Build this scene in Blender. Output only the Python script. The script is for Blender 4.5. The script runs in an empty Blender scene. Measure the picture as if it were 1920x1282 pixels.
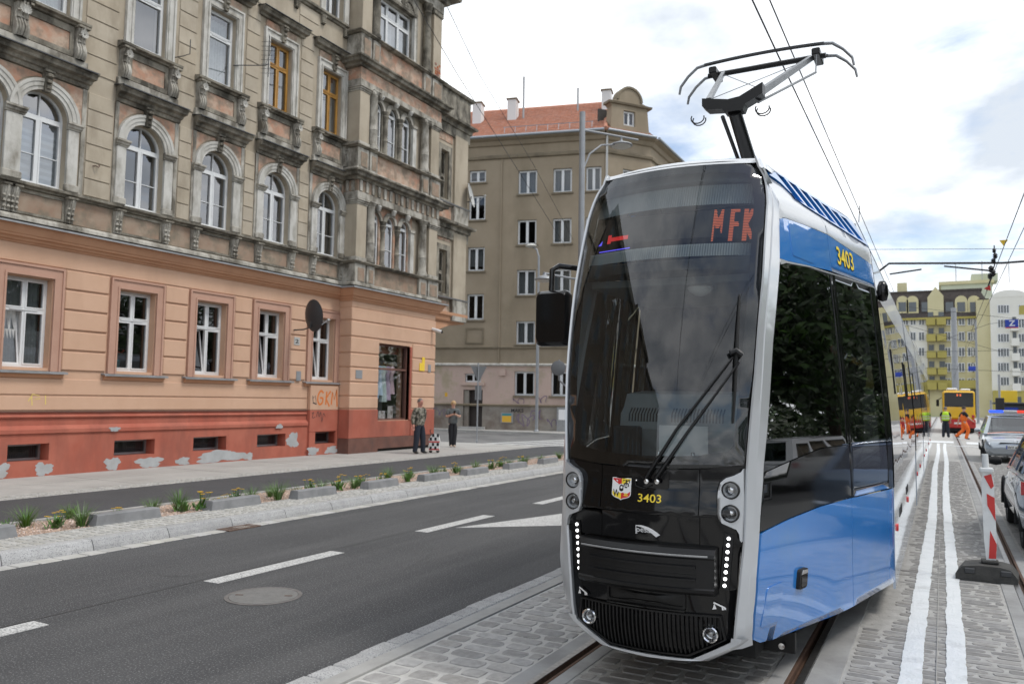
import bpy, bmesh, math, random
from mathutils import Vector, Matrix
from mathutils.geometry import delaunay_2d_cdt
sc = bpy.context.scene
rnd = random.Random(11)
rad = math.radians

# ---------------------------------------------------------------- camera
H = 1.78
cam_d = bpy.data.cameras.new('camera')
cam = bpy.data.objects.new('camera', cam_d)
sc.collection.objects.link(cam)
sc.camera = cam
cam_d.sensor_width = 36.0
cam_d.lens = 1500 / 1920 * 36
cam_d.clip_end = 3000
def cam_axes(yaw, pitch, roll):
    y, p, r = map(rad, (yaw, pitch, roll))
    fw = Vector((-math.sin(y) * math.cos(p), math.cos(y) * math.cos(p), math.sin(p)))
    rt = Vector((math.cos(y), math.sin(y), 0))
    up = rt.cross(fw)
    return rt * math.cos(r) + up * math.sin(r), up * math.cos(r) - rt * math.sin(r), fw
_rt, _up, _fw = cam_axes(28.29, 4.126, .908)
cam.matrix_world = Matrix(((_rt.x, _up.x, -_fw.x, 0), (_rt.y, _up.y, -_fw.y, 0), (_rt.z, _up.z, -_fw.z, H), (0, 0, 0, 1)))
cam_d.dof.use_dof = True
cam_d.dof.focus_distance = 5.4
cam_d.dof.aperture_fstop = 3.6

# ---------------------------------------------------------------- world, sun, exposure
SUN_EL, SUN_AZ = 58, 82          # azimuth clockwise from +Y: behind the camera, to the right
world = bpy.data.worlds.new('World')
sc.world = world
world.use_nodes = True
wt = world.node_tree
wt.nodes.clear()
def wn(t, **k):
    n = wt.nodes.new(t)
    for a, b in k.items():
        setattr(n, a, b)
    return n
sky = wn('ShaderNodeTexSky', sky_type='NISHITA', sun_disc=False, sun_elevation=rad(SUN_EL), sun_rotation=rad(SUN_AZ), air_density=1.0, dust_density=1.6, ozone_density=1.5)
tc = wn('ShaderNodeTexCoord')
sep = wn('ShaderNodeSeparateXYZ')
wt.links.new(tc.outputs['Generated'], sep.inputs[0])
# project the direction on a flat cloud deck so that the clouds flatten out towards the horizon
zz = wn('ShaderNodeMath', operation='MAXIMUM'); zz.inputs[1].default_value = 0.0
wt.links.new(sep.outputs['Z'], zz.inputs[0])
za = wn('ShaderNodeMath', operation='ADD'); za.inputs[1].default_value = .22
wt.links.new(zz.outputs[0], za.inputs[0])
dv = wn('ShaderNodeVectorMath', operation='DIVIDE')
cb = wn('ShaderNodeCombineXYZ')
for i in range(3):
    wt.links.new(za.outputs[0], cb.inputs[i])
wt.links.new(tc.outputs['Generated'], dv.inputs[0]); wt.links.new(cb.outputs[0], dv.inputs[1])
n1 = wn('ShaderNodeTexNoise'); n1.inputs['Scale'].default_value = 1.25; n1.inputs['Detail'].default_value = 9; n1.inputs['Roughness'].default_value = .58
n1.inputs['Distortion'].default_value = .25
mp = wn('ShaderNodeMapping'); mp.inputs['Location'].default_value = (3.1, 1.75, .3)
wt.links.new(dv.outputs[0], mp.inputs['Vector']); wt.links.new(mp.outputs[0], n1.inputs['Vector'])
r1 = wn('ShaderNodeValToRGB'); r1.color_ramp.elements[0].position = .36; r1.color_ramp.elements[1].position = .50
wt.links.new(n1.outputs['Fac'], r1.inputs[0])
n2 = wn('ShaderNodeTexNoise'); n2.inputs['Scale'].default_value = 2.1; n2.inputs['Detail'].default_value = 7; n2.inputs['Roughness'].default_value = .55
wt.links.new(mp.outputs[0], n2.inputs['Vector'])
r2 = wn('ShaderNodeValToRGB')
r2.color_ramp.elements[0].position = .36; r2.color_ramp.elements[0].color = (3.9, 4.25, 4.7, 1)
r2.color_ramp.elements[1].position = .62; r2.color_ramp.elements[1].color = (7.9, 8.05, 8.2, 1)
wt.links.new(n2.outputs['Fac'], r2.inputs[0])
mx = wn('ShaderNodeMixRGB')
wt.links.new(r1.outputs[0], mx.inputs[0]); wt.links.new(sky.outputs[0], mx.inputs[1]); wt.links.new(r2.outputs[0], mx.inputs[2])
bg = wn('ShaderNodeBackground'); bg.inputs['Strength'].default_value = .15
wt.links.new(mx.outputs[0], bg.inputs[0])
wo = wn('ShaderNodeOutputWorld')
wt.links.new(bg.outputs[0], wo.inputs[0])
sun_d = bpy.data.lights.new('sun', 'SUN')
sun_d.energy = 1.4
sun_d.angle = rad(14)
sun_d.color = (1, .96, .9)
sun = bpy.data.objects.new('sun', sun_d)
sc.collection.objects.link(sun)
_a, _e = rad(SUN_AZ), rad(SUN_EL)
sdir = Vector((math.sin(_a) * math.cos(_e), math.cos(_a) * math.cos(_e), math.sin(_e)))
sun.rotation_euler = sdir.to_track_quat('Z', 'Y').to_euler()
sun.location = (20, -20, 40)
sc.view_settings.view_transform = 'Standard'
sc.view_settings.look = 'None'
sc.view_settings.exposure = 0.40
sc.view_settings.gamma = 1
sc.view_settings.use_curve_mapping = False
sc.render.engine = 'CYCLES'
sc.cycles.use_denoising = True
sc.cycles.max_bounces = 7
sc.cycles.transparent_max_bounces = 10
sc.cycles.caustics_reflective = False
sc.cycles.caustics_refractive = False

# ---------------------------------------------------------------- materials
MATS = {}
def mat(name, c1, c2=None, scale=4.0, lo=.35, hi=.65, rough=.7, metal=0, spec=.5, grime=None, gscale=.7, glo=.45, ghi=.75, gstretch=(1, 1, 1),
        bump=0, bscale=60, speck=None, sscale=200, slo=.62, shi=.66, island=0, emit=None, estr=1, coat=0, rvar=0, isat=.35):
    m = bpy.data.materials.new(name)
    m.use_nodes = True
    t = m.node_tree
    b = t.nodes['Principled BSDF']
    L = t.links.new
    geo = t.nodes.new('ShaderNodeNewGeometry')
    pos = geo.outputs['Position']
    def noise(s, d=5, r=.6, stretch=None):
        n = t.nodes.new('ShaderNodeTexNoise')
        n.inputs['Scale'].default_value = s; n.inputs['Detail'].default_value = d; n.inputs['Roughness'].default_value = r
        if stretch:
            q = t.nodes.new('ShaderNodeVectorMath'); q.operation = 'MULTIPLY'
            q.inputs[1].default_value = stretch
            L(pos, q.inputs[0]); L(q.outputs[0], n.inputs['Vector'])
        else:
            L(pos, n.inputs['Vector'])
        return n.outputs['Fac']
    def ramp(f, a, c):
        r = t.nodes.new('ShaderNodeMapRange'); r.clamp = True
        r.inputs['From Min'].default_value = a; r.inputs['From Max'].default_value = c
        L(f, r.inputs['Value'])
        return r.outputs[0]
    def mix(f, a, c):
        x = t.nodes.new('ShaderNodeMixRGB')
        for s, v in ((0, f), (1, a), (2, c)):
            if isinstance(v, (tuple, float, int)):
                x.inputs[s].default_value = (*v, 1) if isinstance(v, tuple) else v
            else:
                L(v, x.inputs[s])
        return x.outputs[0]
    col = tuple(c1)
    if c2:
        col = mix(ramp(noise(scale), lo, hi), tuple(c1), tuple(c2))
    if island:
        oi = t.nodes.new('ShaderNodeObjectInfo')
        ad = t.nodes.new('ShaderNodeMath'); ad.operation = 'ADD'
        L(oi.outputs['Random'], ad.inputs[0]); L(geo.outputs['Random Per Island'], ad.inputs[1])
        fr = t.nodes.new('ShaderNodeMath'); fr.operation = 'FRACT'; L(ad.outputs[0], fr.inputs[0])
        hs = t.nodes.new('ShaderNodeHueSaturation')
        mr = t.nodes.new('ShaderNodeMapRange'); mr.inputs['To Min'].default_value = 1 - island; mr.inputs['To Max'].default_value = 1 + island
        L(fr.outputs[0], mr.inputs['Value']); L(mr.outputs[0], hs.inputs['Value'])
        mr2 = t.nodes.new('ShaderNodeMapRange'); mr2.inputs['To Min'].default_value = 1 - isat; mr2.inputs['To Max'].default_value = 1 + isat
        m7 = t.nodes.new('ShaderNodeMath'); m7.operation = 'MULTIPLY'; m7.inputs[1].default_value = 7.31; L(fr.outputs[0], m7.inputs[0])
        f7 = t.nodes.new('ShaderNodeMath'); f7.operation = 'FRACT'; L(m7.outputs[0], f7.inputs[0])
        L(f7.outputs[0], mr2.inputs['Value']); L(mr2.outputs[0], hs.inputs['Saturation'])
        if isinstance(col, tuple):
            hs.inputs['Color'].default_value = (*col, 1)
        else:
            L(col, hs.inputs['Color'])
        col = hs.outputs[0]
    if grime:
        col = mix(ramp(noise(gscale, 8, .65, gstretch), glo, ghi), col, tuple(grime))
    if speck:
        col = mix(ramp(noise(sscale, 2, .5), slo, shi), col, tuple(speck))
    if isinstance(col, tuple):
        b.inputs['Base Color'].default_value = (*col, 1)
    else:
        L(col, b.inputs['Base Color'])
    b.inputs['Roughness'].default_value = rough
    if rvar:
        mr = t.nodes.new('ShaderNodeMapRange'); mr.inputs['To Min'].default_value = rough - rvar; mr.inputs['To Max'].default_value = rough + rvar
        L(noise(2.5), mr.inputs['Value']); L(mr.outputs[0], b.inputs['Roughness'])
    b.inputs['Metallic'].default_value = metal
    b.inputs['Specular IOR Level'].default_value = spec
    b.inputs['Coat Weight'].default_value = coat
    b.inputs['Coat Roughness'].default_value = .04
    if bump:
        bp = t.nodes.new('ShaderNodeBump'); bp.inputs['Strength'].default_value = bump; bp.inputs['Distance'].default_value = .02
        L(noise(bscale, 6, .65), bp.inputs['Height']); L(bp.outputs[0], b.inputs['Normal'])
    if emit:
        b.inputs['Emission Color'].default_value = (*emit, 1); b.inputs['Emission Strength'].default_value = estr
    MATS[name] = m
    return m
def glass(name, tint, refl=1.0, rough=0.0, wob=0, base=.045):
    """a pane: partly clear, partly mirror (stronger at grazing angles)"""
    m = bpy.data.materials.new(name); m.use_nodes = True
    t = m.node_tree; t.nodes.clear(); L = t.links.new
    o = t.nodes.new('ShaderNodeOutputMaterial')
    tr = t.nodes.new('ShaderNodeBsdfTransparent'); tr.inputs[0].default_value = (*tint, 1)
    gl = t.nodes.new('ShaderNodeBsdfGlossy'); gl.inputs['Roughness'].default_value = rough
    gl.inputs[0].default_value = (refl, refl, refl * 1.02, 1)
    lw = t.nodes.new('ShaderNodeLayerWeight'); lw.inputs['Blend'].default_value = .5
    pw = t.nodes.new('ShaderNodeMath'); pw.operation = 'POWER'; pw.inputs[1].default_value = 3.2
    L(lw.outputs['Facing'], pw.inputs[0])
    mr = t.nodes.new('ShaderNodeMapRange'); mr.inputs['To Min'].default_value = base; mr.inputs['To Max'].default_value = 1
    L(pw.outputs[0], mr.inputs['Value'])
    x = t.nodes.new('ShaderNodeMixShader')
    L(mr.outputs[0], x.inputs[0]); L(tr.outputs[0], x.inputs[1]); L(gl.outputs[0], x.inputs[2]); L(x.outputs[0], o.inputs[0])
    if wob:
        n = t.nodes.new('ShaderNodeTexNoise'); n.inputs['Scale'].default_value = 1.3; n.inputs['Detail'].default_value = 2
        g = t.nodes.new('ShaderNodeNewGeometry'); L(g.outputs['Position'], n.inputs['Vector'])
        bp = t.nodes.new('ShaderNodeBump'); bp.inputs['Strength'].default_value = wob; bp.inputs['Distance'].default_value = .02
        L(n.outputs['Fac'], bp.inputs['Height']); L(bp.outputs[0], gl.inputs['Normal'])
    MATS[name] = m
    return m

# ---------------------------------------------------------------- mesh helpers
OFF = {}
def off(o):
    return OFF.get(o.name, Vector((0, 0, 0)))
class MB:
    def __init__(s):
        s.v = []; s.f = []
    def quad(s, a, b, c, d):
        n = len(s.v); s.v += [Vector(a), Vector(b), Vector(c), Vector(d)]; s.f.append((n, n + 1, n + 2, n + 3)); return s
    def poly(s, pts):
        n = len(s.v); s.v += [Vector(p) for p in pts]; s.f.append(tuple(range(n, n + len(pts)))); return s
    def box(s, x0, x1, y0, y1, z0, z1, bev=0, M=None):
        n = len(s.v)
        if x0 > x1: x0, x1 = x1, x0
        if y0 > y1: y0, y1 = y1, y0
        if z0 > z1: z0, z1 = z1, z0
        P = []
        if not bev:
            P = [(x0, y0, z0), (x1, y0, z0), (x1, y1, z0), (x0, y1, z0), (x0, y0, z1), (x1, y0, z1), (x1, y1, z1), (x0, y1, z1)]
            F = [(0, 3, 2, 1), (4, 5, 6, 7), (0, 1, 5, 4), (1, 2, 6, 5), (2, 3, 7, 6), (3, 0, 4, 7)]
        else:
            e = min(bev, (x1 - x0) * .45, (y1 - y0) * .45, (z1 - z0) * .45)
            idx = {}
            for sx in (0, 1):
                for sy in (0, 1):
                    for sz in (0, 1):
                        cx, cy, cz = (x0, x1)[sx], (y0, y1)[sy], (z0, z1)[sz]
                        ix, iy, iz = cx + (e, -e)[sx], cy + (e, -e)[sy], cz + (e, -e)[sz]
                        for ax, q in enumerate(((cx, iy, iz), (ix, cy, iz), (ix, iy, cz))):
                            idx[(sx, sy, sz, ax)] = len(P); P.append(q)
            F = []
            for ax in range(3):
                for sd in (0, 1):
                    o = [a for a in range(3) if a != ax]
                    q = []
                    for u, w in ((0, 0), (1, 0), (1, 1), (0, 1)):
                        k = [0, 0, 0]; k[ax] = sd; k[o[0]] = u; k[o[1]] = w
                        q.append(idx[(*k, ax)])
                    F.append(tuple(q))
            for ax in range(3):
                o = [a for a in range(3) if a != ax]
                for u in (0, 1):
                    for w in (0, 1):
                        q = []
                        for en, fx in ((0, o[0]), (0, o[1]), (1, o[1]), (1, o[0])):
                            k = [0, 0, 0]; k[ax] = en; k[o[0]] = u; k[o[1]] = w
                            q.append(idx[(*k, fx)])
                        F.append(tuple(q))
            for sx in (0, 1):
                for sy in (0, 1):
                    for sz in (0, 1):
                        F.append(tuple(idx[(sx, sy, sz, a)] for a in range(3)))
        P = [Vector(p) for p in P]
        if M is not None:
            P = [M @ p for p in P]
        s.v += P
        s.f += [tuple(i + n for i in q) for q in F]
        return s
    def tube(s, pts, r, n=8, caps=True, flat=None):
        pts = [Vector(p) for p in pts]
        rs = r if isinstance(r, (list, tuple)) else [r] * len(pts)
        base = len(s.v)
        up = Vector((0, 0, 1))
        prev = None
        for i, p in enumerate(pts):
            d = (pts[min(i + 1, len(pts) - 1)] - pts[max(i - 1, 0)])
            d = d.normalized() if d.length > 1e-9 else Vector((0, 0, 1))
            if prev is None:
                a = d.cross(up)
                if a.length < .05: a = d.cross(Vector((1, 0, 0)))
            else:
                a = prev - d * prev.dot(d)
                if a.length < 1e-6: a = d.cross(up)
            a.normalize(); prev = a
            b = d.cross(a)
            for k in range(n):
                t = 2 * math.pi * (k + .5) / n
                s.v.append(p + (a * math.cos(t) + b * math.sin(t) * (flat or 1)) * rs[i])
        for i in range(len(pts) - 1):
            for k in range(n):
                s.f.append((base + i * n + k, base + i * n + (k + 1) % n, base + (i + 1) * n + (k + 1) % n, base + (i + 1) * n + k))
        if caps:
            s.f.append(tuple(base + k for k in range(n)))
            s.f.append(tuple(base + (len(pts) - 1) * n + k for k in range(n)))
        return s
    def lathe(s, prof, n=16, M=None, caps=True):
        """profile of (r, h) about local Z"""
        base = len(s.v)
        for r, h in prof:
            for k in range(n):
                t = 2 * math.pi * k / n
                p = Vector((r * math.cos(t), r * math.sin(t), h))
                s.v.append(M @ p if M is not None else p)
        for i in range(len(prof) - 1):
            for k in range(n):
                s.f.append((base + i * n + k, base + i * n + (k + 1) % n, base + (i + 1) * n + (k + 1) % n, base + (i + 1) * n + k))
        if caps:
            s.f.append(tuple(base + k for k in range(n)))
            s.f.append(tuple(base + (len(prof) - 1) * n + k for k in range(n)))
        return s
    def grid(s, rows, close=False):
        base = len(s.v); w = len(rows[0])
        for r in rows:
            s.v += [Vector(p) for p in r]
        for i in range(len(rows) - 1):
            for k in range(w if close else w - 1):
                s.f.append((base + i * w + k, base + i * w + (k + 1) % w, base + (i + 1) * w + (k + 1) % w, base + (i + 1) * w + k))
        return s
    def prism(s, poly, fn, d0, d1):
        """polygon (a,b) extruded from depth d0 to d1 through fn(a,b,d)"""
        n = len(poly); b = len(s.v)
        s.v += [Vector(fn(p[0], p[1], d0)) for p in poly] + [Vector(fn(p[0], p[1], d1)) for p in poly]
        s.f.append(tuple(range(b, b + n))); s.f.append(tuple(range(b + n, b + 2 * n)))
        for i in range(n):
            j = (i + 1) % n
            s.f.append((b + i, b + j, b + n + j, b + n + i))
        return s
    def slab(s, outer, holes, fn, d0, d1, step=None, back=True):
        """outline with holes, filled, front at d1 and back at d0"""
        loops = [outer] + list(holes)
        co = []; ed = []
        for lp in loops:
            b = len(co); co += [Vector((p[0], p[1])) for p in lp]
            ed += [(b + i, b + (i + 1) % len(lp)) for i in range(len(lp))]
        nb = len(co)
        if step:
            x0, x1 = min(p[0] for p in outer), max(p[0] for p in outer)
            y0, y1 = min(p[1] for p in outer), max(p[1] for p in outer)
            nx, ny = max(1, int((x1 - x0) / step)), max(1, int((y1 - y0) / step))
            for i in range(nx + 1):
                for j in range(ny + 1):
                    p = (x0 + (i + .5) * (x1 - x0) / (nx + 1), y0 + (j + .5) * (y1 - y0) / (ny + 1))
                    if inpoly(p, outer) and not any(inpoly(p, h) for h in holes):
                        co.append(Vector(p))
        V, _, F, *_r = delaunay_2d_cdt(co, ed, [], 0, 1e-5)
        F = [f for f in F if inpoly(ctr(V, f), outer) and not any(inpoly(ctr(V, f), h) for h in holes)]
        b = len(s.v); n = len(V)
        s.v += [Vector(fn(p[0], p[1], d1)) for p in V]
        s.f += [tuple(i + b for i in f) for f in F]
        if back:
            b2 = len(s.v)
            s.v += [Vector(fn(p[0], p[1], d0)) for p in V]
            s.f += [tuple(i + b2 for i in reversed(f)) for f in F]
        for lp in loops:
            m = len(lp); b3 = len(s.v)
            s.v += [Vector(fn(p[0], p[1], d1)) for p in lp] + [Vector(fn(p[0], p[1], d0)) for p in lp]
            for i in range(m):
                j = (i + 1) % m
                s.f.append((b3 + i, b3 + j, b3 + m + j, b3 + m + i))
        return s
    def add(s, other, M=None):
        b = len(s.v)
        s.v += [(M @ p if M is not None else p.copy()) for p in other.v]
        s.f += [tuple(i + b for i in f) for f in other.f]
        return s
    def mesh(s, name, m, smooth=False, origin=Vector((0, 0, 0)), merge=True):
        me = bpy.data.meshes.new(name)
        me.from_pydata([p - origin for p in s.v], [], s.f)
        bm = bmesh.new(); bm.from_mesh(me)
        if merge:
            bmesh.ops.remove_doubles(bm, verts=bm.verts, dist=1e-5)
        bmesh.ops.recalc_face_normals(bm, faces=bm.faces)
        if smooth:
            for f in bm.faces: f.smooth = True
            ang = rad(smooth if smooth > 1 else 38)
            for e in bm.edges:
                if len(e.link_faces) == 2 and e.calc_face_angle(0) > ang:
                    e.smooth = False
        bm.to_mesh(me); bm.free()
        if m: me.materials.append(MATS[m] if isinstance(m, str) else m)
        return me
    def obj(s, name, m, parent=None, smooth=False, merge=True):
        o0 = off(parent) if parent else Vector((0, 0, 0))
        o = bpy.data.objects.new(name, s.mesh(name, m, smooth, o0, merge))
        sc.collection.objects.link(o)
        if parent:
            o.parent = parent
            OFF[o.name] = o0
        return o
def ctr(V, f):
    n = len(f)
    return (sum(V[i][0] for i in f) / n, sum(V[i][1] for i in f) / n)
def inpoly(p, poly):
    x, y = p[0], p[1]; c = False; n = len(poly); j = n - 1
    for i in range(n):
        xi, yi = poly[i][0], poly[i][1]; xj, yj = poly[j][0], poly[j][1]
        if (yi > y) != (yj > y) and x < (xj - xi) * (y - yi) / (yj - yi) + xi:
            c = not c
        j = i
    return c
def tag(o, label=None, cat=None, group=None, kind=None):
    if label: o['label'] = label
    if cat: o['category'] = cat
    if group: o['group'] = group
    if kind: o['kind'] = kind
    return o
def thing(name, label, cat, loc=(0, 0, 0), group=None, kind=None):
    o = bpy.data.objects.new(name, None)
    o.empty_display_size = .3
    sc.collection.objects.link(o)
    o.location = loc
    OFF[o.name] = Vector(loc)
    return tag(o, label, cat, group, kind)
def copy_tree(o, parent=None):
    c = o.copy(); sc.collection.objects.link(c)
    if parent: c.parent = parent
    for ch in list(o.children):
        copy_tree(ch, c)
    return c
def rect(a0, a1, b0, b1):
    return [(a0, b0), (a1, b0), (a1, b1), (a0, b1)]
def arch(a0, a1, b0, bs, n=12):
    """opening with a round head: sill b0, springing bs"""
    r = (a1 - a0) / 2; c = (a0 + a1) / 2
    return [(a0, b0), (a1, b0)] + [(c + r * math.cos(math.pi * k / n), bs + r * math.sin(math.pi * k / n)) for k in range(n + 1)]
def circ(a, b, r, n=20, ph=0):
    return [(a + r * math.cos(2 * math.pi * k / n + ph), b + r * math.sin(2 * math.pi * k / n + ph)) for k in range(n)]
def rrect(a0, a1, b0, b1, r, n=5):
    P = []
    for (x, y, t) in ((a1 - r, b0 + r, -90), (a1 - r, b1 - r, 0), (a0 + r, b1 - r, 90), (a0 + r, b0 + r, 180)):
        for k in range(n + 1):
            q = rad(t + 90 * k / n); P.append((x + r * math.cos(q), y + r * math.sin(q)))
    return P
def stroke(pts, w):
    """outline of a brush stroke of width w along pts (2D)"""
    L = []; Rr = []
    n = len(pts)
    for i, p in enumerate(pts):
        a = pts[max(0, i - 1)]; b = pts[min(n - 1, i + 1)]
        dx, dy = b[0] - a[0], b[1] - a[1]; l = math.hypot(dx, dy) or 1
        ww = w[i] if isinstance(w, (list, tuple)) else w
        L.append((p[0] - dy / l * ww / 2, p[1] + dx / l * ww / 2)); Rr.append((p[0] + dy / l * ww / 2, p[1] - dx / l * ww / 2))
    return L, Rr
def strokes(mb, lines, w, fn, d):
    for k, pts in enumerate(lines):
        L, Rr = stroke(pts, w)
        mb.grid([[fn(p[0], p[1], d + k * .0004) for p in L], [fn(p[0], p[1], d + k * .0004) for p in Rr]])
    return mb
def text_mesh(body, size, bold=0.0):
    """outline lettering as 2D triangles [(verts),(faces)], origin at the lower left"""
    cu = bpy.data.curves.new('t', 'FONT'); cu.body = body; cu.size = size; cu.offset = bold; cu.resolution_u = 4
    o = bpy.data.objects.new('t', cu); sc.collection.objects.link(o)
    dg = bpy.context.evaluated_depsgraph_get(); dg.update()
    me = o.evaluated_get(dg).to_mesh()
    V = [(v.co.x, v.co.y) for v in me.vertices]; F = [tuple(p.vertices) for p in me.polygons]
    o.evaluated_get(dg).to_mesh_clear()
    bpy.data.objects.remove(o); bpy.data.curves.remove(cu)
    x0 = min(p[0] for p in V); y0 = min(p[1] for p in V)
    return [(x - x0, y - y0) for x, y in V], F
def put_text(mb, body, size, fn, a, b, d, bold=0.0, sx=1, width=None):
    V, F = text_mesh(body, size, bold)
    w = max(p[0] for p in V)
    if width: sx = width / w
    n = len(mb.v)
    mb.v += [Vector(fn(a + x * sx, b + y, d)) for x, y in V]
    mb.f += [tuple(i + n for i in f) for f in F]
    return mb
# ================================================================ GROUND
ORD = ['first', 'second', 'third', 'fourth', 'fifth', 'sixth', 'seventh', 'eighth', 'ninth', 'tenth', 'eleventh', 'twelfth', 'thirteenth', 'fourteenth', 'fifteenth', 'sixteenth', 'seventeenth', 'eighteenth', 'nineteenth', 'twentieth', 'twenty-first', 'twenty-second', 'twenty-third', 'twenty-fourth', 'twenty-fifth']
mat('asphalt', (.046, .047, .049), (.064, .065, .068), scale=.55, lo=.35, hi=.7, rough=.82, speck=(.20, .20, .20), sscale=75, slo=.56, shi=.68, bump=.6, bscale=70, grime=(.088, .088, .089), gscale=1.6, glo=.45, ghi=.72, gstretch=(1, .07, 1))
mat('asphalt_path', (.050, .051, .054), (.062, .063, .067), scale=1.5, rough=.85, speck=(.12, .12, .12), sscale=220, bump=.2, bscale=260)
mat('asphalt_worn', (.13, .13, .128), (.19, .185, .18), scale=.8, rough=.85, grime=(.10, .10, .10), gscale=.35, glo=.5, ghi=.62, bump=.2, bscale=150)
mat('concrete', (.33, .325, .31), (.40, .395, .38), scale=6, rough=.85, grime=(.22, .21, .20), gscale=3, glo=.52, ghi=.8, bump=.25, bscale=120)
mat('concrete_block', (.20, .205, .21), (.26, .262, .265), scale=5, rough=.85, grime=(.14, .14, .14), gscale=2, glo=.5, ghi=.8, bump=.2, bscale=110)
mat('slab', (.36, .35, .33), (.44, .43, .40), scale=2.2, rough=.88, grime=(.27, .26, .24), gscale=1.1, glo=.48, ghi=.75, bump=.25, bscale=90, speck=(.25, .24, .23), sscale=120, slo=.62, shi=.68)
mat('slab_joint', (.24, .235, .22), rough=.9)
mat('granite', (.36, .36, .355), (.44, .44, .435), scale=7, rough=.8, speck=(.25, .25, .255), sscale=75, slo=.53, shi=.62, bump=.3, bscale=150, island=.10)
mat('cobble_pale', (.37, .36, .33), (.45, .44, .415), scale=6, rough=.85, island=.16, bump=.3, bscale=70)
mat('sett', (.235, .228, .217), (.315, .305, .29), scale=14, rough=.72, island=.24, bump=.45, bscale=120, grime=(.17, .165, .16), gscale=9, glo=.55, ghi=.8)
mat('mortar', (.37, .362, .342), (.46, .45, .43), scale=9, rough=.9, bump=.6, bscale=70, grime=(.16, .15, .14), gscale=14, glo=.60, ghi=.74)
mat('sett_pale', (.30, .292, .28), (.41, .40, .385), scale=14, rough=.75, island=.2, bump=.5, bscale=90, grime=(.23, .225, .215), gscale=9, glo=.55, ghi=.8)
mat('mortar_pale', (.47, .46, .435), (.56, .55, .525), scale=9, rough=.9, bump=.6, bscale=70, grime=(.20, .19, .175), gscale=16, glo=.62, ghi=.74)
mat('bed_far', (.29, .285, .27), (.40, .39, .375), scale=5, rough=.8, bump=.3, bscale=20, grime=(.24, .235, .225), gscale=1.2, glo=.45, ghi=.7)
mat('road_paint', (.50, .50, .485), (.58, .58, .565), scale=8, rough=.75, speck=(.22, .22, .22), sscale=60, slo=.52, shi=.62, bump=.4, bscale=120)
mat('fresh_paint', (.69, .72, .73), (.76, .78, .79), scale=5, rough=.5, grime=(.47, .48, .48), gscale=3.5, glo=.54, ghi=.78, bump=.7, bscale=38)
mat('rail_steel', (.30, .29, .28), (.42, .41, .40), scale=30, rough=.38, metal=1)
mat('rail_rust', (.075, .042, .028), (.12, .065, .04), scale=20, rough=.8)
mat('rail_concrete', (.30, .30, .295), (.36, .36, .355), scale=3, rough=.78, grime=(.20, .195, .19), gscale=1.6, glo=.45, ghi=.75, bump=.25, bscale=110)
mat('gravel', (.42, .29, .22), (.62, .50, .42), scale=30, rough=.8, island=.35)
mat('gravel_bed', (.30, .21, .16), (.40, .30, .24), scale=25, rough=.9)
mat('iron', (.15, .14, .135), (.21, .20, .19), scale=14, rough=.6, metal=.4, bump=.3, bscale=60)
mat('manhole_iron', (.17, .168, .162), (.21, .208, .20), scale=14, rough=.65, metal=.25, bump=.3, bscale=60)
mat('rust_iron', (.10, .06, .045), (.16, .11, .085), scale=20, rough=.8)
mat('earth_ground', (.22, .215, .205), (.30, .295, .28), scale=.25, rough=.9)
mat('leaf_blade', (.075, .16, .035), (.13, .23, .06), scale=9, rough=.55, island=.3)
mat('leaf_broad', (.06, .15, .03), (.11, .22, .05), scale=9, rough=.5, island=.3)
mat('flower_yellow', (.75, .48, .03), rough=.6)

g = MB().box(-900, 900, -400, 1600, -.4, -.06).obj('ground', 'earth_ground'); tag(g, kind='structure')
KX = -3.62                                    # edge between road and tram track
road = MB().box(-8.5, KX, -70, 150, -.05, 0).obj('road', 'asphalt'); tag(road, kind='structure')
def mark(pts, name='lane_marking', m='road_paint', z=.004, parent=road):
    return MB().prism(pts, lambda a, b, d: (a, b, d), .0005, z).obj(name, m, parent)
def dash(y0, y1, x=-6.18, w=.2, sk=.0):
    return mark([(x - w / 2, y0 - sk), (x + w / 2, y0 + sk), (x + w / 2, y1 + sk), (x - w / 2, y1 - sk)])
for k in range(-3, 9):
    y = 5.5 + k * 3.5 - (.0 if k else 0)
    if k == -1: y = 2.05
    dash(y, y + 1.82)
mark([(-5.97, 9.55), (-4.78, 10.6), (-4.3, 12.0), (-4.3, 17), (-5.0, 17), (-5.25, 11.9)], 'painted_wedge')
mat('tar', (.035, .035, .036), rough=.6)
for (x0, y0, y1, w) in ((-6.32, -5, 60, .010),):
    sm = MB(); L1 = []; L2 = []
    yy = y0
    while yy < y1:
        q = x0 + .006 * math.sin(yy * 1.7) + .004 * math.sin(yy * 5.1)
        L1.append((q - w / 2, yy, .0022)); L2.append((q + w / 2, yy, .0022)); yy += .25
    sm.grid([L1, L2]).obj('tar_seam', 'tar', road)
r5 = random.Random(77)
for k in range(7):                             # hairline cracks
    x, yy = r5.uniform(-8, -4.2), r5.uniform(4, 13); P = []
    for j in range(16):
        P.append((x, yy)); x += r5.uniform(-.05, .07); yy += r5.uniform(-.04, .12)
    strokes(MB(), [P], .006, lambda a, b, d: (a, b, d), .0024).obj('crack', 'tar', road)
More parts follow.
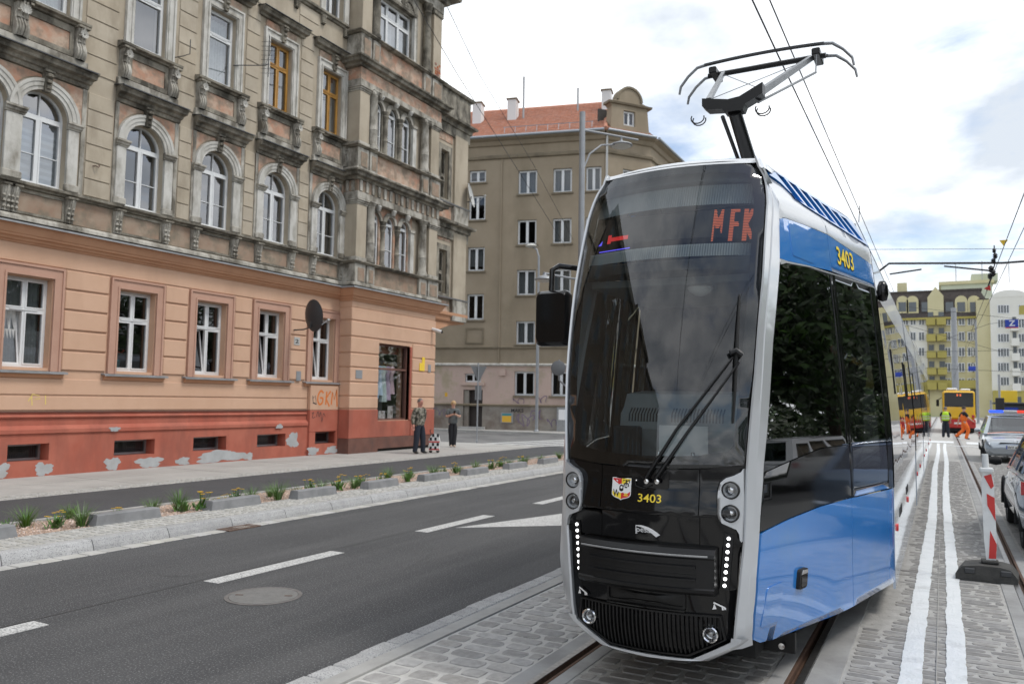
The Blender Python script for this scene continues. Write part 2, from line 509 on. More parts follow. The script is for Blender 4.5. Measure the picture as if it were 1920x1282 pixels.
# manhole cover
mh = thing('manhole_cover', 'round grey cast iron manhole cover in the asphalt lane', 'manhole cover', (-5.37, 5.38, 0))
Mh = Matrix.Translation((-5.37, 5.38, 0))
MB().lathe([(.335, .001), (.335, .005), (.300, .006), (.300, .002)], 40, Mh, caps=False).obj('frame', 'iron', mh, smooth=30)
MB().lathe([(.296, .001), (.296, .0065), (.0, .0068)], 40, Mh, caps=False).obj('lid', 'manhole_iron', mh, smooth=30)
for a in (.5, 3.6):
    MB().box(-.035, .035, -.012, .012, .0066, .0082, M=Mh @ Matrix.Rotation(a, 4, 'Z') @ Matrix.Translation((.22, 0, 0))).obj('lifting_slot', 'rail_rust', mh)
# sheets of the verge and footway
VZ = .12
vb = MB().box(-9.42, -8.72, -40, 24.5, -.05, VZ - .006).obj('verge_strip', 'mortar'); tag(vb, kind='structure')
gb = MB().box(-10.40, -9.42, -40, 24.3, -.05, VZ - .02).obj('planting_bed', 'gravel_bed'); tag(gb, kind='structure')
bp = MB().box(-12.73, -10.47, -40, 26.6, -.05, VZ - .004).obj('cycle_path', 'asphalt_path'); tag(bp, kind='structure')
sw = MB().box(-17.5, -13.23, -40, 26.4, -.05, VZ - .006).obj('sidewalk', 'slab'); tag(sw, kind='structure')
MB().box(-13.23, -12.73, -40, 26.5, -.05, VZ - .010).obj('cobble_bedding', 'mortar', sw)
MB().box(-12.73, -8.5, 24.5, 26.6, -.05, VZ - .008).obj('crossing_apron', 'slab', sw)
# edging kerbs
ed = thing('path_edging', None, None, (-10.43, 0, 0), kind='structure')
for i in range(-2, 25):
    MB().box(-10.465, -10.405, i + .004, i + .996, 0, VZ + .012, .006).obj('edging_stone', 'concrete', ed)
kb = thing('kerb', None, None, (-8.6, 0, 0), kind='structure')
ks = MB(); 
_kp = [(-8.50, -.02), (-8.52, .05), (-8.555, .112), (-8.575, VZ + .002), (-8.72, VZ), (-8.72, -.02)]
for i in range(-3, 30):
    y0 = -.17 + i * 1.01
    MB().prism(_kp, lambda a, b, d: (a, d, b), y0 + .004, y0 + 1.004).obj('kerb_stone', 'granite', kb)
gt = thing('gutter', None, None, (-8.4, 0, 0), kind='structure')
y = 1.5
while y < 24:
    l = rnd.uniform(.2, .3)
    MB().box(-8.497, -8.30 + rnd.uniform(-.012, .012), y + .006, y + l - .006, -.02, .004 + rnd.uniform(0, .006), .008).obj('gutter_stone', 'cobble_pale', gt)
    y += l
# setts of the verge strip and the cobble band of the footway (joined: too small to tell apart)
def sett_mesh(w, l, h=.016, n=12, jit=.045, r=rnd):
    ring = []
    for k in range(n):
        t = 2 * math.pi * (k + .5) / n
        ct, st = math.cos(t), math.sin(t)
        q = (abs(ct) ** 5.5 + abs(st) ** 5.5) ** (-1 / 5.5)
        q *= 1 + r.uniform(-jit, jit)
        ring.append((ct * q * w / 2, st * q * l / 2))
    V = [(x, y, -.02) for x, y in ring] + [(x * .98, y * .98, h * .15) for x, y in ring] + [(x * .92, y * .90, h * .85) for x, y in ring] + [(0, 0, h)]
    F = []
    for a in (0, 1):
        for k in range(n):
            j = (k + 1) % n
            F.append((a * n + k, a * n + j, (a + 1) * n + j, (a + 1) * n + k))
    for k in range(n):
        F.append((2 * n + k, 2 * n + (k + 1) % n, 3 * n))
    return V, F
PRO = [sett_mesh(1, 1, 1) for _ in range(10)]
def add_sett(mb, x, y, z, w, l, h, rot, k):
    V, F = PRO[k]
    b = len(mb.v); c, s_ = math.cos(rot), math.sin(rot)
    for (a, q, r) in V:
        px, py = a * w, q * l
        mb.v.append(Vector((x + px * c - py * s_, y + px * s_ + py * c, z + (r * h if r > 0 else -.02))))
    mb.f += [tuple(i + b for i in f) for f in F]
def sett_rows(x0, x1, y0, y1, w, l, skew=0, r=rnd):
    out = []
    y = y0
    while y < y1:
        ll = l * r.uniform(.85, 1.15)
        x = x0 + r.uniform(-.3, 0) * w
        while x < x1 - .25 * w:
            ww = w * r.uniform(.75, 1.3)
            xa, xb = max(x, x0), min(x + ww, x1)
            if xb - xa > .35 * w:
                cx = (xa + xb) / 2
                out.append((cx, y + ll / 2 + skew * (cx - x0), (xb - xa) - .026, ll - .024, r.uniform(-.05, .05)))
            x += ww
        y += ll
    return out
mb = MB()
for (x, y, w, l, ro) in sett_rows(-9.40, -8.73, 2, 24, .12, .12): add_sett(mb, x, y, VZ - .006, w, l, .008, ro, rnd.randrange(10))
o = mb.obj('paving_setts', 'cobble_pale', vb, smooth=40, merge=False); tag(o, kind='stuff')
mb = MB()
for (x, y, w, l, ro) in sett_rows(-13.22, -12.74, 2, 26, .11, .12): add_sett(mb, x, y, VZ - .010, w, l, .01, ro, rnd.randrange(10))
o = mb.obj('paving_setts', 'cobble_pale', sw, smooth=40, merge=False); tag(o, kind='stuff')
# large slabs of the footway: fine joints
mb = MB()
for yy in [k * 2.5 for k in range(0, 11)]:
    mb.box(-17, -13.24, yy - .006, yy + .006, VZ - .01, VZ - .004)
mb.box(-14.55, -14.54, -5, 26.3, VZ - .01, VZ - .0045)
mb.obj('slab_joints', 'slab_joint', sw)
# gravel
mb = MB()
for i in range(15000):
    x, y = rnd.uniform(-10.39, -9.43), rnd.uniform(3.2, 24.2)
    if y > 15 and rnd.random() < .45: continue
    s_ = rnd.uniform(.009, .021); z = VZ - .02 + rnd.uniform(-.002, .012)
    a = rnd.uniform(0, 6.3); ca, sa = math.cos(a) * s_, math.sin(a) * s_; e = rnd.uniform(.5, .9)
    b = len(mb.v)
    mb.v += [Vector((x + ca, y + sa, z)), Vector((x - sa * e, y + ca * e, z)), Vector((x - ca, y - sa, z)), Vector((x + sa * e, y - ca * e, z)), Vector((x + rnd.uniform(-.4, .4) * s_, y + rnd.uniform(-.4, .4) * s_, z + s_ * rnd.uniform(.5, .9)))]
    mb.f += [(b, b + 1, b + 4), (b + 1, b + 2, b + 4), (b + 2, b + 3, b + 4), (b + 3, b, b + 4)]
o = mb.obj('gravel', 'gravel', merge=False); tag(o, 'pinkish gravel filling the planting strip along the kerb', 'gravel', kind='stuff')
# concrete blocks along the bed
BLK = [(-9.42, 4.62), (-9.36, 6.5), (-9.28, 8.24), (-9.2, 9.9), (-9.16, 11.66), (-9.13, 13.4), (-9.1, 15.0), (-9.12, 16.95), (-9.16, 18.9), (-9.16, 20.9)]
for i, (x, y) in enumerate(BLK):
    m2 = MB()
    pr = [(-.105, -.02), (.105, -.02), (.085, .125), (.074, .137), (-.074, .137), (-.085, .125)]
    m2.prism(pr, lambda a, b, d: (a, d, b), 0, .96)
    for v in m2.v:                            # sloping end faces
        if v.z > .07: v.y += .03 if v.y < .5 else -.03
    o = m2.obj('concrete_block', 'concrete_block')
    o.location = (x - .12, y, VZ - .006); o.rotation_euler.z = rnd.uniform(-.02, .02)
    tag(o, 'grey concrete kerb block on the verge, %s from the left edge' % ORD[i] if i < 9 else 'grey concrete kerb block on the verge, hidden furthest behind the tram', 'concrete block', 'concrete blocks along the planting strip')
# plants
def blade(mb, x, y, z, a, ln, w, lean, droop):
    d = Vector((math.cos(a), math.sin(a), 0)); s_ = Vector((-math.sin(a), math.cos(a), 0))
    P = []
    for k, t in enumerate((0, .35, .7, 1)):
        c = Vector((x, y, z)) + d * (lean * ln * t + droop * ln * t * t) + Vector((0, 0, ln * (t - .35 * droop * t * t * 2)))
        ww = w * (1 - t) * .5 + .0006
        P.append((c - s_ * ww, c + s_ * ww))
    mb.grid([[p[0] for p in P], [p[1] for p in P]])
def tuft(n, h, spread, seed):
    r = random.Random(seed); mb = MB()
    for i in range(n):
        a = r.uniform(0, 6.283); q = abs(r.gauss(0, .35)) * spread
        blade(mb, math.cos(a) * q * .4, math.sin(a) * q * .4, 0, a + r.uniform(-.5, .5), h * r.uniform(.55, 1.1), r.uniform(.006, .011), r.uniform(.05, .5), r.uniform(.1, .6))
    return mb
TUFT = [tuft(130, .30, .22, s).mesh('grass_tuft', 'leaf_blade', merge=False) for s in (1, 2, 3)]
def flower_plant(seed):
    r = random.Random(seed); lv, fl = MB(), MB()
    for i in range(46):
        a = r.uniform(0, 6.283); ln = r.uniform(.08, .2)
        blade(lv, r.gauss(0, .05), r.gauss(0, .05), r.uniform(0, .06), a, ln, r.uniform(.025, .045), r.uniform(.3, .8), r.uniform(.1, .4))
    for i in range(7):
        x, y, z = r.gauss(0, .06), r.gauss(0, .06), r.uniform(.15, .3)
        lv.tube([(x * .4, y * .4, 0), (x, y, z)], .004, 5)
        for k in range(7):
            a = k * .9
            fl.poly([(x, y, z), (x + .028 * math.cos(a - .3), y + .028 * math.sin(a - .3), z + .012), (x + .036 * math.cos(a), y + .036 * math.sin(a), z + .006), (x + .028 * math.cos(a + .3), y + .028 * math.sin(a + .3), z + .012)])
    return lv.mesh('leaves', 'leaf_broad', merge=False), fl.mesh('flowers', 'flower_yellow', merge=False)
FLW = [flower_plant(s) for s in (5, 6)]
TUF = [(-10.1, 6.05, 1.05), (-10.3, 6.75, .85), (-9.58, 6.45, 1.12), (-9.9, 7.72, .95), (-9.78, 8.06, 1.05), (-9.62, 9.3, .9), (-9.5, 9.75, 1.15), (-9.9, 9.98, .85), (-9.7, 11.03, .95), (-9.55, 11.72, 1.0), (-9.9, 13.2, 1.05), (-9.45, 13.25, .9), (-9.6, 14.4, 1.1), (-9.4, 15.2, .8), (-9.75, 16.4, 1.0), (-9.7, 18.0, .9), (-9.72, 18.9, 1.05), (-9.7, 19.8, .9), (-9.8, 21.2, 1)]
for i, (x, y, s_) in enumerate(TUF):
    o = bpy.data.objects.new('grass_tuft', TUFT[i % 3]); sc.collection.objects.link(o)
    o.location = (x, y, VZ - .012); o.scale = (s_, s_, s_ * rnd.uniform(.85, 1.15)); o.rotation_euler.z = rnd.uniform(0, 6)
    tag(o, 'green ornamental grass tuft in the gravel strip, %s tuft from the left edge' % ORD[i], 'grass tuft', 'grass tufts in the planting strip')
FLP = [(-9.9, 5.7, .7), (-9.62, 7.0, .7), (-9.85, 9.2, .85), (-9.6, 10.3, .8), (-9.8, 13.8, .9), (-9.65, 14.9, .8), (-9.75, 17.6, .9), (-9.62, 18.5, .9), (-9.9, 12.4, .7), (-9.72, 6.2, .8), (-9.55, 8.3, 1.05), (-9.62, 8.02, .8), (-9.75, 8.85, .6), (-9.8, 10.85, .9), (-9.62, 11.35, 1.0), (-9.6, 12.6, .85), (-9.72, 15.5, .9), (-9.6, 16.9, .9), (-9.75, 12.1, .8)]
FLP.sort(key=lambda p: p[1])
for i, (x, y, s_) in enumerate(FLP):
    lv, fl = FLW[i % 2]
    t = thing('flowering_plant', 'low leafy plant with small yellow flowers in gravel, %s from the left edge' % ORD[i], 'plant', (x, y, VZ - .012), 'flowering plants in the planting strip')
    for nm, me in (('leaves', lv), ('flowers', fl)):
        if nm == 'flowers' and i in (0, 3, 7): continue
        o = bpy.data.objects.new(nm, me); sc.collection.objects.link(o); o.parent = t
    if i in (0, 3, 7): t['label'] = 'low broad-leaved green plant without flowers in gravel, %s plant from the left edge' % ORD[i]
    t.scale = (s_,) * 3; t.rotation_euler.z = rnd.uniform(0, 6)
# rusty drain grate in the gutter
dg_ = thing('drain_grate', 'rusty iron drain grate in the gutter at the kerb', 'drain grate', (-8.4, 7.9, 0))
m2 = MB().box(-8.50, -8.26, 7.62, 7.66, 0, .014).box(-8.50, -8.26, 8.14, 8.18, 0, .014).box(-8.50, -8.475, 7.66, 8.14, 0, .014).box(-8.285, -8.26, 7.66, 8.14, 0, .014)
m2.obj('frame', 'rust_iron', dg_)
for k in range(9):
    MB().box(-8.475, -8.285, 7.675 + k * .052, 7.7 + k * .052, 0, .012).obj('bar', 'rust_iron', dg_)

# ================================================================ TRAM TRACKS
bed = thing('tram_track_bed', None, None, (0, 0, 0), kind='structure')
RAILS = [-2.30, -.868, .645, 2.08]           # gauge corners
Y0, Y1 = -12, 158
# (concrete, head, groove, concrete) left to right for a left rail, mirrored for a right rail
for i, gx in enumerate(RAILS):
    s_ = 1 if i % 2 == 0 else -1             # the groove lies on the side of +s
    wo = .115 if i % 2 == 0 else .19
    def st(a, b, z0, z1, nm, m):
        MB().box(gx + s_ * a, gx + s_ * b, Y0, Y1, z0, z1, .003).obj(nm, m, bed)
    st(-.052 - wo, -.052, -.06, .002, 'concrete_strip', 'rail_concrete')
    st(-.052, 0, -.06, .006, 'rail_head', 'rail_steel')
    st(0, .042, -.06, -.036, 'rail_groove', 'rail_rust')
    st(.042, .066, -.06, .001, 'rail_lip', 'rail_rust')
    st(.066, .165, -.06, .0, 'concrete_strip', 'rail_concrete')
ZON = [(-3.33, -2.30 - .167, .235, .155), (-2.30 + .165, -.868 - .165, .21, .13), (-.868 + .242, .645 - .167, .24, .105), (.645 + .165, 2.08 - .165, .21, .11), (2.08 + .242, 4.6, .22, .12)]
for (x0, x1, w, l) in ZON:
    MB().box(x0, x1, Y0, Y1, -.06, -.0065).obj('bedding', 'mortar_pale' if x0 < -3 else 'mortar', bed)
MB().box(-3.46, -3.332, Y0, Y1, -.06, .008).obj('concrete_strip', 'concrete', bed)
sets = []
for zi, (x0, x1, w, l) in enumerate(ZON):
    for q in sett_rows(x0 + .01, x1 - .01, 3.0, 30 if zi < 4 else 14, w, l, skew=(.10 if zi == 0 else 0)):
        x, y = q[0], q[1]
        dpt = -.474 * x + .88 * y
        lat = .88 * x + .474 * y
        u = 960 + 1500 * lat / max(dpt, .5); v = 757 + 1500 * H / max(dpt, .5)
        hidden = -2.5 < x < -.35 and y > 7.2
        if hidden or (dpt > 0 and u > 2100): continue
        vis = (0 < u < 1925 and v < 1290 and not (-2.2 < x < -1.0 and y > 5.6))
        sets.append((dpt if vis else 99, q))
sets.sort(key=lambda t: t[0])
prm = [MB() for _ in PRO]
for k, (V, F) in enumerate(PRO):
    prm[k].v = [Vector((a, b, c if c > 0 else -2)) for a, b, c in V]; prm[k].f = F
PM = [[p.mesh('sett', m_, smooth=40) for p in prm] for m_ in ('sett', 'sett_pale')]
rest = [MB(), MB()]
for i, (dd, (x, y, w, l, ro)) in enumerate(sets):
    k = rnd.randrange(10); h = rnd.uniform(.005, .0105) if x < -.7 else rnd.uniform(.004, .0075)
    if i < 300:
        o = bpy.data.objects.new('sett', PM[x < -2.4][k]); sc.collection.objects.link(o); o.parent = bed
        o.location = (x, y, -.0075); o.scale = (w, l, h); o.rotation_euler.z = ro
    else:
        add_sett(rest[x < -2.4], x, y, -.0075, w, l, h, ro, k)
for q_, m_ in zip(rest, ('sett', 'sett_pale')):
    tag(q_.obj('sett_paving', m_, bed, smooth=40, merge=False), kind='stuff')
# flush edge stones between road and track bed
y = 1.0
while y < 26:
    l = rnd.uniform(.22, .36)
    MB().box(KX + .0 + rnd.uniform(-.012, .012), -3.464, y + .005, y + l - .005, -.05, .010 + rnd.uniform(0, .006), .012).obj('edge_stone', 'granite', bed)
    y += l
# fresh white swept-path lines
def wavy_line(x0, x1, xf0, xf1, seed, name='painted_line'):
    r = random.Random(seed); rows = [[], [], []]
    y = 4.2; p1 = p2 = 0
    while y < 44.3:
        t = min(1, max(0, (y - 5.9) / 37.6))
        p1 += r.uniform(-.0045, .0045) - p1 * .3; p2 += r.uniform(-.0045, .0045) - p2 * .3
        big = .02 * math.sin(y * .31 + seed)
        a, b = x0 * (1 - t) + xf0 * t + p1 + big, x1 * (1 - t) + xf1 * t + p2 + big
        z = .0035 + .0012 * math.sin(y * 60)
        rows[0].append((a, y, z)); rows[1].append(((a + b) / 2, y, z + .0015)); rows[2].append((b, y, z))
        y += .035 if y < 14 else .14
    return MB().grid(rows).obj(name, 'fresh_paint', bed, smooth=60)
wavy_line(-.27, -.134, -.27, -.15, 3)
wavy_line(-.029, .092, .0, .12, 5)
MB().box(-.075, -.069, 4.2, 30, -.002, .0042).obj('chalk_line', 'slab', bed)
for (a, b, y0, y1) in ((-.55, .45, 45.0, 47.2), (1.0, 1.9, 44.4, 46.9), (.1, 1.7, 41.6, 42.0)):
    MB().box(a, b, y0, y1, .002, .0065).obj('painted_bar', 'fresh_paint', bed)
# right-hand carriageway and far roads
o = MB().box(4.6, 12.5, -40, 150, -.06, -.004).obj('right_road', 'asphalt_worn'); tag(o, kind='structure')
o = MB().box(12.5, 30, -40, 120, -.06, .11).obj('right_pavement', 'slab'); tag(o, kind='structure')
o = MB().box(-90, -8.5, 26.6, 36.9, -.06, .02).obj('side_street', 'asphalt_worn'); tag(o, kind='structure')
for k in range(9):
    MB().prism([(-16.4 + k * .82, 27.2 + k * .02), (-15.95 + k * .82, 27.2 + k * .02), (-14.7 + k * .82, 33.2), (-15.15 + k * .82, 33.2)], lambda a, b, d: (a, b, d), .0205, .025).obj('zebra_stripe', 'road_paint', o)
o = MB().box(-90, -9.5, 36.9, 60, -.06, .13).obj('corner_pavement', 'slab'); tag(o, kind='structure')
o = MB().box(-120, 120, 150, 175, -.05, .03).obj('far_pavement', 'slab'); tag(o, kind='structure')
o = MB().box(-60, 60, 158.5, 168, .02, .06).obj('lawn', 'leaf_broad'); tag(o, kind='structure')
# ================================================================ TENEMENT (left)
mat('plaster_tan', (.405, .345, .262), (.455, .395, .305), scale=1.6, rough=.9, grime=(.27, .225, .165), gscale=1.3, glo=.46, ghi=.76, gstretch=(1, 1, .35), bump=.25, bscale=90)
mat('plaster_tan_band', (.405, .345, .262), (.46, .40, .31), scale=2.2, rough=.9, island=.05, isat=.06, grime=(.25, .205, .15), gscale=1.5, glo=.48, ghi=.78, gstretch=(1, 1, .35), bump=.25, bscale=90)
mat('stone_trim', (.40, .375, .32), (.48, .455, .40), scale=3, rough=.88, grime=(.13, .115, .09), gscale=2.6, glo=.42, ghi=.62, gstretch=(1, 1, .5), bump=.4, bscale=55)
mat('stone_white', (.50, .485, .44), (.58, .565, .525), scale=3, rough=.85, grime=(.24, .22, .18), gscale=2.4, glo=.46, ghi=.70, gstretch=(1, 1, .5), bump=.3, bscale=55)
mat('stone_dirty', (.24, .215, .17), (.36, .33, .27), scale=3.5, rough=.92, grime=(.065, .058, .045), gscale=2.2, glo=.40, ghi=.62, gstretch=(1, 1, .6), bump=.5, bscale=45)
mat('panel_pink', (.46, .255, .17), (.50, .38, .29), scale=2.8, lo=.4, hi=.6, rough=.9, grime=(.26, .20, .15), gscale=3.1, glo=.46, ghi=.62, bump=.35, bscale=60)
mat('panel_brown', (.30, .20, .14), (.36, .28, .21), scale=2.8, rough=.9, grime=(.20, .17, .125), gscale=3, glo=.45, ghi=.65, bump=.35, bscale=60)
mat('orange_plaster', (.58, .365, .245), (.62, .40, .275), scale=1.1, rough=.88, grime=(.49, .305, .205), gscale=.8, glo=.5, ghi=.85, gstretch=(1, 1, .3), bump=.18, bscale=110)
mat('orange_dark', (.50, .265, .15), (.54, .295, .175), scale=1.4, rough=.85, grime=(.42, .215, .125), gscale=1.0, glo=.52, ghi=.85, bump=.15, bscale=110)
mat('frame_pink', (.47, .28, .205), (.51, .31, .23), scale=1.5, rough=.85, grime=(.44, .25, .18), gscale=1.2, glo=.5, ghi=.8, bump=.15, bscale=110)
mat('plinth_red', (.39, .105, .066), (.44, .138, .09), scale=1.6, rough=.88, grime=(.25, .085, .06), gscale=1.5, glo=.48, ghi=.74, gstretch=(1, 1, .3), bump=.25, bscale=90)
mat('base_brown', (.14, .062, .045), (.18, .085, .062), scale=3, rough=.8, grime=(.10, .06, .05), gscale=2, bump=.2, bscale=90)
mat('filler_grey', (.36, .37, .37), (.44, .45, .45), scale=4, rough=.9, grime=(.36, .34, .32), gscale=3, glo=.5, ghi=.8, bump=.3, bscale=60)
mat('brick_bare', (.30, .10, .06), (.38, .17, .11), scale=8, rough=.92, island=.2, bump=.4, bscale=60)
mat('lead', (.28, .285, .29), (.36, .365, .37), scale=5, rough=.6, metal=.3, grime=(.22, .22, .22), gscale=2)
mat('upvc', (.68, .69, .69), (.72, .73, .73), scale=2, rough=.4, grime=(.62, .62, .60), gscale=2.5, glo=.55, ghi=.85)
mat('wood_yellow', (.37, .185, .035), (.45, .235, .05), scale=6, rough=.45)
mat('metal_dark', (.045, .047, .05), rough=.5)
mat('metal_grey', (.30, .305, .31), (.35, .355, .36), scale=8, rough=.45, metal=.5)
mat('curtain', (.55, .56, .55), (.68, .69, .68), scale=14, rough=.9)
mat('blind', (.38, .42, .45), (.46, .50, .53), scale=3, rough=.7)
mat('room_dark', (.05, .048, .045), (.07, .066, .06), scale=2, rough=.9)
glass('pane', (.62, .66, .68), refl=.95, base=.25)
glass('pane_dark', (.40, .42, .43), refl=.9, base=.085)

TEN = thing('tenement', 'old ornate tenement with orange ground floor, red plinth and weathered arched windows', 'building', (-16.2, 14, VZ))
XF, XB = -15.93, -15.45
def FM(x):
    return lambda a, b, d: (x + d, a, b)
F0, FB = FM(XF), FM(XB)
def bx(name, m, fn, a0, a1, b0, b1, d0, d1, bev=.006, parent=TEN):
    p, q = fn(a0, b0, d0), fn(a1, b1, d1)
    return MB().box(p[0], q[0], p[1], q[1], p[2], q[2], bev).obj(name, m, parent)
def mould(name, m, fn, a0, a1, prof, parent=TEN, smooth=False, ends=0):
    """profile [(depth, height)] swept along the wall from a0 to a1; ends>0 lets the moulding spread with depth"""
    mb = MB()
    rows = [[fn(a0 - ends * max(p[0], 0), p[1], p[0]) for p in prof], [fn(a1 + ends * max(p[0], 0), p[1], p[0]) for p in prof]]
    mb.grid(rows, close=True); mb.poly(rows[0]); mb.poly(rows[1])
    return mb.obj(name, m, parent, smooth=smooth)
def add_panes(win, fn, cells, d, m):
    for poly in cells:
        MB().poly([fn(p[0], p[1], d) for p in poly]).obj('pane', m, win)
def rect_win(parent, fn, a0, a1, b0, b1, d, m='upvc', trans=.36, cols=2, opened=None, pane='pane_dark', fw=.055, mid=.05, curtain=None, back=True, low=True):
    """window in the opening a0..a1 x b0..b1, front of its frame at depth d: outer frame, mullion, transom, panes"""
    c = (a0 + a1) / 2; tz = b1 - trans * (b1 - b0)
    e = .004
    ho = []
    cells = []
    rowsz = [(b0 + fw, tz - fw * .6), (tz + fw * .6, b1 - fw)] if trans else [(b0 + fw, b1 - fw)]
    for (z0, z1) in rowsz:
        for k in range(cols):
            w = (a1 - a0 - 2 * fw)
            x0 = a0 + fw + w * k / cols + (mid / 2 if k else 0); x1 = a0 + fw + w * (k + 1) / cols - (mid / 2 if k < cols - 1 else 0)
            ho.append(rect(x0, x1, z0, z1))
    win = MB().slab(rect(a0 + e, a1 - e, b0 + e, b1 - e), ho, fn, d - .07, d).obj('window', m, parent)
    for k, h in enumerate(ho):
        if opened is not None and k == opened: continue
        sa, sb, sc_, sd = h[0][0], h[1][0], h[0][1], h[2][1]
        s_ = .028
        if sb - sa > .12:
            MB().slab(rect(sa, sb, sc_, sd), [rect(sa + s_, sb - s_, sc_ + s_, sd - s_)], fn, d - .05, d + .012).obj('sash', m, win)
    cells = [h for k, h in enumerate(ho) if k != opened]
    add_panes(win, fn, cells, d - .03, pane)
    if opened is not None:                     # a tilted sash
        h = ho[opened]; x0, x1, z0, z1 = h[0][0], h[1][0], h[0][1], h[2][1]
        til = lambda a, b, q: fn(a, b, q - .22 * (b - z0) / (z1 - z0) * .8)
        MB().slab(rect(x0, x1, z0, z1), [rect(x0 + .035, x1 - .035, z0 + .035, z1 - .035)], til, d - .05, d - .005).obj('tilted_sash', m, win)
        MB().poly([til(p[0], p[1], d - .03) for p in h]).obj('pane', pane, win)
    if low and trans:
        p = fn(a0 + .18, tz - .012, d); q = fn(a1 - .18, tz + .012, d + .02)
        MB().box(p[0], q[0], p[1], q[1], p[2], q[2], .003).obj('vent', m, win)
    if curtain:
        z0, z1 = curtain
        n = 26
        rows = [[fn(a0 + .06 + (a1 - a0 - .12) * k / n, zz, d - .16 + .025 * math.sin(k * 1.9)) for k in range(n + 1)] for zz in (z0, z1)]
        MB().grid(rows).obj('curtain', 'curtain', win, smooth=60)
    return win
def arch_win(parent, fn, a0, a1, b0, bs, d, pane='pane', m='upvc', blind=False, cols=2, opened=False):
    r = (a1 - a0) / 2; c = (a0 + a1) / 2; fw = .05; n = 14
    outer = arch(a0 + .003, a1 - .003, b0 + .003, bs, n)
    tr = bs - .02
    ho = []
    if cols == 2:
        ho = [rect(a0 + fw, c - .03, b0 + fw, tr - .045), rect(c + .03, a1 - fw, b0 + fw, tr - .045)]
        half = lambda s_: [(c + s_ * .012, tr + .03)] + [(c + s_ * max(.012, (r - fw) * math.cos(t)), bs + (r - fw) * math.sin(t)) for t in [rad(x) for x in range(0, 91, 9)]][::1]
        for s_ in (1, -1):
            h = [(c + s_ * .012, tr + .03), (c + s_ * (r - fw), tr + .03)] + [(c + s_ * max(.012, (r - fw) * math.cos(rad(x))), bs + (r - fw) * math.sin(rad(x))) for x in range(6, 91, 7)]
            ho.append(h)
    else:
        mz = b0 + .42 * (tr - b0)
        ho = [rect(a0 + fw, a1 - fw, b0 + fw, mz - .01), rect(a0 + fw, a1 - fw, mz + .01, tr - .05)]
        ho.append([(c - (r - fw), tr + .04), (c + (r - fw), tr + .04)] + [(c + (r - fw) * math.cos(rad(x)), bs + (r - fw) * math.sin(rad(x))) for x in range(8, 173, 8)])
    win = MB().slab(outer, ho, fn, d - .07, d).obj('window', m, parent)
    if cols == 2:
        for h in ho[:2]:
            x0, x1, z0, z1 = h[0][0], h[1][0], h[0][1], h[2][1]
            MB().slab(rect(x0, x1, z0, z1), [rect(x0 + .03, x1 - .03, z0 + .03, z1 - .03)], fn, d - .05, d + .012).obj('sash', m, win)
            zz = z0 + .44 * (z1 - z0)
            p, q = fn(x0 + .03, zz - .009, d - .03), fn(x1 - .03, zz + .009, d - .005)
            MB().box(p[0], q[0], p[1], q[1], p[2], q[2]).obj('glazing_bar', m, win)
    add_panes(win, fn, ho, d - .035, pane)
    if blind:
        nb = 18; z0, z1 = b0 + .06, tr - .05
        rows = [[fn(x, z0 + (z1 - z0) * k / nb, d - .10 - (.018 if k % 2 else 0)) for k in range(nb + 1)] for x in (a0 + .05, a1 - .05)]
        MB().grid(rows).obj('blind', 'blind', win)
    return win

# ---- ground floor
WC = [7.2, 9.35, 11.77, 13.85, 15.86, 17.93]      # window axes (the first stands out of frame)
CEL = [(9.08, 9.9), (11.34, 12.36), (13.43, 14.44), (15.47, 16.5), (17.6, 18.58)]
MB().slab(rect(3, 18.65, -.1, 1.02), [rect(a, b, .42, .76) for a, b in CEL], F0, -.4, .05).obj('plinth', 'plinth_red', TEN)
MB().slab(rect(3, 18.65, 1.02, 1.40), [], F0, -.4, -.01).obj('plinth', 'plinth_red', TEN)
mould('plinth_ledge', 'plinth_red', F0, 3, 17.34, [(.04, .96), (.085, .965), (.085, 1.04), (.06, 1.075), (.0, 1.12), (-.02, .96)])
mould('plinth_ledge', 'plinth_red', F0, 3, 17.34, [(-.02, 1.27), (.03, 1.275), (.035, 1.30), (.0, 1.33), (-.02, 1.33)])
mould('plinth_ledge', 'base_brown', F0, 3, 17.34, [(-.02, 1.375), (.02, 1.38), (.02, 1.402), (-.02, 1.41)])
HOLE_G = [rect(c - .46, c + .46, 2.27, 4.06) for c in WC]
MB().slab(rect(3, 18.65, 1.405, 5.06), HOLE_G, F0, -.4, 0).obj('wall', 'orange_plaster', TEN)
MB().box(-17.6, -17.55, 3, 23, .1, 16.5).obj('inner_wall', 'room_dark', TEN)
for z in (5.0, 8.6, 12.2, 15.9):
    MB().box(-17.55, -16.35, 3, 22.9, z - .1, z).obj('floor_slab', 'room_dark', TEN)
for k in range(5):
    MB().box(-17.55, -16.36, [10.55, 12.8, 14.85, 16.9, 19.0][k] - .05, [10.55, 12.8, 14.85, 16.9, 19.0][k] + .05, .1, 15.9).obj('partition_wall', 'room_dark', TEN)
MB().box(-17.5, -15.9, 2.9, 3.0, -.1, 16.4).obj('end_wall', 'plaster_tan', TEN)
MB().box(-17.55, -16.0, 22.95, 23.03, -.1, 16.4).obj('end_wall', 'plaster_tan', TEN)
bx('plaster_band', 'orange_plaster', F0, 3, 17.33, 1.425, 1.70, 0, .022, .01)
bx('plaster_band', 'orange_plaster', F0, 3, 17.33, 1.735, 2.06, 0, .022, .01)
bx('frieze', 'orange_plaster', F0, 3, 18.6, 4.335, 4.70, 0, .022, .008)
edges = [3.2] + [e for c in WC for e in (c - .70, c + .70)] + [18.6]
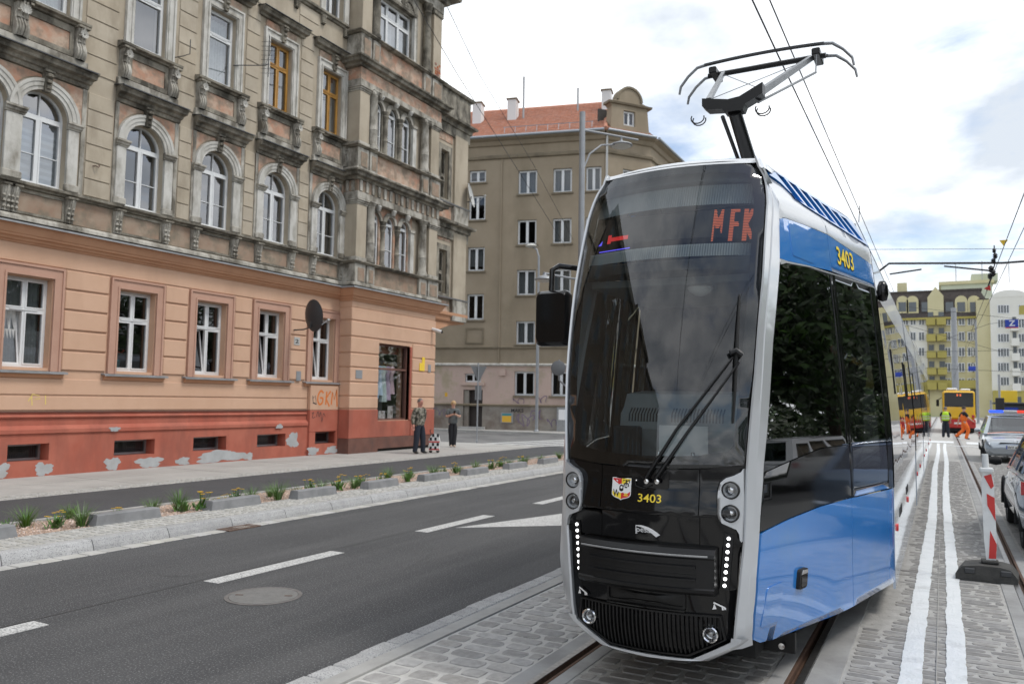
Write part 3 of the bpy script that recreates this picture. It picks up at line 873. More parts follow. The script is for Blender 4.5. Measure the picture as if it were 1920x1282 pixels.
for k in range(0, len(edges), 2):
    a0, a1 = edges[k] + .02, edges[k + 1] - .02
    if a1 - a0 < .1: continue
    for j in range(5):
        z0 = 2.225 + j * .42
        bx('plaster_block', 'orange_plaster', F0, a0, a1, z0 + .018, z0 + .402, 0, .035, .016)
OPN = {1: 0, 3: 0, 4: 0, 5: 0}
for i, c in enumerate(WC):
    MB().slab(rect(c - .685, c + .685, 2.205, 4.31), [rect(c - .485, c + .485, 2.2051, 4.09)], F0, 0, .045).obj('window_surround', 'frame_pink', TEN)
    MB().slab(rect(c - .685, c + .685, 2.205, 4.31), [rect(c - .64, c + .64, 2.2051, 4.265)], F0, .045, .07).obj('surround_moulding', 'frame_pink', TEN)
    MB().slab(rect(c - .515, c + .515, 2.206, 4.12), [rect(c - .475, c + .475, 2.2061, 4.08)], F0, .046, .062).obj('surround_moulding', 'frame_pink', TEN)
    mould('window_sill', 'lead', F0, c - .80, c + .80, [(-.2, 2.19), (.14, 2.165), (.145, 2.15), (.145, 2.19), (-.2, 2.235)])
    mould('sill_moulding', 'orange_dark', F0, c - .74, c + .74, [(0, 2.06), (.05, 2.07), (.06, 2.10), (.10, 2.13), (.10, 2.16), (0, 2.175)])
    rect_win(TEN, F0, c - .46, c + .46, 2.27, 4.06, -.17, opened=(OPN.get(i)), curtain=((3.0 if i == 1 else 2.4), 4.0) if i == 1 else ((2.35, 2.9) if i == 1 else None))
# the net curtain of the leftmost window and plants behind the second
cm = MB()
for lo, hi in ((2.33, 3.02),):
    cm.grid([[F0(8.93 + .84 * k / 40, z, -.30 + .02 * math.sin(k * 2.1)) for k in range(41)] for z in (lo, hi)])
cm.obj('curtain', 'curtain', TEN, smooth=60)
mould('cornice', 'orange_dark', F0, 3, 18.55, [(0, 4.69), (.05, 4.70), (.06, 4.735), (.10, 4.745), (.12, 4.79), (.17, 4.81), (.18, 4.845), (.20, 4.86), (.27, 5.01), (.30, 5.015), (.30, 5.04), (0, 5.045)], smooth=20)
mould('cornice_flashing', 'lead', F0, 3, 18.5, [(0, 5.05), (.325, 5.042), (.33, 5.02), (.338, 5.02), (.335, 5.056), (0, 5.12)])
# oriel under window five (GKM)
bx('pedestal', 'orange_plaster', F0, 17.36, 18.56, 1.40, 2.10, 0, .12, .01)
bx('pedestal', 'plinth_red', F0, 17.36, 18.56, .78, 1.396, 0, .121, .01)
MB().slab(rect(17.36, 18.56, -.1, .778), [rect(17.6, 18.48, .42, .7779)], F0, .05, .119).obj('pedestal', 'plinth_red', TEN)
# cellar lights
for (a, b) in CEL:
    w = MB().slab(rect(a + .004, b - .004, .424, .756), [rect(a + .05, b - .05, .47, .71)], F0, -.30, -.24).obj('cellar_window', 'metal_grey', TEN)
    MB().poly([F0(a + .05, .47, -.28), F0(b - .05, .47, -.28), F0(b - .05, .71, -.28), F0(a + .05, .71, -.28)]).obj('pane', 'pane_dark', w)
    mesh_ = MB()
    n = int((b - a - .1) / .045)
    for k in range(1, n):
        x = a + .05 + (b - a - .1) * k / n
        mesh_.box(XF - .238, XF - .232, x - .003, x + .003, .47, .71)
    for k in range(1, 6):
        mesh_.box(XF - .239, XF - .233, a + .05, b - .05, .47 + .24 * k / 6 - .003, .47 + .24 * k / 6 + .003)
    tag(mesh_.obj('wire_mesh', 'metal_dark', w, merge=False), kind='stuff')
# grey filler patches on the plinth
def blob(a0, a1, b0, b1, seed, bottom=False, n=44):
    r = random.Random(seed); P = []
    ph = [r.uniform(0, 6.3) for _ in range(6)]
    for k in range(n):
        t = 2 * math.pi * k / n
        q = 1 + .16 * math.sin(3 * t + ph[0]) + .10 * math.sin(5 * t + ph[1]) + .07 * math.sin(9 * t + ph[2]) + .05 * math.sin(14 * t + ph[3]) + r.uniform(-.05, .05)
        ca, sa = math.cos(t), math.sin(t)
        e = (abs(ca) ** 3 + abs(sa) ** 3) ** (-1 / 3)
        x = (a0 + a1) / 2 + ca * e * q * (a1 - a0) / 2 * .92; z = (b0 + b1) / 2 + sa * e * q * (b1 - b0) / 2 * .92
        P.append((x, max(z, b0) if bottom else z))
    Q = []
    for p in P:
        if not Q or abs(p[0] - Q[-1][0]) + abs(p[1] - Q[-1][1]) > 1e-3: Q.append(p)
    return Q
for i, (a0, a1, b0, b1, d) in enumerate([(8.7, 9.14, .12, .42, .05), (9.62, 10.0, .12, .38, .05), (11.14, 11.5, .12, .40, .05), (11.9, 12.6, .12, .36, .05), (12.95, 13.35, .12, .30, .05), (13.5, 15.1, .12, .40, .05), (15.0, 15.35, .12, .3, .05), (16.55, 17.0, .36, .78, .05), (17.30, 17.75, .12, .36, .119), (18.05, 18.6, .12, .34, .119), (16.1, 16.35, .9, 1.02, .085), (11.18, 11.44, .96, 1.06, .085), (14.2, 14.6, .2, .42, .05)]):
    MB().prism(blob(a0, a1, b0, b1, i + 20, b0 < .2), F0, d - .004, d + .0035 + i * .0002).obj('plaster_patch', 'filler_grey', TEN)

# ---- first floor
AC = [8.22, 9.42, 11.76, 13.82, 15.86, 17.95]
HOLE_1 = [arch(c - .50, c + .50, 5.93, 7.37) for c in AC] + [rect(6.0, 6.9, 5.93, 7.9)]
MB().slab(rect(3, 18.65, 5.061, 8.52), HOLE_1, F0, -.4, 0).obj('wall', 'plaster_tan', TEN)
mould('ledge', 'stone_dirty', F0, 3, 18.55, [(0, 5.79), (.06, 5.80), (.07, 5.83), (.15, 5.85), (.16, 5.90), (0, 5.93)])
mould('base_moulding', 'stone_trim', F0, 3, 18.55, [(0, 5.122), (.16, 5.125), (.15, 5.19), (.10, 5.24), (.06, 5.25), (0, 5.255)])
def foliage_console(fn, a, z0, z1, w, d, m='stone_dirty', flower=None, name='console'):
    """scrolled bracket with a leaf front"""
    mb = MB(); n = 9
    prof = []
    for k in range(n + 1):
        t = k / n
        q = d * (.42 + .58 * (math.cos(t * math.pi * 1.15) * .5 + .5)) if not flower else d * (.55 + .45 * math.cos(t * math.pi * 1.3) ** 2)
        prof.append((q, z1 - (z1 - z0) * t))
    for (x0, x1, s_) in ((-.5, -.30, .86), (-.30, -.1, 1.0), (-.1, .1, 1.12), (.1, .30, 1.0), (.30, .5, .86)):
        rows = [[fn(a + x * w, z, q * s_) for q, z in prof] for x in (x0, x1)]
        mb.grid(rows)
        for x in (x0, x1):
            mb.poly([fn(a + x * w, z, q * s_) for q, z in prof] + [fn(a + x * w, z0, -.01), fn(a + x * w, z1, -.01)])
    for k in range(4):                         # leaf ribs
        z = z0 + (z1 - z0) * (.15 + .2 * k)
        for s_ in (-1, 1):
            mb.box(0, 0, 0, 0, 0, 0) if False else None
            p = fn(a + s_ * .24 * w, z, d * .62)
            mb.lathe([(0, -.03), (.035, -.01), (.03, .02), (0, .05)], 6, Matrix.Translation(p), caps=False)
    o = mb.obj(name, m, TEN, smooth=35)
    if flower:
        fl = MB()
        zc = z0 + (z1 - z0) * flower
        for k in range(14):
            t = 2 * math.pi * k / 14
            fl.poly([fn(a + .02 * math.cos(t - .25), zc + .02 * math.sin(t - .25), d * 1.02), fn(a + .08 * math.cos(t - .14), zc + .08 * math.sin(t - .14), d * 1.10), fn(a + .095 * math.cos(t), zc + .095 * math.sin(t), d * 1.06), fn(a + .08 * math.cos(t + .14), zc + .08 * math.sin(t + .14), d * 1.10), fn(a + .02 * math.cos(t + .25), zc + .02 * math.sin(t + .25), d * 1.02)])
        fl.obj('rosette', 'stone_white', o)
    return o
CONS = [(c - .62, c) for c in AC[2:]] + [(c + .62, c) for c in AC[1:]] + [(7.62, 8.22), (8.74, 0), (8.9, 0)]
for a, _c in CONS:
    foliage_console(F0, a, 5.27, 5.80, .17, .17, 'stone_trim')
    bx('console_cap', 'stone_dirty', F0, a - .11, a + .11, 5.755, 5.80, .05, .20)
for i, c in enumerate(AC[1:]):
    bx('spandrel_panel', 'panel_brown', F0, c - .50, c + .50, 5.32, 5.72, -.01, .012, .004)
    MB().slab(rect(c - .53, c + .53, 5.28, 5.76), [rect(c - .48, c + .48, 5.33, 5.71)], F0, 0, .035).obj('panel_frame', 'stone_dirty', TEN)
for a0, a1 in ((10.15, 11.02), (12.5, 13.1), (14.55, 15.14), (16.6, 17.2)):
    bx('plaster_panel', 'panel_brown', F0, a0, a1, 5.27, 5.77, -.01, .018, .006)
def voussoir_ring(fn, c, bs, r0, r1, d0, d1, m, name='archivolt'):
    mb = MB(); n = 20
    prof = [(r0, d0), (r0, d1 * .7), (r0 + (r1 - r0) * .3, d1 * .72), (r0 + (r1 - r0) * .34, d1 * .95), (r0 + (r1 - r0) * .66, d1), (r0 + (r1 - r0) * .72, d1 * 1.2), (r1, d1 * 1.25), (r1, d0)]
    rows = []
    for k in range(n + 1):
        t = math.pi * k / n
        rows.append([fn(c + r * math.cos(t), bs + r * math.sin(t), d) for r, d in prof])
    mb.grid(rows, close=True)
    return mb.obj(name, m, TEN, smooth=30)
def keystone(fn, c, z0, z1, d, m='stone_dirty', w=.17):
    mb = MB()
    P = [(c - w * .36, z0), (c + w * .36, z0), (c + w * .55, z1), (c - w * .55, z1)]
    mb.prism(P, fn, -.01, d * .7)
    for k in range(3):
        z = z0 + (z1 - z0) * (.2 + .27 * k)
        mb.lathe([(0, -.05), (.05 + .012 * k, -.03), (.055 + .012 * k, .02), (0, .06)], 7, Matrix.Translation(fn(c, z, d * (.62 + .12 * k))), caps=False)
    p = fn(c - w * .62, z1 - .05, 0); q = fn(c + w * .62, z1, d)
    mb.box(p[0], q[0], p[1], q[1], p[2], q[2], .008)
    return mb.obj('keystone', m, TEN, smooth=35)
for i, c in enumerate(AC):
    arch_win(TEN, F0, c - .50, c + .50, 5.93, 7.37, -.15, blind=(i <= 1), pane='pane' )
    bx('window_sill', 'stone_white', F0, c - .50, c + .50, 5.90, 5.935, -.25, .05)
    for s_ in (-1, 1):
        if i == 0 and s_ == 1: continue
        a = c + s_ * .615
        lo, hi = a - .115, a + .115
        if i == 1 and s_ == -1: lo, hi = 8.66, 8.98
        bx('pilaster', 'stone_white', F0, lo, hi, 6.08, 7.22, 0, .075, .008)
        bx('pilaster_base', 'stone_trim', F0, lo - .03, hi + .03, 5.925, 6.08, 0, .11, .02)
        mould('impost', 'stone_trim', F0, lo - .01, hi + .01, [(0, 7.22), (.085, 7.225), (.09, 7.25), (.12, 7.27), (.125, 7.31), (.16, 7.33), (.16, 7.37), (0, 7.385)], ends=.3)
    voussoir_ring(F0, c, 7.37, .502, .725, -.02, .085, 'stone_white')
    keystone(F0, c, 7.84, 8.28, .17)
HOODS = [(7.3, 10.3), (10.98, 12.62), (13.06, 14.66), (15.08, 16.68), (17.14, 18.50)]
for (a0, a1) in HOODS:
    bx('spandrel', 'panel_pink', F0, a0 + .08, a1 - .08, 7.40, 8.24, -.3 if False else .002, .016, .003) if False else None
    mould('hood_cornice', 'stone_dirty', F0, a0, a1, [(0, 8.20), (.06, 8.21), (.08, 8.28), (.13, 8.30), (.16, 8.36), (.26, 8.39), (.27, 8.44), (.30, 8.47), (.31, 8.50), (.04, 8.55), (0, 8.55)], ends=.25)
    mould('hood_flashing', 'metal_dark', F0, a0 - .06, a1 + .06, [(0, 8.556), (.345, 8.506), (.35, 8.49), (.356, 8.49), (.352, 8.516), (0, 8.572)])
    for a in (a0 + .04, a1 - .04):
        bx('aedicule_strip', 'stone_trim', F0, a - .05, a + .05, 5.93, 8.2, 0, .035)
# spandrels: pink corner pieces cut round the archivolt
for c in AC:
    for s_ in (-1, 1):
        if c == AC[0] and s_ == 1 or c == AC[1] and s_ == -1: w = .60
        else: w = .79 if c != AC[-1] else .74
        P = [(c + s_ * .735 * math.cos(rad(t)), 7.40 + .735 * math.sin(rad(t))) for t in range(0, 91, 9)] + [(c, 8.18), (c + s_ * w, 8.18), (c + s_ * w, 7.40)]
        if w < .72: P = [p for p in P if abs(p[0] - c) <= w + .001] + []
        Q = []
        for p in P:
            if not Q or abs(p[0] - Q[-1][0]) + abs(p[1] - Q[-1][1]) > 1e-3: Q.append(p)
        MB().slab(Q, [], F0, 0, .02).obj('spandrel', 'panel_pink', TEN)
def bands(segs, z0, z1, h, fn=F0, m='plaster_tan_band'):
    n = round((z1 - z0) / h)
    for a0, a1 in segs:
        for k in range(n):
            za, zb = z0 + (z1 - z0) * k / n, z0 + (z1 - z0) * (k + 1) / n
            bx('plaster_course', m, fn, a0 + .004, a1 - .004, za + .011, zb - .011, 0, .022, .010)
bands([(4, 7.28), (10.34, 10.94), (12.66, 13.02), (14.70, 15.04), (16.72, 17.10)], 5.94, 8.19, .38)

# ---- second floor
W2 = [8.22, 9.42, 11.74, 13.82, 15.84, 17.95]
HOLE_2 = [rect(c - .42, c + .42, 9.62, 11.46) for c in W2]
MB().slab(rect(3, 18.65, 8.521, 12.2), HOLE_2, F0, -.4, 0).obj('wall', 'plaster_tan', TEN)
for i, c in enumerate(W2):
    wood = i in (4, 5)
    rect_win(TEN, F0, c - .42, c + .42, 9.62, 11.46, -.11, m='wood_yellow' if wood else 'upvc', trans=.34, pane='pane', opened=None, curtain=(9.7, 11.3) if i in (0, 1, 3) or i == 5 else None, cols=2 if wood else 1)
    MB().slab(rect(c - .64, c + .64, 9.56, 11.72), [rect(c - .425, c + .425, 9.5601, 11.47)], F0, 0, .05).obj('window_surround', 'stone_white', TEN)
    MB().slab(rect(c - .64, c + .64, 9.56, 11.72), [rect(c - .59, c + .59, 9.5601, 11.67)], F0, .05, .085).obj('surround_moulding', 'stone_white', TEN)
    MB().slab(rect(c - .50, c + .50, 9.561, 11.545), [rect(c - .455, c + .455, 9.5611, 11.50)], F0, .0505, .075).obj('surround_moulding', 'stone_white', TEN)
    bx('head_panel', 'panel_pink', F0, c - .58, c + .58, 11.74, 11.95, 0, .02, .003)
    keystone(F0, c, 11.50, 11.96, .2, w=.15)
    # parapet under the window: ledge, consoles with a daisy, sunk panel
    mould('ledge', 'stone_dirty', F0, c - .80, c + .80, [(0, 9.42), (.10, 9.44), (.12, 9.47), (.20, 9.49), (.21, 9.54), (.05, 9.565), (0, 9.57)])
    bx('parapet_panel', 'panel_pink', F0, c - .46, c + .46, 8.86, 9.30, 0, .02, .004)
    MB().slab(rect(c - .52, c + .52, 8.78, 9.42), [rect(c - .43, c + .43, 8.89, 9.28)], F0, .0, .05).obj('panel_frame', 'stone_dirty', TEN)
    for s_ in (-1, 1):
        foliage_console(F0, c + s_ * .63, 8.74, 9.42, .20, .22, 'stone_trim', flower=.78)
        bx('console_cap', 'stone_dirty', F0, c + s_ * .63 - .13, c + s_ * .63 + .13, 9.40, 9.45, 0, .24)
for (a0, a1) in [(7.3, 10.3)] + [(c - .84, c + .84) for c in W2[2:5]] + [(17.13, 18.52)]:
    bx('parapet_base', 'stone_trim', F0, a0 + .05, a1 - .05, 8.57, 8.745, 0, .10, .01)
    mould('hood_cornice', 'stone_dirty', F0, a0, a1, [(0, 11.96), (.08, 11.97), (.10, 12.02), (.20, 12.04), (.22, 12.10), (.26, 12.13), (.27, 12.165), (.03, 12.20), (0, 12.20)], ends=.25)
    mould('hood_flashing', 'metal_dark', F0, a0 - .05, a1 + .05, [(0, 12.206), (.30, 12.17), (.31, 12.155), (.316, 12.155), (.306, 12.18), (0, 12.22)])
bands([(4, 7.4), (10.2, 10.96), (12.52, 13.04), (14.6, 15.06), (16.62, 17.14)], 8.6, 12.16, .40)

# ---- third floor
W3 = [8.3, 9.42, 11.74, 13.82, 15.84, 17.95]
MB().slab(rect(3, 18.65, 12.201, 16.2), [rect(c - .42, c + .42, 13.2, 15.0) for c in W3], F0, -.4, 0).obj('wall', 'plaster_tan', TEN)
mould('ledge', 'stone_dirty', F0, 3, 18.52, [(0, 13.0), (.06, 13.01), (.08, 13.05), (.14, 13.07), (.15, 13.13), (0, 13.16)])
for c in W3:
    rect_win(TEN, F0, c - .42, c + .42, 13.2, 15.0, -.16, trans=.3, pane='pane')
    MB().slab(rect(c - .62, c + .62, 13.165, 15.25), [rect(c - .425, c + .425, 13.1651, 15.01)], F0, 0, .06).obj('window_surround', 'stone_white', TEN)
    for s_ in (-1, 1):
        foliage_console(F0, c + s_ * .5, 12.74, 13.0, .15, .13)
bands([(10.2, 11.1), (12.4, 13.18), (14.46, 15.2), (16.5, 17.3)], 12.26, 12.98, .36)
mould('roof_cornice', 'stone_dirty', F0, 3, 18.6, [(0, 15.6), (.1, 15.65), (.15, 15.85), (.5, 15.95), (.55, 16.1), (0, 16.25)])
MB().box(-25, -15.9, 3, 23, 16.26, 16.5).obj('roof', 'metal_dark', TEN)

# ---- corner bay: ground floor with shop window
BY0, BY1 = 18.62, 23.05
SH = (19.95, 21.60, 1.07, 3.48)
MB().slab(rect(BY0, BY1, .56, 5.06), [rect(*SH)], FB, -.5, 0).obj('bay_wall', 'orange_plaster', TEN)
MB().box(XF - .3, XB - .5, BY0, BY0 + .4, .0, 16).obj('bay_return', 'plaster_tan', TEN)
CZ = [1.43, 1.81, 2.23, 2.67, 3.10, 3.59, 4.07, 4.46]
for k in range(len(CZ) - 1):
    z0, z1 = CZ[k] + .02, CZ[k + 1] - .02
    sg = [(BY0, BY1)] if z0 >= SH[3] - .02 else [(BY0, SH[0]), (SH[1] + .14, BY1)]
    if k == 4: z1 = CZ[5] - .02
    for j, (a0, a1) in enumerate(sg):
        x0 = XF + .0 if a0 == BY0 else XB - .2
        MB().box(x0, XB + .03, a0 - (.03 if a0 == BY0 else 0), a1 + (.03 if a1 == BY1 else 0), z0, z1, .018).obj('plaster_block', 'orange_plaster', TEN)
MB().box(XF, XB + .012, BY0 - .012, BY1 + .012, 4.48, 4.66, .006).obj('frieze', 'orange_plaster', TEN)
for (a0, a1) in ((BY0, SH[0]), (SH[1] + .10, BY1)):
    MB().box(XF if a0 == BY0 else XB - .2, XB + .04, a0 - (.035 if a0 == BY0 else 0), a1 + (.03 if a1 == BY1 else 0), .56, 1.41, .01).obj('bay_plinth', 'plinth_red', TEN)
MB().box(XB - .3, XB + .012, SH[0], SH[1] + .10, .56, 1.06, .006).obj('bay_plinth', 'plinth_red', TEN)
MB().box(XF, XB + .055, BY0 - .05, SH[0] + .02, -.1, .555, .01).obj('bay_base', 'base_brown', TEN)
MB().box(XB - .4, XB + .03, SH[0] + .02, BY1 + .02, .2, .555, .01).obj('bay_base', 'base_brown', TEN)
MB().box(XB - .4, XB - .12, SH[0] + .02, BY1 - .05, -.1, .2).obj('cellar_opening', 'room_dark', TEN)
bx('shop_jamb', 'plinth_red', FB, SH[1], SH[1] + .10, SH[2], SH[3] - .02, -.3, .035, .006)
def bay_mould(name, m, prof, a0=BY0, a1=BY1):
    """moulding that also turns along the left return of the bay"""
    rows = [[(XF - .05, a0 - p[0], p[1]) for p in prof], [(XB + p[0], a0 - p[0], p[1]) for p in prof], [(XB + p[0], a1 + p[0], p[1]) for p in prof], [(XF - .05, a1 + p[0], p[1]) for p in prof]]
    mb = MB().grid(rows, close=True); mb.poly(rows[0]); mb.poly(rows[-1])
    return mb.obj(name, m, TEN, smooth=20)
bay_mould('cornice', 'orange_dark', [(0, 4.65), (.05, 4.66), (.06, 4.70), (.10, 4.72), (.12, 4.78), (.17, 4.80), (.18, 4.84), (.27, 4.98), (.30, 4.985), (.30, 5.02), (0, 5.03)])
bay_mould('cornice_flashing', 'lead', [(0, 5.035), (.325, 5.025), (.33, 5.0), (.338, 5.0), (.336, 5.045), (0, 5.11)])
# shop window with frame, bar, panes and goods
sw_ = MB().slab(rect(SH[0] + .003, SH[1] - .003, SH[2] + .003, SH[3] - .003), [rect(SH[0] + .05, SH[1] - .05, SH[2] + .05, 2.66), rect(SH[0] + .05, SH[1] - .05, 2.72, SH[3] - .06)], FB, -.22, -.10).obj('shop_window', 'base_brown', TEN)
glass('shop_glass', (.82, .84, .85), refl=.9, base=.10)
add_panes(sw_, FB, [rect(SH[0] + .05, SH[1] - .05, SH[2] + .05, 2.66), rect(SH[0] + .05, SH[1] - .05, 2.72, SH[3] - .06)], -.16, 'shop_glass')
mat('shop_back', (.34, .34, .34), (.42, .42, .42), scale=1, rough=.8)
MB().box(XB - 1.35, XB - 1.3, SH[0] - .3, SH[1] + .3, .9, 3.6).obj('shop_backdrop', 'shop_back', TEN)
MB().box(XB - 1.3, XB - .45, SH[0] - .3, SH[1] + .3, .95, 1.06).obj('shop_floor', 'stone_white', TEN)
bx('shop_valance', 'plinth_red', FB, SH[0] - .1, SH[1] + .1, 3.2, 3.5, -.5, -.46)
MB().tube([(XB - .40, SH[0] - .1, 2.93), (XB - .40, SH[1] + .1, 2.93)], .012, 8).obj('clothes_rail', 'metal_grey', TEN)

# ---- corner bay: upper storeys
def bay_floor(z0, zs, zcap, zent, ztop, dentils, cap):
    """z0 sill, zs springing, zcap column top, zent..ztop entablature"""
    cs = [19.71, 20.48, 21.25]
    MB().slab(rect(19.40, 21.70, z0, zcap + .25), [arch(c - .22, c + .22, z0 + .01, zs) for c in cs], FB, -.35, -.12).obj('bay_wall', 'panel_pink' if dentils else 'stone_dirty', TEN)
    bx('bay_wall', 'plaster_tan', FB, 21.70, 22.62, z0 - .4, zcap + .25, -.4, -.14)
    for i, c in enumerate(cs):
        arch_win(TEN, FB, c - .215, c + .215, z0 + .012, zs, -.17, cols=1, pane='pane')
        voussoir_ring(FB, c, zs, .222, .36, -.14, -.06, 'stone_trim')
        keystone(FB, c, zs + .26, zcap + .05, .08, 'stone_white', w=.13)
    for a in (20.095, 20.865, 21.62, 19.42):
        Mt = Matrix.Translation(FB(a, 0, -.10))
        if a in (20.095, 20.865):
            MB().lathe([(.12, z0), (.12, z0 + .06), (.085, z0 + .12), (.085, z0 + .5), (.10, z0 + .52), (.08, z0 + .55), (.072, zs - .36), (.09, zs - .33), (.08, zs - .28), (.13, zs - .16), (.10, zs - .12), (.14, zs - .02), (.14, zs)], 12, Mt).obj('colonnette', 'stone_dirty', TEN, smooth=40)
        else:
            bx('jamb_pilaster', 'stone_white' if a > 21 else 'stone_trim', FB, a - .1, a + .1, z0, zs - .05, -.16, -.02)
            bx('impost', 'stone_trim', FB, a - .13, a + .13, zs - .08, zs + .02, -.16, .01, .01)
    for a in (19.32, 22.13):
        Mt = Matrix.Translation(FB(a, 0, .03))
        MB().lathe([(.19, z0), (.19, z0 + .07), (.165, z0 + .09), (.17, z0 + .14), (.145, z0 + .18), (.145, z0 + .6), (.155, z0 + .62), (.145, z0 + .64), (.125, zcap - .16), (.145, zcap - .13), (.13, zcap - .10), (.17, zcap - .04), (.18, zcap)], 18, Mt).obj('column', 'stone_trim', TEN, smooth=40)
        bx('column_abacus', 'stone_trim', FB, a - .19, a + .19, zcap, zcap + .05, -.18, .22)
        if cap == 'ionic':
            for s_ in (-1, 1):
                p = FB(a + s_ * .16, zcap - .06, .19)
                MB().lathe([(0, -.03), (.075, -.03), (.08, 0), (.05, .02), (.055, .03), (0, .035)], 14, Matrix.Translation(p) @ Matrix.Rotation(rad(90), 4, 'Y')).obj('volute', 'stone_trim', TEN, smooth=40)
    for (a0, a1) in ((BY0 + .03, 19.12), (22.50, BY1 - .05)):
        MB().box(XF if a0 < 19 else XB - .3, XB + .05, a0, a1, z0 + .12, zcap - .12, .012).obj('pilaster', 'plaster_tan', TEN)
        MB().box(XF if a0 < 19 else XB - .3, XB + .09, a0 - .03, a1 + .03, z0 - .02, z0 + .118, .02).obj('pilaster_base', 'stone_trim', TEN)
        for k in range(3):
            MB().box(XF if a0 < 19 else XB - .3, XB + .07 + .03 * k, a0 - .02 - .025 * k, a1 + .02 + .025 * k, zcap - .12 + .055 * k, zcap - .07 + .055 * k, .01).obj('pilaster_capital', 'stone_trim', TEN)
    MB().box(XF, XB + .10, BY0 - .02, BY1 + .02, zcap + .051, zent, .01).obj('architrave', 'stone_trim', TEN)
    MB().box(XF, XB + .08, BY0, BY1, zent, ztop - .2, .006).obj('frieze', 'panel_pink' if not dentils else 'panel_brown', TEN)
    if dentils:
        for k in range(15):
            a = BY0 + .12 + k * .297
            bx('triglyph', 'stone_trim', FB, a - .06, a + .06, zent + .01, ztop - .2, .08, .125, .006)
        for k in range(2):
            MB().box(XF + .12 + k * .22, XF + .22 + k * .22, BY0 - .045, BY0, zent + .01, ztop - .2, .006).obj('triglyph', 'stone_trim', TEN)
    bay_mould('cornice', 'stone_dirty', [(.08, ztop - .2), (.14, ztop - .19), (.16, ztop - .13), (.28, ztop - .11), (.30, ztop - .03), (.36, ztop), (.37, ztop + .04), (.0, ztop + .09), (.0, ztop - .2)])
def pedestal_zone(z0, z1, m):
    MB().box(XF, XB + .0, BY0, BY1, z0, z1, .006).obj('pedestal_wall', m, TEN)
    for (a0, a1) in ((BY0 - .0, 19.08), (19.14, 19.52), (21.92, 22.36), (22.44, BY1)):
        x0 = XF if a0 < 19 else XB - .1
        MB().box(x0, XB + .10, a0 - (.05 if a0 == BY0 else 0), a1, z0, z1 - .08, .012).obj('pedestal', 'stone_trim', TEN)
        bx('pedestal_panel', 'panel_brown', FB, a0 + .08, a1 - .08, z0 + .14, z1 - .2, .10, .112, .004)
    bay_mould('ledge', 'stone_dirty', [(.0, z1 - .08), (.12, z1 - .075), (.14, z1 - .05), (.19, z1 - .03), (.19, z1), (.0, z1 + .015)])
    bay_mould('base_moulding', 'stone_trim', [(.0, z0 - .01), (.15, z0 - .005), (.14, z0 + .06), (.10, z0 + .09), (0, z0 + .10)])
pedestal_zone(5.12, 5.86, 'panel_brown')
bay_floor(5.88, 7.33, 7.72, 7.98, 8.52, True, 'tuscan')
pedestal_zone(8.62, 9.40, 'panel_pink')
bay_floor(9.42, 10.88, 11.22, 11.45, 12.02, False, 'ionic')
pedestal_zone(12.12, 12.95, 'panel_pink')
# third floor of the bay
MB().slab(rect(19.35, 21.75, 12.97, 16.0), [rect(19.50, 21.40, 13.0, 14.55)], FB, -.4, -.1).obj('bay_wall', 'stone_trim', TEN)
bx('bay_wall', 'plaster_tan', FB, 21.75, 22.62, 12.97, 16.0, -.4, -.14)
rect_win(TEN, FB, 19.50, 21.40, 13.0, 14.55, -.2, cols=3, trans=.33, pane='pane', curtain=(13.1, 14.5), low=False)
bx('window_reveal', 'stone_white', FB, 21.40, 21.50, 13.0, 14.6, -.12, .02)
for k, c in enumerate((19.82, 20.46, 21.10)):
    voussoir_ring(FB, c, 14.72, .26, .34, -.12, .0, 'stone_dirty')
    for j in range(9):
        t = rad(10 + j * 20)
        mb = MB().tube([FB(c, 14.72, -.08), FB(c + .13 * math.cos(t), 14.72 + .13 * math.sin(t), -.02), FB(c + .25 * math.cos(t), 14.72 + .25 * math.sin(t), -.06)], [.01, .028, .036], 6)
        mb.obj('shell_rib', 'stone_trim', TEN, smooth=50)
bx('lintel', 'stone_dirty', FB, 19.45, 21.5, 14.58, 14.7, -.14, .05, .01)
for a in (19.32, 22.13):
    Mt = Matrix.Translation(FB(a, 0, .03))
    MB().lathe([(.18, 12.97), (.18, 13.06), (.14, 13.14), (.14, 13.7), (.15, 13.72), (.12, 15.0), (.15, 15.04), (.12, 15.1), (.18, 15.3), (.19, 15.35)], 16, Mt).obj('column', 'stone_dirty', TEN, smooth=40)
for (a0, a1) in ((BY0 + .03, 19.12), (22.50, BY1 - .05)):
    MB().box(XF if a0 < 19 else XB - .3, XB + .05, a0, a1, 12.97, 15.2, .012).obj('pilaster', 'plaster_tan', TEN)
    MB().box(XF if a0 < 19 else XB - .3, XB + .10, a0 - .04, a1 + .04, 15.2, 15.36, .02).obj('pilaster_capital', 'stone_dirty', TEN)
MB().box(XF, XB + .10, BY0, BY1, 15.37, 15.75, .01).obj('architrave', 'stone_trim', TEN)
bay_mould('roof_cornice', 'stone_dirty', [(.1, 15.75), (.2, 15.78), (.22, 15.9), (.5, 15.98), (.52, 16.1), (.58, 16.16), (.0, 16.25), (0, 15.75)])
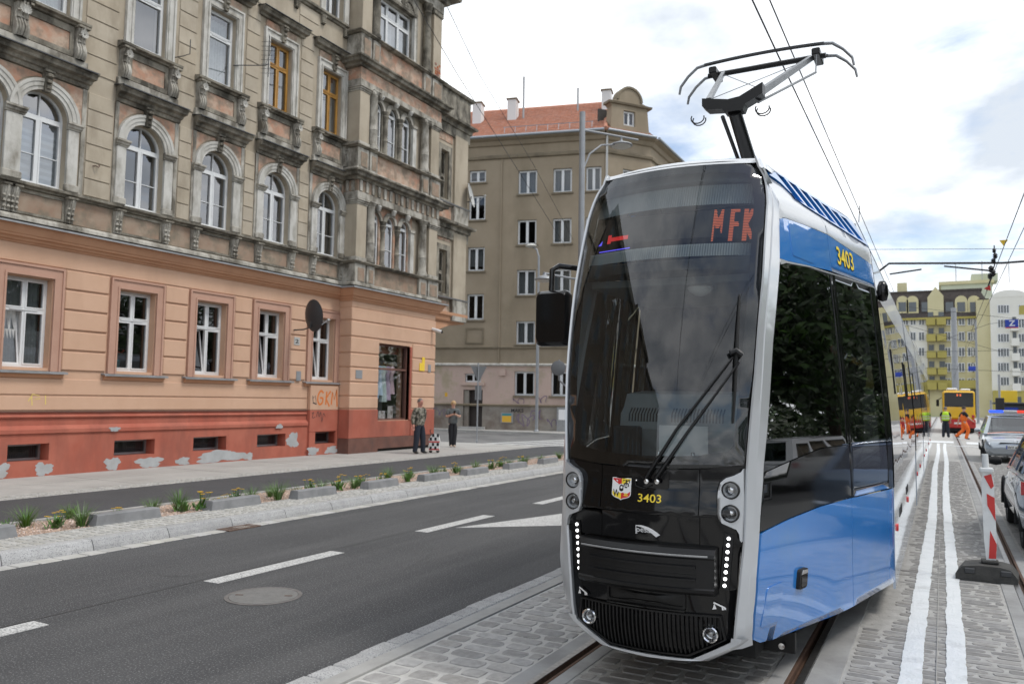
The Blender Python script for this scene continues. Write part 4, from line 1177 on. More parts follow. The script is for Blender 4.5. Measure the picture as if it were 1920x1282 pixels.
# bare brick where the plaster fell off
def bare_bricks(fn, a0, a1, b0, b1, d, seed, rows):
    r = random.Random(seed); h = (b1 - b0) / rows
    for k in range(rows):
        x = a0 - r.uniform(0, .1)
        while x < a1:
            if r.random() < .85 and x > a0 - .03:
                bx('brick', 'brick_bare', fn, x + .004, min(x + .115, a1 + .02), b0 + k * h + .006, b0 + (k + 1) * h - .004, d - .03, d + r.uniform(.002, .012), .004)
            x += .12
bare_bricks(FB, 18.70, 18.95, 14.3, 15.15, .05, 1, 10)
bare_bricks(FB, 22.55, 22.95, 13.0, 13.5, .05, 2, 6)
MB().box(XF, XB + .02, BY0 + .02, BY1 - .02, 16.0, 16.25).obj('bay_roof', 'metal_dark', TEN)

# ---- oriel on the side street, seen past the corner
XO = -16.0
FO = FM(XO)
MB().slab(rect(23.06, 25.70, 4.95, 13.35), [rect(23.95, 24.48, 5.6, 7.2), rect(23.95, 24.48, 9.1, 10.9)], FO, -1.6, 0).obj('oriel_wall', 'plaster_tan', TEN)
for (z0, z1) in ((5.6, 7.2), (9.1, 10.9)):
    rect_win(TEN, FO, 23.95, 24.48, z0, z1, -.12, trans=.5, cols=1, m='stone_dirty', pane='pane', curtain=(z0 + .1, z1 - .1), low=False)
    MB().slab(rect(23.8, 24.68, z0 - .1, z1 + .2), [rect(23.95, 24.48, z0, z1)], FO, 0, .06).obj('window_surround', 'stone_dirty', TEN)
    bx('oriel_panel', 'panel_pink', FO, 23.7, 24.75, z1 + .35, z1 + .85, 0, .02)
    bx('oriel_panel', 'panel_pink', FO, 23.7, 24.75, z0 - .75, z0 - .25, 0, .02)
    MB().box(XO - .8, XO + .10, 24.85, 25.75, z0 - .12, z1 + .75, .012).obj('pilaster', 'plaster_tan', TEN)
    MB().box(XO - .8, XO + .14, 24.80, 25.80, z0 - .95, z0 - .14, .012).obj('pedestal', 'stone_trim', TEN)
    mould('ledge', 'lead', FO, 23.06, 25.86, [(0, z0 - .18), (.16, z0 - .16), (.18, z0 - .12), (0, z0 - .1)])
for z in (8.2, 12.1):
    mould('cornice', 'stone_dirty', FO, 23.06, 25.85, [(0, z - .55), (.08, z - .54), (.09, z - .2), (.16, z - .18), (.18, z - .05), (.36, z - .02), (.38, z + .06), (0, z + .1)], ends=.5)
MB().box(XO - 1.2, XO + .12, 23.06, 25.85, 12.2, 13.3, .01).obj('oriel_parapet', 'stone_dirty', TEN)
mould('cornice', 'stone_dirty', FO, 23.06, 25.9, [(0, 13.15), (.2, 13.2), (.24, 13.3), (0, 13.36)], ends=.3)
mould('oriel_base', 'orange_dark', FO, 23.06, 25.8, [(-1.2, 4.55), (.0, 4.60), (.05, 4.66), (.06, 4.78), (.14, 4.84), (.15, 4.94), (-1.2, 4.945)], ends=.5)
MB().prism([(23.06, 4.59), (25.4, 4.59), (24.9, 4.50), (24.3, 4.32), (23.5, 3.98), (23.06, 3.75)], FO, -.35, -.04).obj('oriel_bracket', 'orange_dark', TEN)
bare_bricks(FO, 25.0, 25.6, 8.72, 9.0, .12, 3, 4)
# ================================================================ TRAM
mat('tram_silver', (.54, .56, .58), (.58, .60, .62), scale=1.2, rough=.28, metal=.25, coat=.6)
mat('tram_blue', (.022, .20, .60), (.027, .215, .63), scale=1.2, rough=.20, rvar=.05, bump=.05, bscale=1.6, grime=(.05, .22, .54), gscale=3, glo=.5, ghi=.8, coat=1)
mat('tram_white', (.60, .68, .78), (.66, .73, .82), scale=1.5, rough=.25, coat=1)
mat('tram_black', (.004, .004, .0045), rough=.06, spec=.45)
mat('tram_black_matt', (.006, .006, .0065), (.009, .009, .0095), scale=9, rough=.34, spec=.35)
mat('louvre_navy', (.008, .03, .12), rough=.4)
mat('rubber', (.012, .012, .012), rough=.75)
mat('chrome', (.75, .75, .75), rough=.12, metal=1)
mat('lamp_inner', (.70, .71, .72), rough=.32, metal=.75)
mat('fog_inner', (.42, .43, .44), rough=.14, metal=1)
mat('led_white', (.9, .9, .9), emit=(1, 1, 1), estr=3.2)
mat('led_amber', (.3, .08, .02), emit=(1, .20, .08), estr=.62)
mat('led_red', (.3, .02, .02), emit=(1, .05, .05), estr=.6)
mat('led_blue', (.05, .05, .3), emit=(.15, .12, 1), estr=1.3)
mat('sign_panel', (.016, .013, .012), rough=.6)
mat('diffuser', (.55, .57, .58), rough=.6)
mat('cab_grey', (.28, .30, .305), (.32, .34, .345), scale=4, rough=.65)
mat('cab_dark', (.03, .032, .034), rough=.7)
mat('decal_white', (.82, .82, .82), rough=.4)
mat('decal_yellow', (.90, .68, .05), rough=.4)
mat('decal_red', (.62, .03, .03), rough=.4)
mat('decal_black', (.01, .01, .01), rough=.4)
mat('decal_grey', (.30, .31, .32), rough=.4)
glass('wind_glass', (.50, .54, .54), refl=.95, base=.066)
glass('side_glass', (.085, .095, .10), refl=.95, base=.12, wob=.05)
glass('lens', (.93, .94, .95), refl=.9, base=.05)
CX = -1.575
TRAM = thing('tram', 'blue and silver low-floor tram with black front and raised pantograph', 'tram', (CX, 6, 0))
BUL = .16
def lerp_t(x, T):
    if x <= T[0][0]: return T[0][1]
    for (a, b), (c, d) in zip(T, T[1:]):
        if x <= c: return b + (d - b) * (x - a) / (c - a)
    return T[-1][1]
def ye(z):
    return 4.79 + (.42 * ((z - 1.3) / 1.78) ** 2 if z > 1.3 else 0) + (.10 * ((.55 - z) / .3) ** 2 if z < .55 else 0)
def TF(a, z, d):
    a *= .985
    return (CX + a, ye(z) - BUL * (1 - min(1.15, (a / .62) ** 2)) - d, z)
def inset(z):
    return (.14 * ((z - 1.3) / 1.7) ** 1.3 if z > 1.3 else 0) + (.45 * (z - 3.15) if z > 3.15 else 0)
def sidea(y, z):
    tk = .09 * ((.85 - z) / .5) ** 2 * max(0, min(1, (6.2 - y) / 1.3)) if z < .85 else 0
    return min(1.19, .65 + (y - 4.95) * .2038) - inset(z) - tk
def TS(s_):
    return lambda y, z, d: (CX + s_ * (sidea(y, z) + d), y, z)
EDGE = [(.30, .40), (.42, .492), (.69, .52), (1.0, .55), (1.42, .565), (1.96, .60), (2.55, .6186), (3.08, .612), (3.20, .592), (3.29, .565), (3.36, .515)]
YF = [(.30, 4.97), (.36, 4.94), (.40, 4.885), (.58, 4.80), (.79, 4.782), (1.03, 4.828), (1.15, 4.845), (1.42, 4.906), (1.64, 4.998), (2.16, 5.196), (2.69, 5.45), (3.05, 5.55), (3.4, 5.65)]
edge = lambda z: lerp_t(z, EDGE)
yf = lambda z: lerp_t(z, YF)
def panel(name, poly, fn, m, parent=TRAM, d=0.0, th=.02, holes=(), step=.09, smooth=32):
    return MB().slab(poly, holes, fn, d - th, d, step=step, back=False).obj(name, m, parent, smooth=smooth)
def mir(P):
    return [(-a, b) for a, b in P]
def sym(P):
    """right half outline from top centre to bottom centre, mirrored to a closed loop"""
    return P + [(-a, b) for a, b in reversed(P) if abs(a) > 1e-6]
def dens(P, n=6, closed=True):
    Q = []
    for i in range(len(P) if closed else len(P) - 1):
        a, b = P[i], P[(i + 1) % len(P)]
        for k in range(n): Q.append((a[0] + (b[0] - a[0]) * k / n, a[1] + (b[1] - a[1]) * k / n))
    if not closed: Q.append(P[-1])
    return Q
def inner(P, k):
    """shrink an outline towards its own edges (simple normal offset)"""
    n = len(P); Q = []
    ar = sum(P[i][0] * P[(i + 1) % n][1] - P[(i + 1) % n][0] * P[i][1] for i in range(n))
    sg = 1 if ar > 0 else -1
    for i in range(n):
        a, b, c = P[i - 1], P[i], P[(i + 1) % n]
        n1 = (-(b[1] - a[1]), b[0] - a[0]); n2 = (-(c[1] - b[1]), c[0] - b[0])
        l1, l2 = math.hypot(*n1) or 1, math.hypot(*n2) or 1
        v = (n1[0] / l1 + n2[0] / l2, n1[1] / l1 + n2[1] / l2)
        q = 1 + (n1[0] * n2[0] + n1[1] * n2[1]) / l1 / l2
        q = max(q, .35)
        Q.append((b[0] + sg * v[0] / q * k, b[1] + sg * v[1] / q * k))
    return Q
# ---- windscreen
WS = sym(dens([(0, 3.362), (.315, 3.361), (.515, 3.353), (.565, 3.29), (.606, 3.10), (.613, 2.9), (.6186, 2.55), (.599, 1.96), (.560, 1.425), (.356, 1.402), (.154, 1.392), (0, 1.390)], 3, False))
WI = sym(dens([(0, 3.31), (.30, 3.30), (.48, 3.285), (.515, 3.25), (.545, 3.06), (.555, 2.5), (.535, 1.96), (.505, 1.54), (.47, 1.50), (.3, 1.47), (.154, 1.462), (0, 1.46)], 3, False))
ws = panel('windscreen', WS, TF, 'wind_glass', d=0, th=.001, step=.08, smooth=60)
panel('windscreen_border', inner(WS, -.022), TF, 'tram_black', ws, d=-.006, th=.004, holes=[WI], step=.06, smooth=60)
panel('sun_band', [(-.535, 2.58), (.552, 2.58), (.553, 2.70), (-.54, 2.70)], TF, 'cab_dark', ws, d=-.011, th=.003, step=.08)
# ---- silver pillars, both sides
def pillar(s_):
    rows = []
    for k in range(45):
        z = .37 + (3.40 - .37) * k / 44
        a0 = edge(min(z, 3.36)); p0 = Vector(TF(a0, min(z, 3.36), 0))
        a2, y2 = sidea(yf(z), z), yf(z)
        a1 = a0 + .62 * (a2 - a0); y1 = p0.y + .30 * (y2 - p0.y)
        if z > 2.6: t = min(1, (z - 2.6) / .5); y1 += .10 * t * (y2 - p0.y); a1 += .2 * t * (a2 - a0)
        rows.append([(CX + s_ * (a0 - .004), p0.y + .03, z), (CX + s_ * a0, p0.y - .006, z), (CX + s_ * (a0 + .012), p0.y - .010, z), (CX + s_ * a1, y1 - .002, z), (CX + s_ * (a1 + .006), y1 + .006, z), (CX + s_ * (a2 + .002), y2 - .012, z), (CX + s_ * (a2 - .012), y2 + .012, z)])
    return MB().grid(rows).obj('front_pillar', 'tram_silver', TRAM, smooth=22)
for s_ in (1, -1): pillar(s_)
# ---- brow and cab roof
def roof_front():
    top = [(p[0], p[1]) for p in WS if p[1] > 3.27]
    top.sort(key=lambda p: p[0])
    front = []
    for s_ in (-1, 1):
        z = 3.40
        a0 = edge(3.36); p0 = Vector(TF(a0, 3.36, 0)); a2, y2 = sidea(yf(z), z), yf(z)
        e = [(CX + s_ * a2, y2, z), (CX + s_ * (a0 + .85 * (a2 - a0)), p0.y + .45 * (y2 - p0.y), z)]
        if s_ < 0: left = e
        else: right = e[::-1]
    mid = [TF(a, z, 0) for a, z in top]
    C0 = left + mid + right
    n = len(C0)
    rows = []
    for t, dz, dy in ((0, 0, .0), (.03, .035, -.008), (.08, .062, .0), (.2, .085, 0), (.45, .105, 0), (1, .11, 0)):
        row = []
        for i, p in enumerate(C0):
            q = i / (n - 1) * 2 - 1
            b = Vector((CX + q * (sidea(6.6, 3.5) - .02), 6.6, 3.42))
            v = Vector(p).lerp(b, t); v.z = max(p[2], 3.36 if abs(q) < .8 else p[2]) * (1 - t) + b.z * t + dz * (1 - .35 * q * q); v.y += dy
            row.append(v)
        rows.append(row)
    return MB().grid(rows).obj('cab_roof', 'tram_silver', TRAM, smooth=40)
roof_front()
# ---- black nose: base sheet, hood panels, lamps mask
NOSE = sym(dens([(0, 1.388), (.154, 1.389), (.356, 1.399), (.556, 1.42), (.545, 1.0), (.52, .69), (.488, .42), (.26, .287), (0, .284)], 3, False))
panel('nose', NOSE, TF, 'tram_black', d=-.012, th=.03, step=.07)
for (a0, a1) in ((-.555, -.292), (-.287, .322), (.327, .555)):
    zt = lambda a: 1.382 + .09 * a * a
    P = dens([(a0, zt(a0)), ((a0 + a1) / 2, zt((a0 + a1) / 2)), (a1, zt(a1)), (a1, 1.128 + .04 * a1 * a1), ((a0 + a1) / 2, 1.120), (a0, 1.128 + .04 * a0 * a0)], 3)
    hood = lambda a, z, d: TF(a, z, d + .03 * max(0, min(1, (1.30 - z) / .15)))
    o = panel('hood_panel', P, hood, 'tram_black', d=.006, th=.05, step=.045)
    P = dens([(a0, 1.112 + .04 * a0 * a0), (a1, 1.112 + .04 * a1 * a1), (a1, .958), (a0, .958)], 4)
    panel('lower_panel', P, TF, 'tram_black', d=.003, th=.012, step=.06)
panel('wiper_plate', rrect(-.078, .150, 1.268, 1.374, .018), TF, 'tram_black', d=.014, th=.006, step=.05)
# silver lamp pods
POD = [(.566, 1.405), (.557, 1.388), (.52, 1.366), (.475, 1.350), (.447, 1.325), (.434, 1.290), (.429, 1.22), (.428, 1.152), (.435, 1.118), (.453, 1.094), (.498, 1.074), (.530, 1.060), (.544, 1.035), (.548, 1.0), (.556, .99), (.566, 1.2)]
for s_ in (1, -1):
    P = [(s_ * a, b) for a, b in POD]
    if s_ < 0: P = P[::-1]
    lamps = [(s_ * .499, 1.282), (s_ * .497, 1.150)]
    o = panel('lamp_pod', dens(P, 3), TF, 'tram_silver', d=.045, th=.06, holes=[circ(a, z, .050, 24) for a, z in lamps], step=.05, smooth=40)
    for (a, z) in lamps:
        p = Vector(TF(a, z, 0)); Ml = Matrix.Translation(p) @ Matrix.Rotation(rad(90), 4, 'X') @ Matrix.Rotation(0, 4, 'Z')
        L_ = MB().lathe([(.0515, .0), (.0515, .048), (.046, .052), (.043, .046), (.043, .0)], 28, Ml, caps=False).obj('headlamp', 'rubber', TRAM, smooth=40)
        MB().lathe([(.043, .044), (.038, .030), (.034, .034), (.030, .016), (.018, .008), (.0, .006)], 28, Ml, caps=False).obj('reflector', 'lamp_inner', L_, smooth=25)
        MB().lathe([(.019, .010), (.019, .026), (.012, .034), (.0, .036)], 20, Ml, caps=False).obj('projector', 'chrome', L_, smooth=40)
        MB().lathe([(.043, .046), (.030, .053), (.0, .056)], 28, Ml, caps=False).obj('lens', 'lens', L_, smooth=60)
    # daytime running strip
    pts = [(s_ * (.482 - .0033 * k), 1.004 - .0381 * k) for k in range(8)]
    panel('led_housing', stroke([(pts[0][0] + s_ * .002, 1.03), (pts[7][0] - s_ * .002, .712)], .05)[0] + stroke([(pts[0][0] + s_ * .002, 1.03), (pts[7][0] - s_ * .002, .712)], .05)[1][::-1], TF, 'tram_black_matt', d=.010, th=.02, step=.05)
    for (a, z) in pts:
        MB().lathe([(.0100, .0), (.0095, .005), (.005, .008), (0, .009)], 12, Matrix.Translation(TF(a, z, .010)) @ Matrix.Rotation(rad(90), 4, 'X'), caps=False).obj('led', 'led_white', TRAM, smooth=60)
    # fog lamp
    p = Vector(TF(s_ * .380, .457, .0)); Ml = Matrix.Translation(p) @ Matrix.Rotation(rad(90), 4, 'X')
    L_ = MB().lathe([(.046, -.01), (.046, .02), (.040, .026), (.034, .020), (.034, -.01)], 26, Ml, caps=False).obj('fog_lamp', 'chrome', TRAM, smooth=40)
    MB().lathe([(.034, .014), (.028, -.006), (.012, -.014), (.012, .004), (.0, .006)], 24, Ml, caps=False).obj('reflector', 'fog_inner', L_, smooth=30)
    MB().lathe([(.034, .018), (.02, .024), (0, .026)], 24, Ml, caps=False).obj('lens', 'lens', L_, smooth=60)
# bumper bar with two slots
def swept(a0, a1, prof, name, m, n=26, fn=TF, ends=True):
    rows = [[fn(a0 + (a1 - a0) * k / n, z, d) for d, z in prof] for k in range(n + 1)]
    mb = MB().grid(rows, close=True)
    if ends: mb.poly(rows[0]); mb.poly(rows[-1])
    return mb.obj(name, m, TRAM, smooth=25)
swept(-.420, .425, [(-.02, .948), (.055, .952), (.075, .945), (.100, .920), (.103, .900), (.094, .890), (.094, .730), (.103, .722), (.100, .705), (.072, .686), (-.02, .684)], 'bumper', 'tram_black_matt')
for z in (.855, .785):
    swept(-.335, .325, [(.09, z + .022), (.096, z + .020), (.096, z + .004), (.112, z - .004), (.112, z - .012), (.09, z - .016)], 'bumper_rib', 'tram_black_matt')
for a0, a1 in ((-.40, .39),):
    swept(a0, a1, [(.1005, .915), (.106, .912), (.106, .906), (.1005, .903)], 'bumper_trim', 'metal_grey')
panel('plate_recess', rrect(-.245, .245, .585, .676, .012), TF, 'tram_black_matt', d=.012, th=.02, holes=[rrect(-.232, .232, .60, .664, .008)], step=.06)
panel('plate_field', rrect(-.232, .232, .60, .664, .008), TF, 'tram_black_matt', d=.0, th=.01, step=.06)
panel('plate_lip', [(-.24, .572), (.24, .572), (.245, .584), (-.245, .584)], TF, 'tram_black', d=.02, th=.02, step=.06)
GR = sym([(0, .555), (.43, .555), (.452, .43), (.24, .318), (0, .314)])
panel('grille_frame', dens(sym([(0, .565), (.445, .565), (.466, .43), (.248, .306), (0, .303)]), 3), TF, 'tram_black_matt', d=.014, th=.02, holes=[dens(GR, 3)], step=.06)
for k in range(-17, 18):
    a = k * .0255
    zb = .316 + max(0, (abs(a) - .24)) * .53
    if abs(a) > .45: continue
    if math.hypot(abs(a) - .38, 0) < .05:
        segs = [(zb, .457 - math.sqrt(max(0, .052 ** 2 - (abs(a) - .38) ** 2))), (.457 + math.sqrt(max(0, .052 ** 2 - (abs(a) - .38) ** 2)), .555)]
    else: segs = [(zb, .555)]
    for z0, z1 in segs:
        if z1 - z0 < .01: continue
        m_ = MB()
        rows = [[TF(a - .008, z, -.014), TF(a - .005, z, .006), TF(a + .005, z, .006), TF(a + .008, z, -.014)] for z in [z0 + (z1 - z0) * q / 5 for q in range(6)]]
        m_.grid(rows); m_.poly(rows[0]); m_.poly(rows[-1])
        m_.obj('grille_rib', 'tram_black_matt', TRAM)
# silver bottom rim
def rim():
    outer = [(-.575, .44), (-.53, .395), (-.34, .288), (-.2, .270), (0, .262), (.2, .270), (.34, .288), (.53, .395), (.575, .44)]
    inn = [(-.49, .44), (-.486, .415), (-.262, .290), (-.2, .288), (0, .285), (.2, .288), (.262, .290), (.486, .415), (.49, .44)]
    o2, i2 = dens(outer, 5, False), dens(inn, 5, False)
    rows = [[TF(a, z, -.012) for a, z in i2], [TF(a, z, .012) for a, z in i2], [TF(a * .7 + b * .3, z * .7 + w * .3, .020) for (a, z), (b, w) in zip(o2, i2)], [TF(a, z, .006) for a, z in o2], [TF(a * .99, z - .02, -.05) for a, z in o2], [TF(a * .97, z - .02, -.30) for a, z in o2]]
    MB().grid(rows).obj('bottom_rim', 'tram_silver', TRAM, smooth=30)
    rows = [[TF(a * .97, z - .02, -.30) for a, z in o2], [(CX + a * 1.05, 5.6, .29) for a, z in o2], [(CX + a * 1.6, 7.6, .29) for a, z in o2]]
    MB().grid(rows).obj('underside', 'rubber', TRAM)
rim()
# ---- crest, number, maker's mark, jacking marks
def flat(poly, m, d, parent, name, fn=TF):
    return MB().slab(poly, [], fn, d - .0006, d, back=False).obj(name, m, parent)
hoodf = lambda a, z, d: TF(a, z, d + .006 + .03 * max(0, min(1, (1.30 - z) / .15)))
def shield(k):
    c = -.148; w = .064 * k; zt, zb = 1.2575 + .063 * k, 1.2575 - .068 * k
    P = [(c - w, zt), (c + w, zt), (c + w, zb + .035 * k)] + [(c + w * math.cos(rad(t)), zb + .035 * k + .028 * k * math.sin(rad(t))) for t in range(-15, -76, -15)] + [(c, zb)] + [(c + w * math.cos(rad(t)), zb + .035 * k + .028 * k * math.sin(rad(t))) for t in range(-105, -166, -15)] + [(c - w, zb + .035 * k)]
    return P
cr = flat(shield(1), 'decal_white', .0012, TRAM, 'crest', hoodf)
S2 = shield(.93); c = -.148; zc = 1.258
def clip(P, f):
    out = []
    for i in range(len(P)):
        a, b = P[i], P[(i + 1) % len(P)]
        fa, fb = f(a), f(b)
        if fa >= 0: out.append(a)
        if (fa >= 0) != (fb >= 0):
            t = fa / (fa - fb); out.append((a[0] + (b[0] - a[0]) * t, a[1] + (b[1] - a[1]) * t))
    return out
for m, sx, sz in (('decal_red', -1, 1), ('decal_yellow', 1, 1), ('decal_yellow', -1, -1), ('decal_red', 1, -1)):
    q = clip(clip(S2, lambda p: sx * (p[0] - c)), lambda p: sz * (p[1] - zc))
    flat(q, m, .0020, cr, 'quarter', hoodf)
mb = MB()                                       # lion
strokes(mb, [[(c - .048, zc + .014), (c - .036, zc + .022), (c - .030, zc + .034), (c - .022, zc + .045), (c - .012, zc + .050)], [(c - .034, zc + .026), (c - .046, zc + .034)], [(c - .024, zc + .040), (c - .038, zc + .048)], [(c - .05, zc + .016), (c - .056, zc + .03)], [(c - .03, zc + .03), (c - .020, zc + .018)]], .0065, hoodf, .0028)
mb.obj('lion', 'decal_white', cr)
mb = MB()                                       # eagle
strokes(mb, [[(c + .030, zc + .012), (c + .030, zc + .052)], [(c + .030, zc + .042), (c + .012, zc + .050), (c + .010, zc + .028)], [(c + .030, zc + .042), (c + .050, zc + .050), (c + .052, zc + .028)], [(c + .030, zc + .034), (c + .018, zc + .028), (c + .016, zc + .012)], [(c + .030, zc + .034), (c + .044, zc + .028), (c + .046, zc + .012)], [(c + .022, zc + .008), (c + .038, zc + .008)]], .008, hoodf, .0028)
mb.obj('eagle', 'decal_black', cr)
mb = MB(); put_text(mb, 'W', .058, hoodf, c - .055, zc - .050, .0028, .001, width=.044); mb.obj('letter', 'decal_black', cr)
mb = MB()
strokes(mb, [[(c + .018, zc - .040), (c + .046, zc - .040)], [(c + .022, zc - .030), (c + .042, zc - .030)]], .006, hoodf, .0028)
mb.obj('pedestal_mark', 'decal_yellow', cr)
flat(circ(c + .032, zc - .014, .011, 16), 'decal_white', .0030, cr, 'head_mark', hoodf)
flat(circ(c, zc, .027, 22), 'decal_white', .0034, cr, 'medallion', hoodf)
flat([(c + .014 * math.cos(rad(t)) * (1.2 if 200 < t < 340 else 1), zc + .004 + .019 * math.sin(rad(t)) * (1.15 if 200 < t < 340 else 1)) for t in range(0, 360, 15)], 'decal_black', .0040, cr, 'bearded_head', hoodf)
flat(circ(c + .001, zc + .006, .0075, 12), 'decal_white', .0046, cr, 'face_mark', hoodf)
mb = MB(); put_text(mb, '3403', .066, hoodf, -.036, 1.189, .0015, .0004, width=.144); mb.obj('fleet_number', 'decal_yellow', TRAM)
mb = MB()
P = []
for k in range(13):
    t = k / 12; P.append((-.054 + .150 * t, 1.047 + .012 * math.sin(t * 1.6) * (1 - t) - .046 * t ** 2.2))
low = [(p[0] - .012 * q, p[1] - .004 - .020 * math.sin(q * 1.5)) for q, p in zip([k / 12 for k in range(13)], P)]
low[-1] = (P[-1][0] - .045, P[-1][1])
mb.grid([[TF(a, z, .008) for a, z in P], [TF(a, z, .008) for a, z in low]])
strokes(mb, [[(-.054, 1.047), (-.054, .996)]], .004, TF, .0084)
put_text(mb, 'pesa', .046, TF, -.050, .999, .0088, 0.0, width=.088)
mb.obj('maker_mark', 'decal_white', TRAM)
def jack(a, z, s_):
    mb = MB()
    mb.poly([TF(a - .035, z - .004, .006), TF(a - .012, z + .0, .006), TF(a - .024, z + .030, .006)])
    strokes(mb, [[(a - .024, z + .030), (a - .028, z + .036), (a + .034, z + .008)], [(a + .020, z + .012), (a + .022, z - .004)], [(a + .034, z + .010), (a + .034, z - .002)]], .009, TF, .0064)
    mb.obj('jacking_mark', 'decal_white', TRAM)
jack(-.433, .583, 1); jack(.427, .603, 1)
# ---- wipers
wp = MB().tube([TF(.015, 1.327, .03), TF(.20, 1.62, .05), TF(.50, 2.05, .045)], [.020, .013, .009], 8, flat=.7).obj('wiper_arm', 'tram_black_matt', TRAM, smooth=40)
MB().tube([TF(.077, 1.330, .03), TF(.26, 1.60, .05), TF(.535, 2.02, .045)], [.020, .013, .009], 8, flat=.7).obj('wiper_arm', 'tram_black_matt', TRAM, smooth=40)
MB().tube([TF(.485, 2.075, .05), TF(.515, 2.09, .05), TF(.552, 2.06, .05)], .018, 8).obj('wiper_joint', 'tram_black_matt', TRAM, smooth=40)
MB().tube([TF(.513, 2.437, .02), TF(.516, 2.25, .03), TF(.516, 2.08, .035), TF(.514, 1.85, .03), TF(.506, 1.664, .02)], [.006, .009, .012, .009, .006], 8, flat=.8).obj('wiper_blade', 'rubber', TRAM, smooth=40)
for (a, z) in ((.018, 1.318), (.082, 1.320), (-.055, 1.318)):
    MB().lathe([(.016 if a > 0 else .007, 0), (.014 if a > 0 else .006, .012), (0, .018)], 12, Matrix.Translation(TF(a + .01, z - .005, .05 if a > 0 else .02)) @ Matrix.Rotation(rad(90), 4, 'X'), caps=False).obj('wiper_cap', 'chrome', TRAM, smooth=50)
MB().tube([TF(-.055, 1.315, .022), TF(-.05, 1.28, .022), TF(.0, 1.268, .024), (TF(.05, 1.285, .03))], .004, 6).obj('washer_hose', 'rubber', TRAM, smooth=60)
# ---- cab interior behind the windscreen
def ribbed(z0, z1, d, name='ribbed_diffuser'):
    n = 150
    rows = [[TF(-.60 + 1.20 * k / n, z, d - (.016 if k % 2 else 0)) for k in range(n + 1)] for z in (z0, z1)]
    MB().grid(rows).obj(name, 'diffuser', ws)
ribbed(3.085, 3.235, -.11); ribbed(2.715, 2.80, -.10)
panel('display', [(-.60, 2.80), (.60, 2.80), (.60, 3.085), (-.60, 3.085)], TF, 'sign_panel', ws, d=-.12, th=.02, step=.1)
panel('display_hood', [(-.62, 3.235), (.62, 3.235), (.56, 3.36), (-.56, 3.36)], TF, 'cab_grey', ws, d=-.10, th=.02, step=.1)
GL = {'M': [[(0, 0), (0, 1)], [(0, 1), (.5, .45), (1, 1)], [(1, 1), (1, .32)]], 'F': [[(.35, 0), (.35, 1)], [(.35, .96), (1, .96)], [(.35, .52), (.85, .52)]], 'K': [[(.2, 0), (.2, 1)], [(.2, .5), (.9, 1)], [(.2, .55), (.95, .1)]]}
def led_letter(ch, a0, w, z0, h):
    """lit horizontal dashes wherever a stroke covers them"""
    mb = MB(); n = 20
    for r in range(n):
        z = z0 + h * (r + .5) / n
        for q in range(16):
            x = (q + .5) / 16
            y = (r + .5) / n
            hit = False
            for ln in GL[ch]:
                for (x0, y0), (x1, y1) in zip(ln, ln[1:]):
                    t = max(0, min(1, ((x - x0) * (x1 - x0) * w * w + (y - y0) * (y1 - y0) * h * h) / ((x1 - x0) ** 2 * w * w + (y1 - y0) ** 2 * h * h + 1e-9)))
                    if math.hypot((x - x0 - t * (x1 - x0)) * w, (y - y0 - t * (y1 - y0)) * h) < .0135: hit = True
            if hit:
                a = a0 + x * w
                mb.quad(TF(a - w / 32, z - h / n * .3, -.117), TF(a + w / 32, z - h / n * .3, -.117), TF(a + w / 32, z + h / n * .3, -.117), TF(a - w / 32, z + h / n * .3, -.117))
    mb.obj('lit_letter', 'led_amber', ws, merge=False)
led_letter('M', .285, .062, 2.815, .23); led_letter('F', .375, .07, 2.815, .23); led_letter('K', .470, .062, 2.815, .23)
flat(rect(-.47, -.30, 2.885, 2.915), 'led_red', -.116, ws, 'lit_bar'); flat(rect(-.47, -.44, 2.87, 2.935), 'led_red', -.1155, ws, 'lit_bar')
flat(rect(-.53, -.27, 2.812, 2.819), 'led_blue', -.115, ws, 'lit_bar'); flat([(-.55, 2.865), (-.52, 2.865), (-.515, 2.90)], 'led_blue', -.115, ws, 'lit_bar')
MB().lathe([(.0, -.065), (.035, -.058), (.07, -.035), (.085, -.008), (.08, 0), (0, 0)], 20, Matrix.Translation((CX + .17, 5.25, 2.55)), caps=False).obj('dome_camera', 'decal_white', TRAM, smooth=50)
MB().box(CX - .56, CX + .56, 5.12, 6.4, 2.555, 2.60).obj('cab_ceiling', 'cab_grey', TRAM)
db = MB()
db.prism([(5.22, 1.35), (5.16, 1.60), (5.18, 1.70), (5.24, 1.745), (5.30, 1.835), (5.62, 1.86), (5.70, 1.2), (5.25, 1.2)], lambda y, z, a: (CX + a, y, z), -.36, .56)
dbo = db.obj('dashboard', 'cab_grey', TRAM)
for k in range(44):
    a = -.30 + k * .021
    if 10 <= k <= 13 or 31 <= k <= 35: continue
    MB().prism([(5.168, 1.655), (5.178, 1.700), (5.23, 1.740), (5.235, 1.735)][:3] + [(5.17, 1.65)], lambda y, z, q: (CX + q, y - .003, z), a, a + .008).obj('vent_slot', 'cab_dark', dbo)
MB().box(CX - .50, CX + .50, 4.86, 5.5, 1.28, 1.40).obj('sill_shelf', 'cab_grey', TRAM)
MB().box(CX - .36, CX - .18, 5.02, 5.1, 1.42, 1.62, .01, ).obj('heater_box', 'cab_dark', TRAM)
MB().box(CX - .06, CX + .26, 5.08, 5.09, 1.42, 1.63, M=None).obj('notice_sheet', 'decal_white', TRAM)
for a in (-.02, .2):
    MB().lathe([(.02, 1.40), (.02, 1.43), (.012, 1.45), (.012, 1.47), (0, 1.475)], 10, Matrix.Translation((CX + a, 4.95, 0))).obj('shelf_knob', 'chrome', TRAM, smooth=40)
MB().box(CX - .78, CX + .78, 6.9, 6.95, .4, 3.1).obj('cab_partition', 'cab_dark', TRAM)
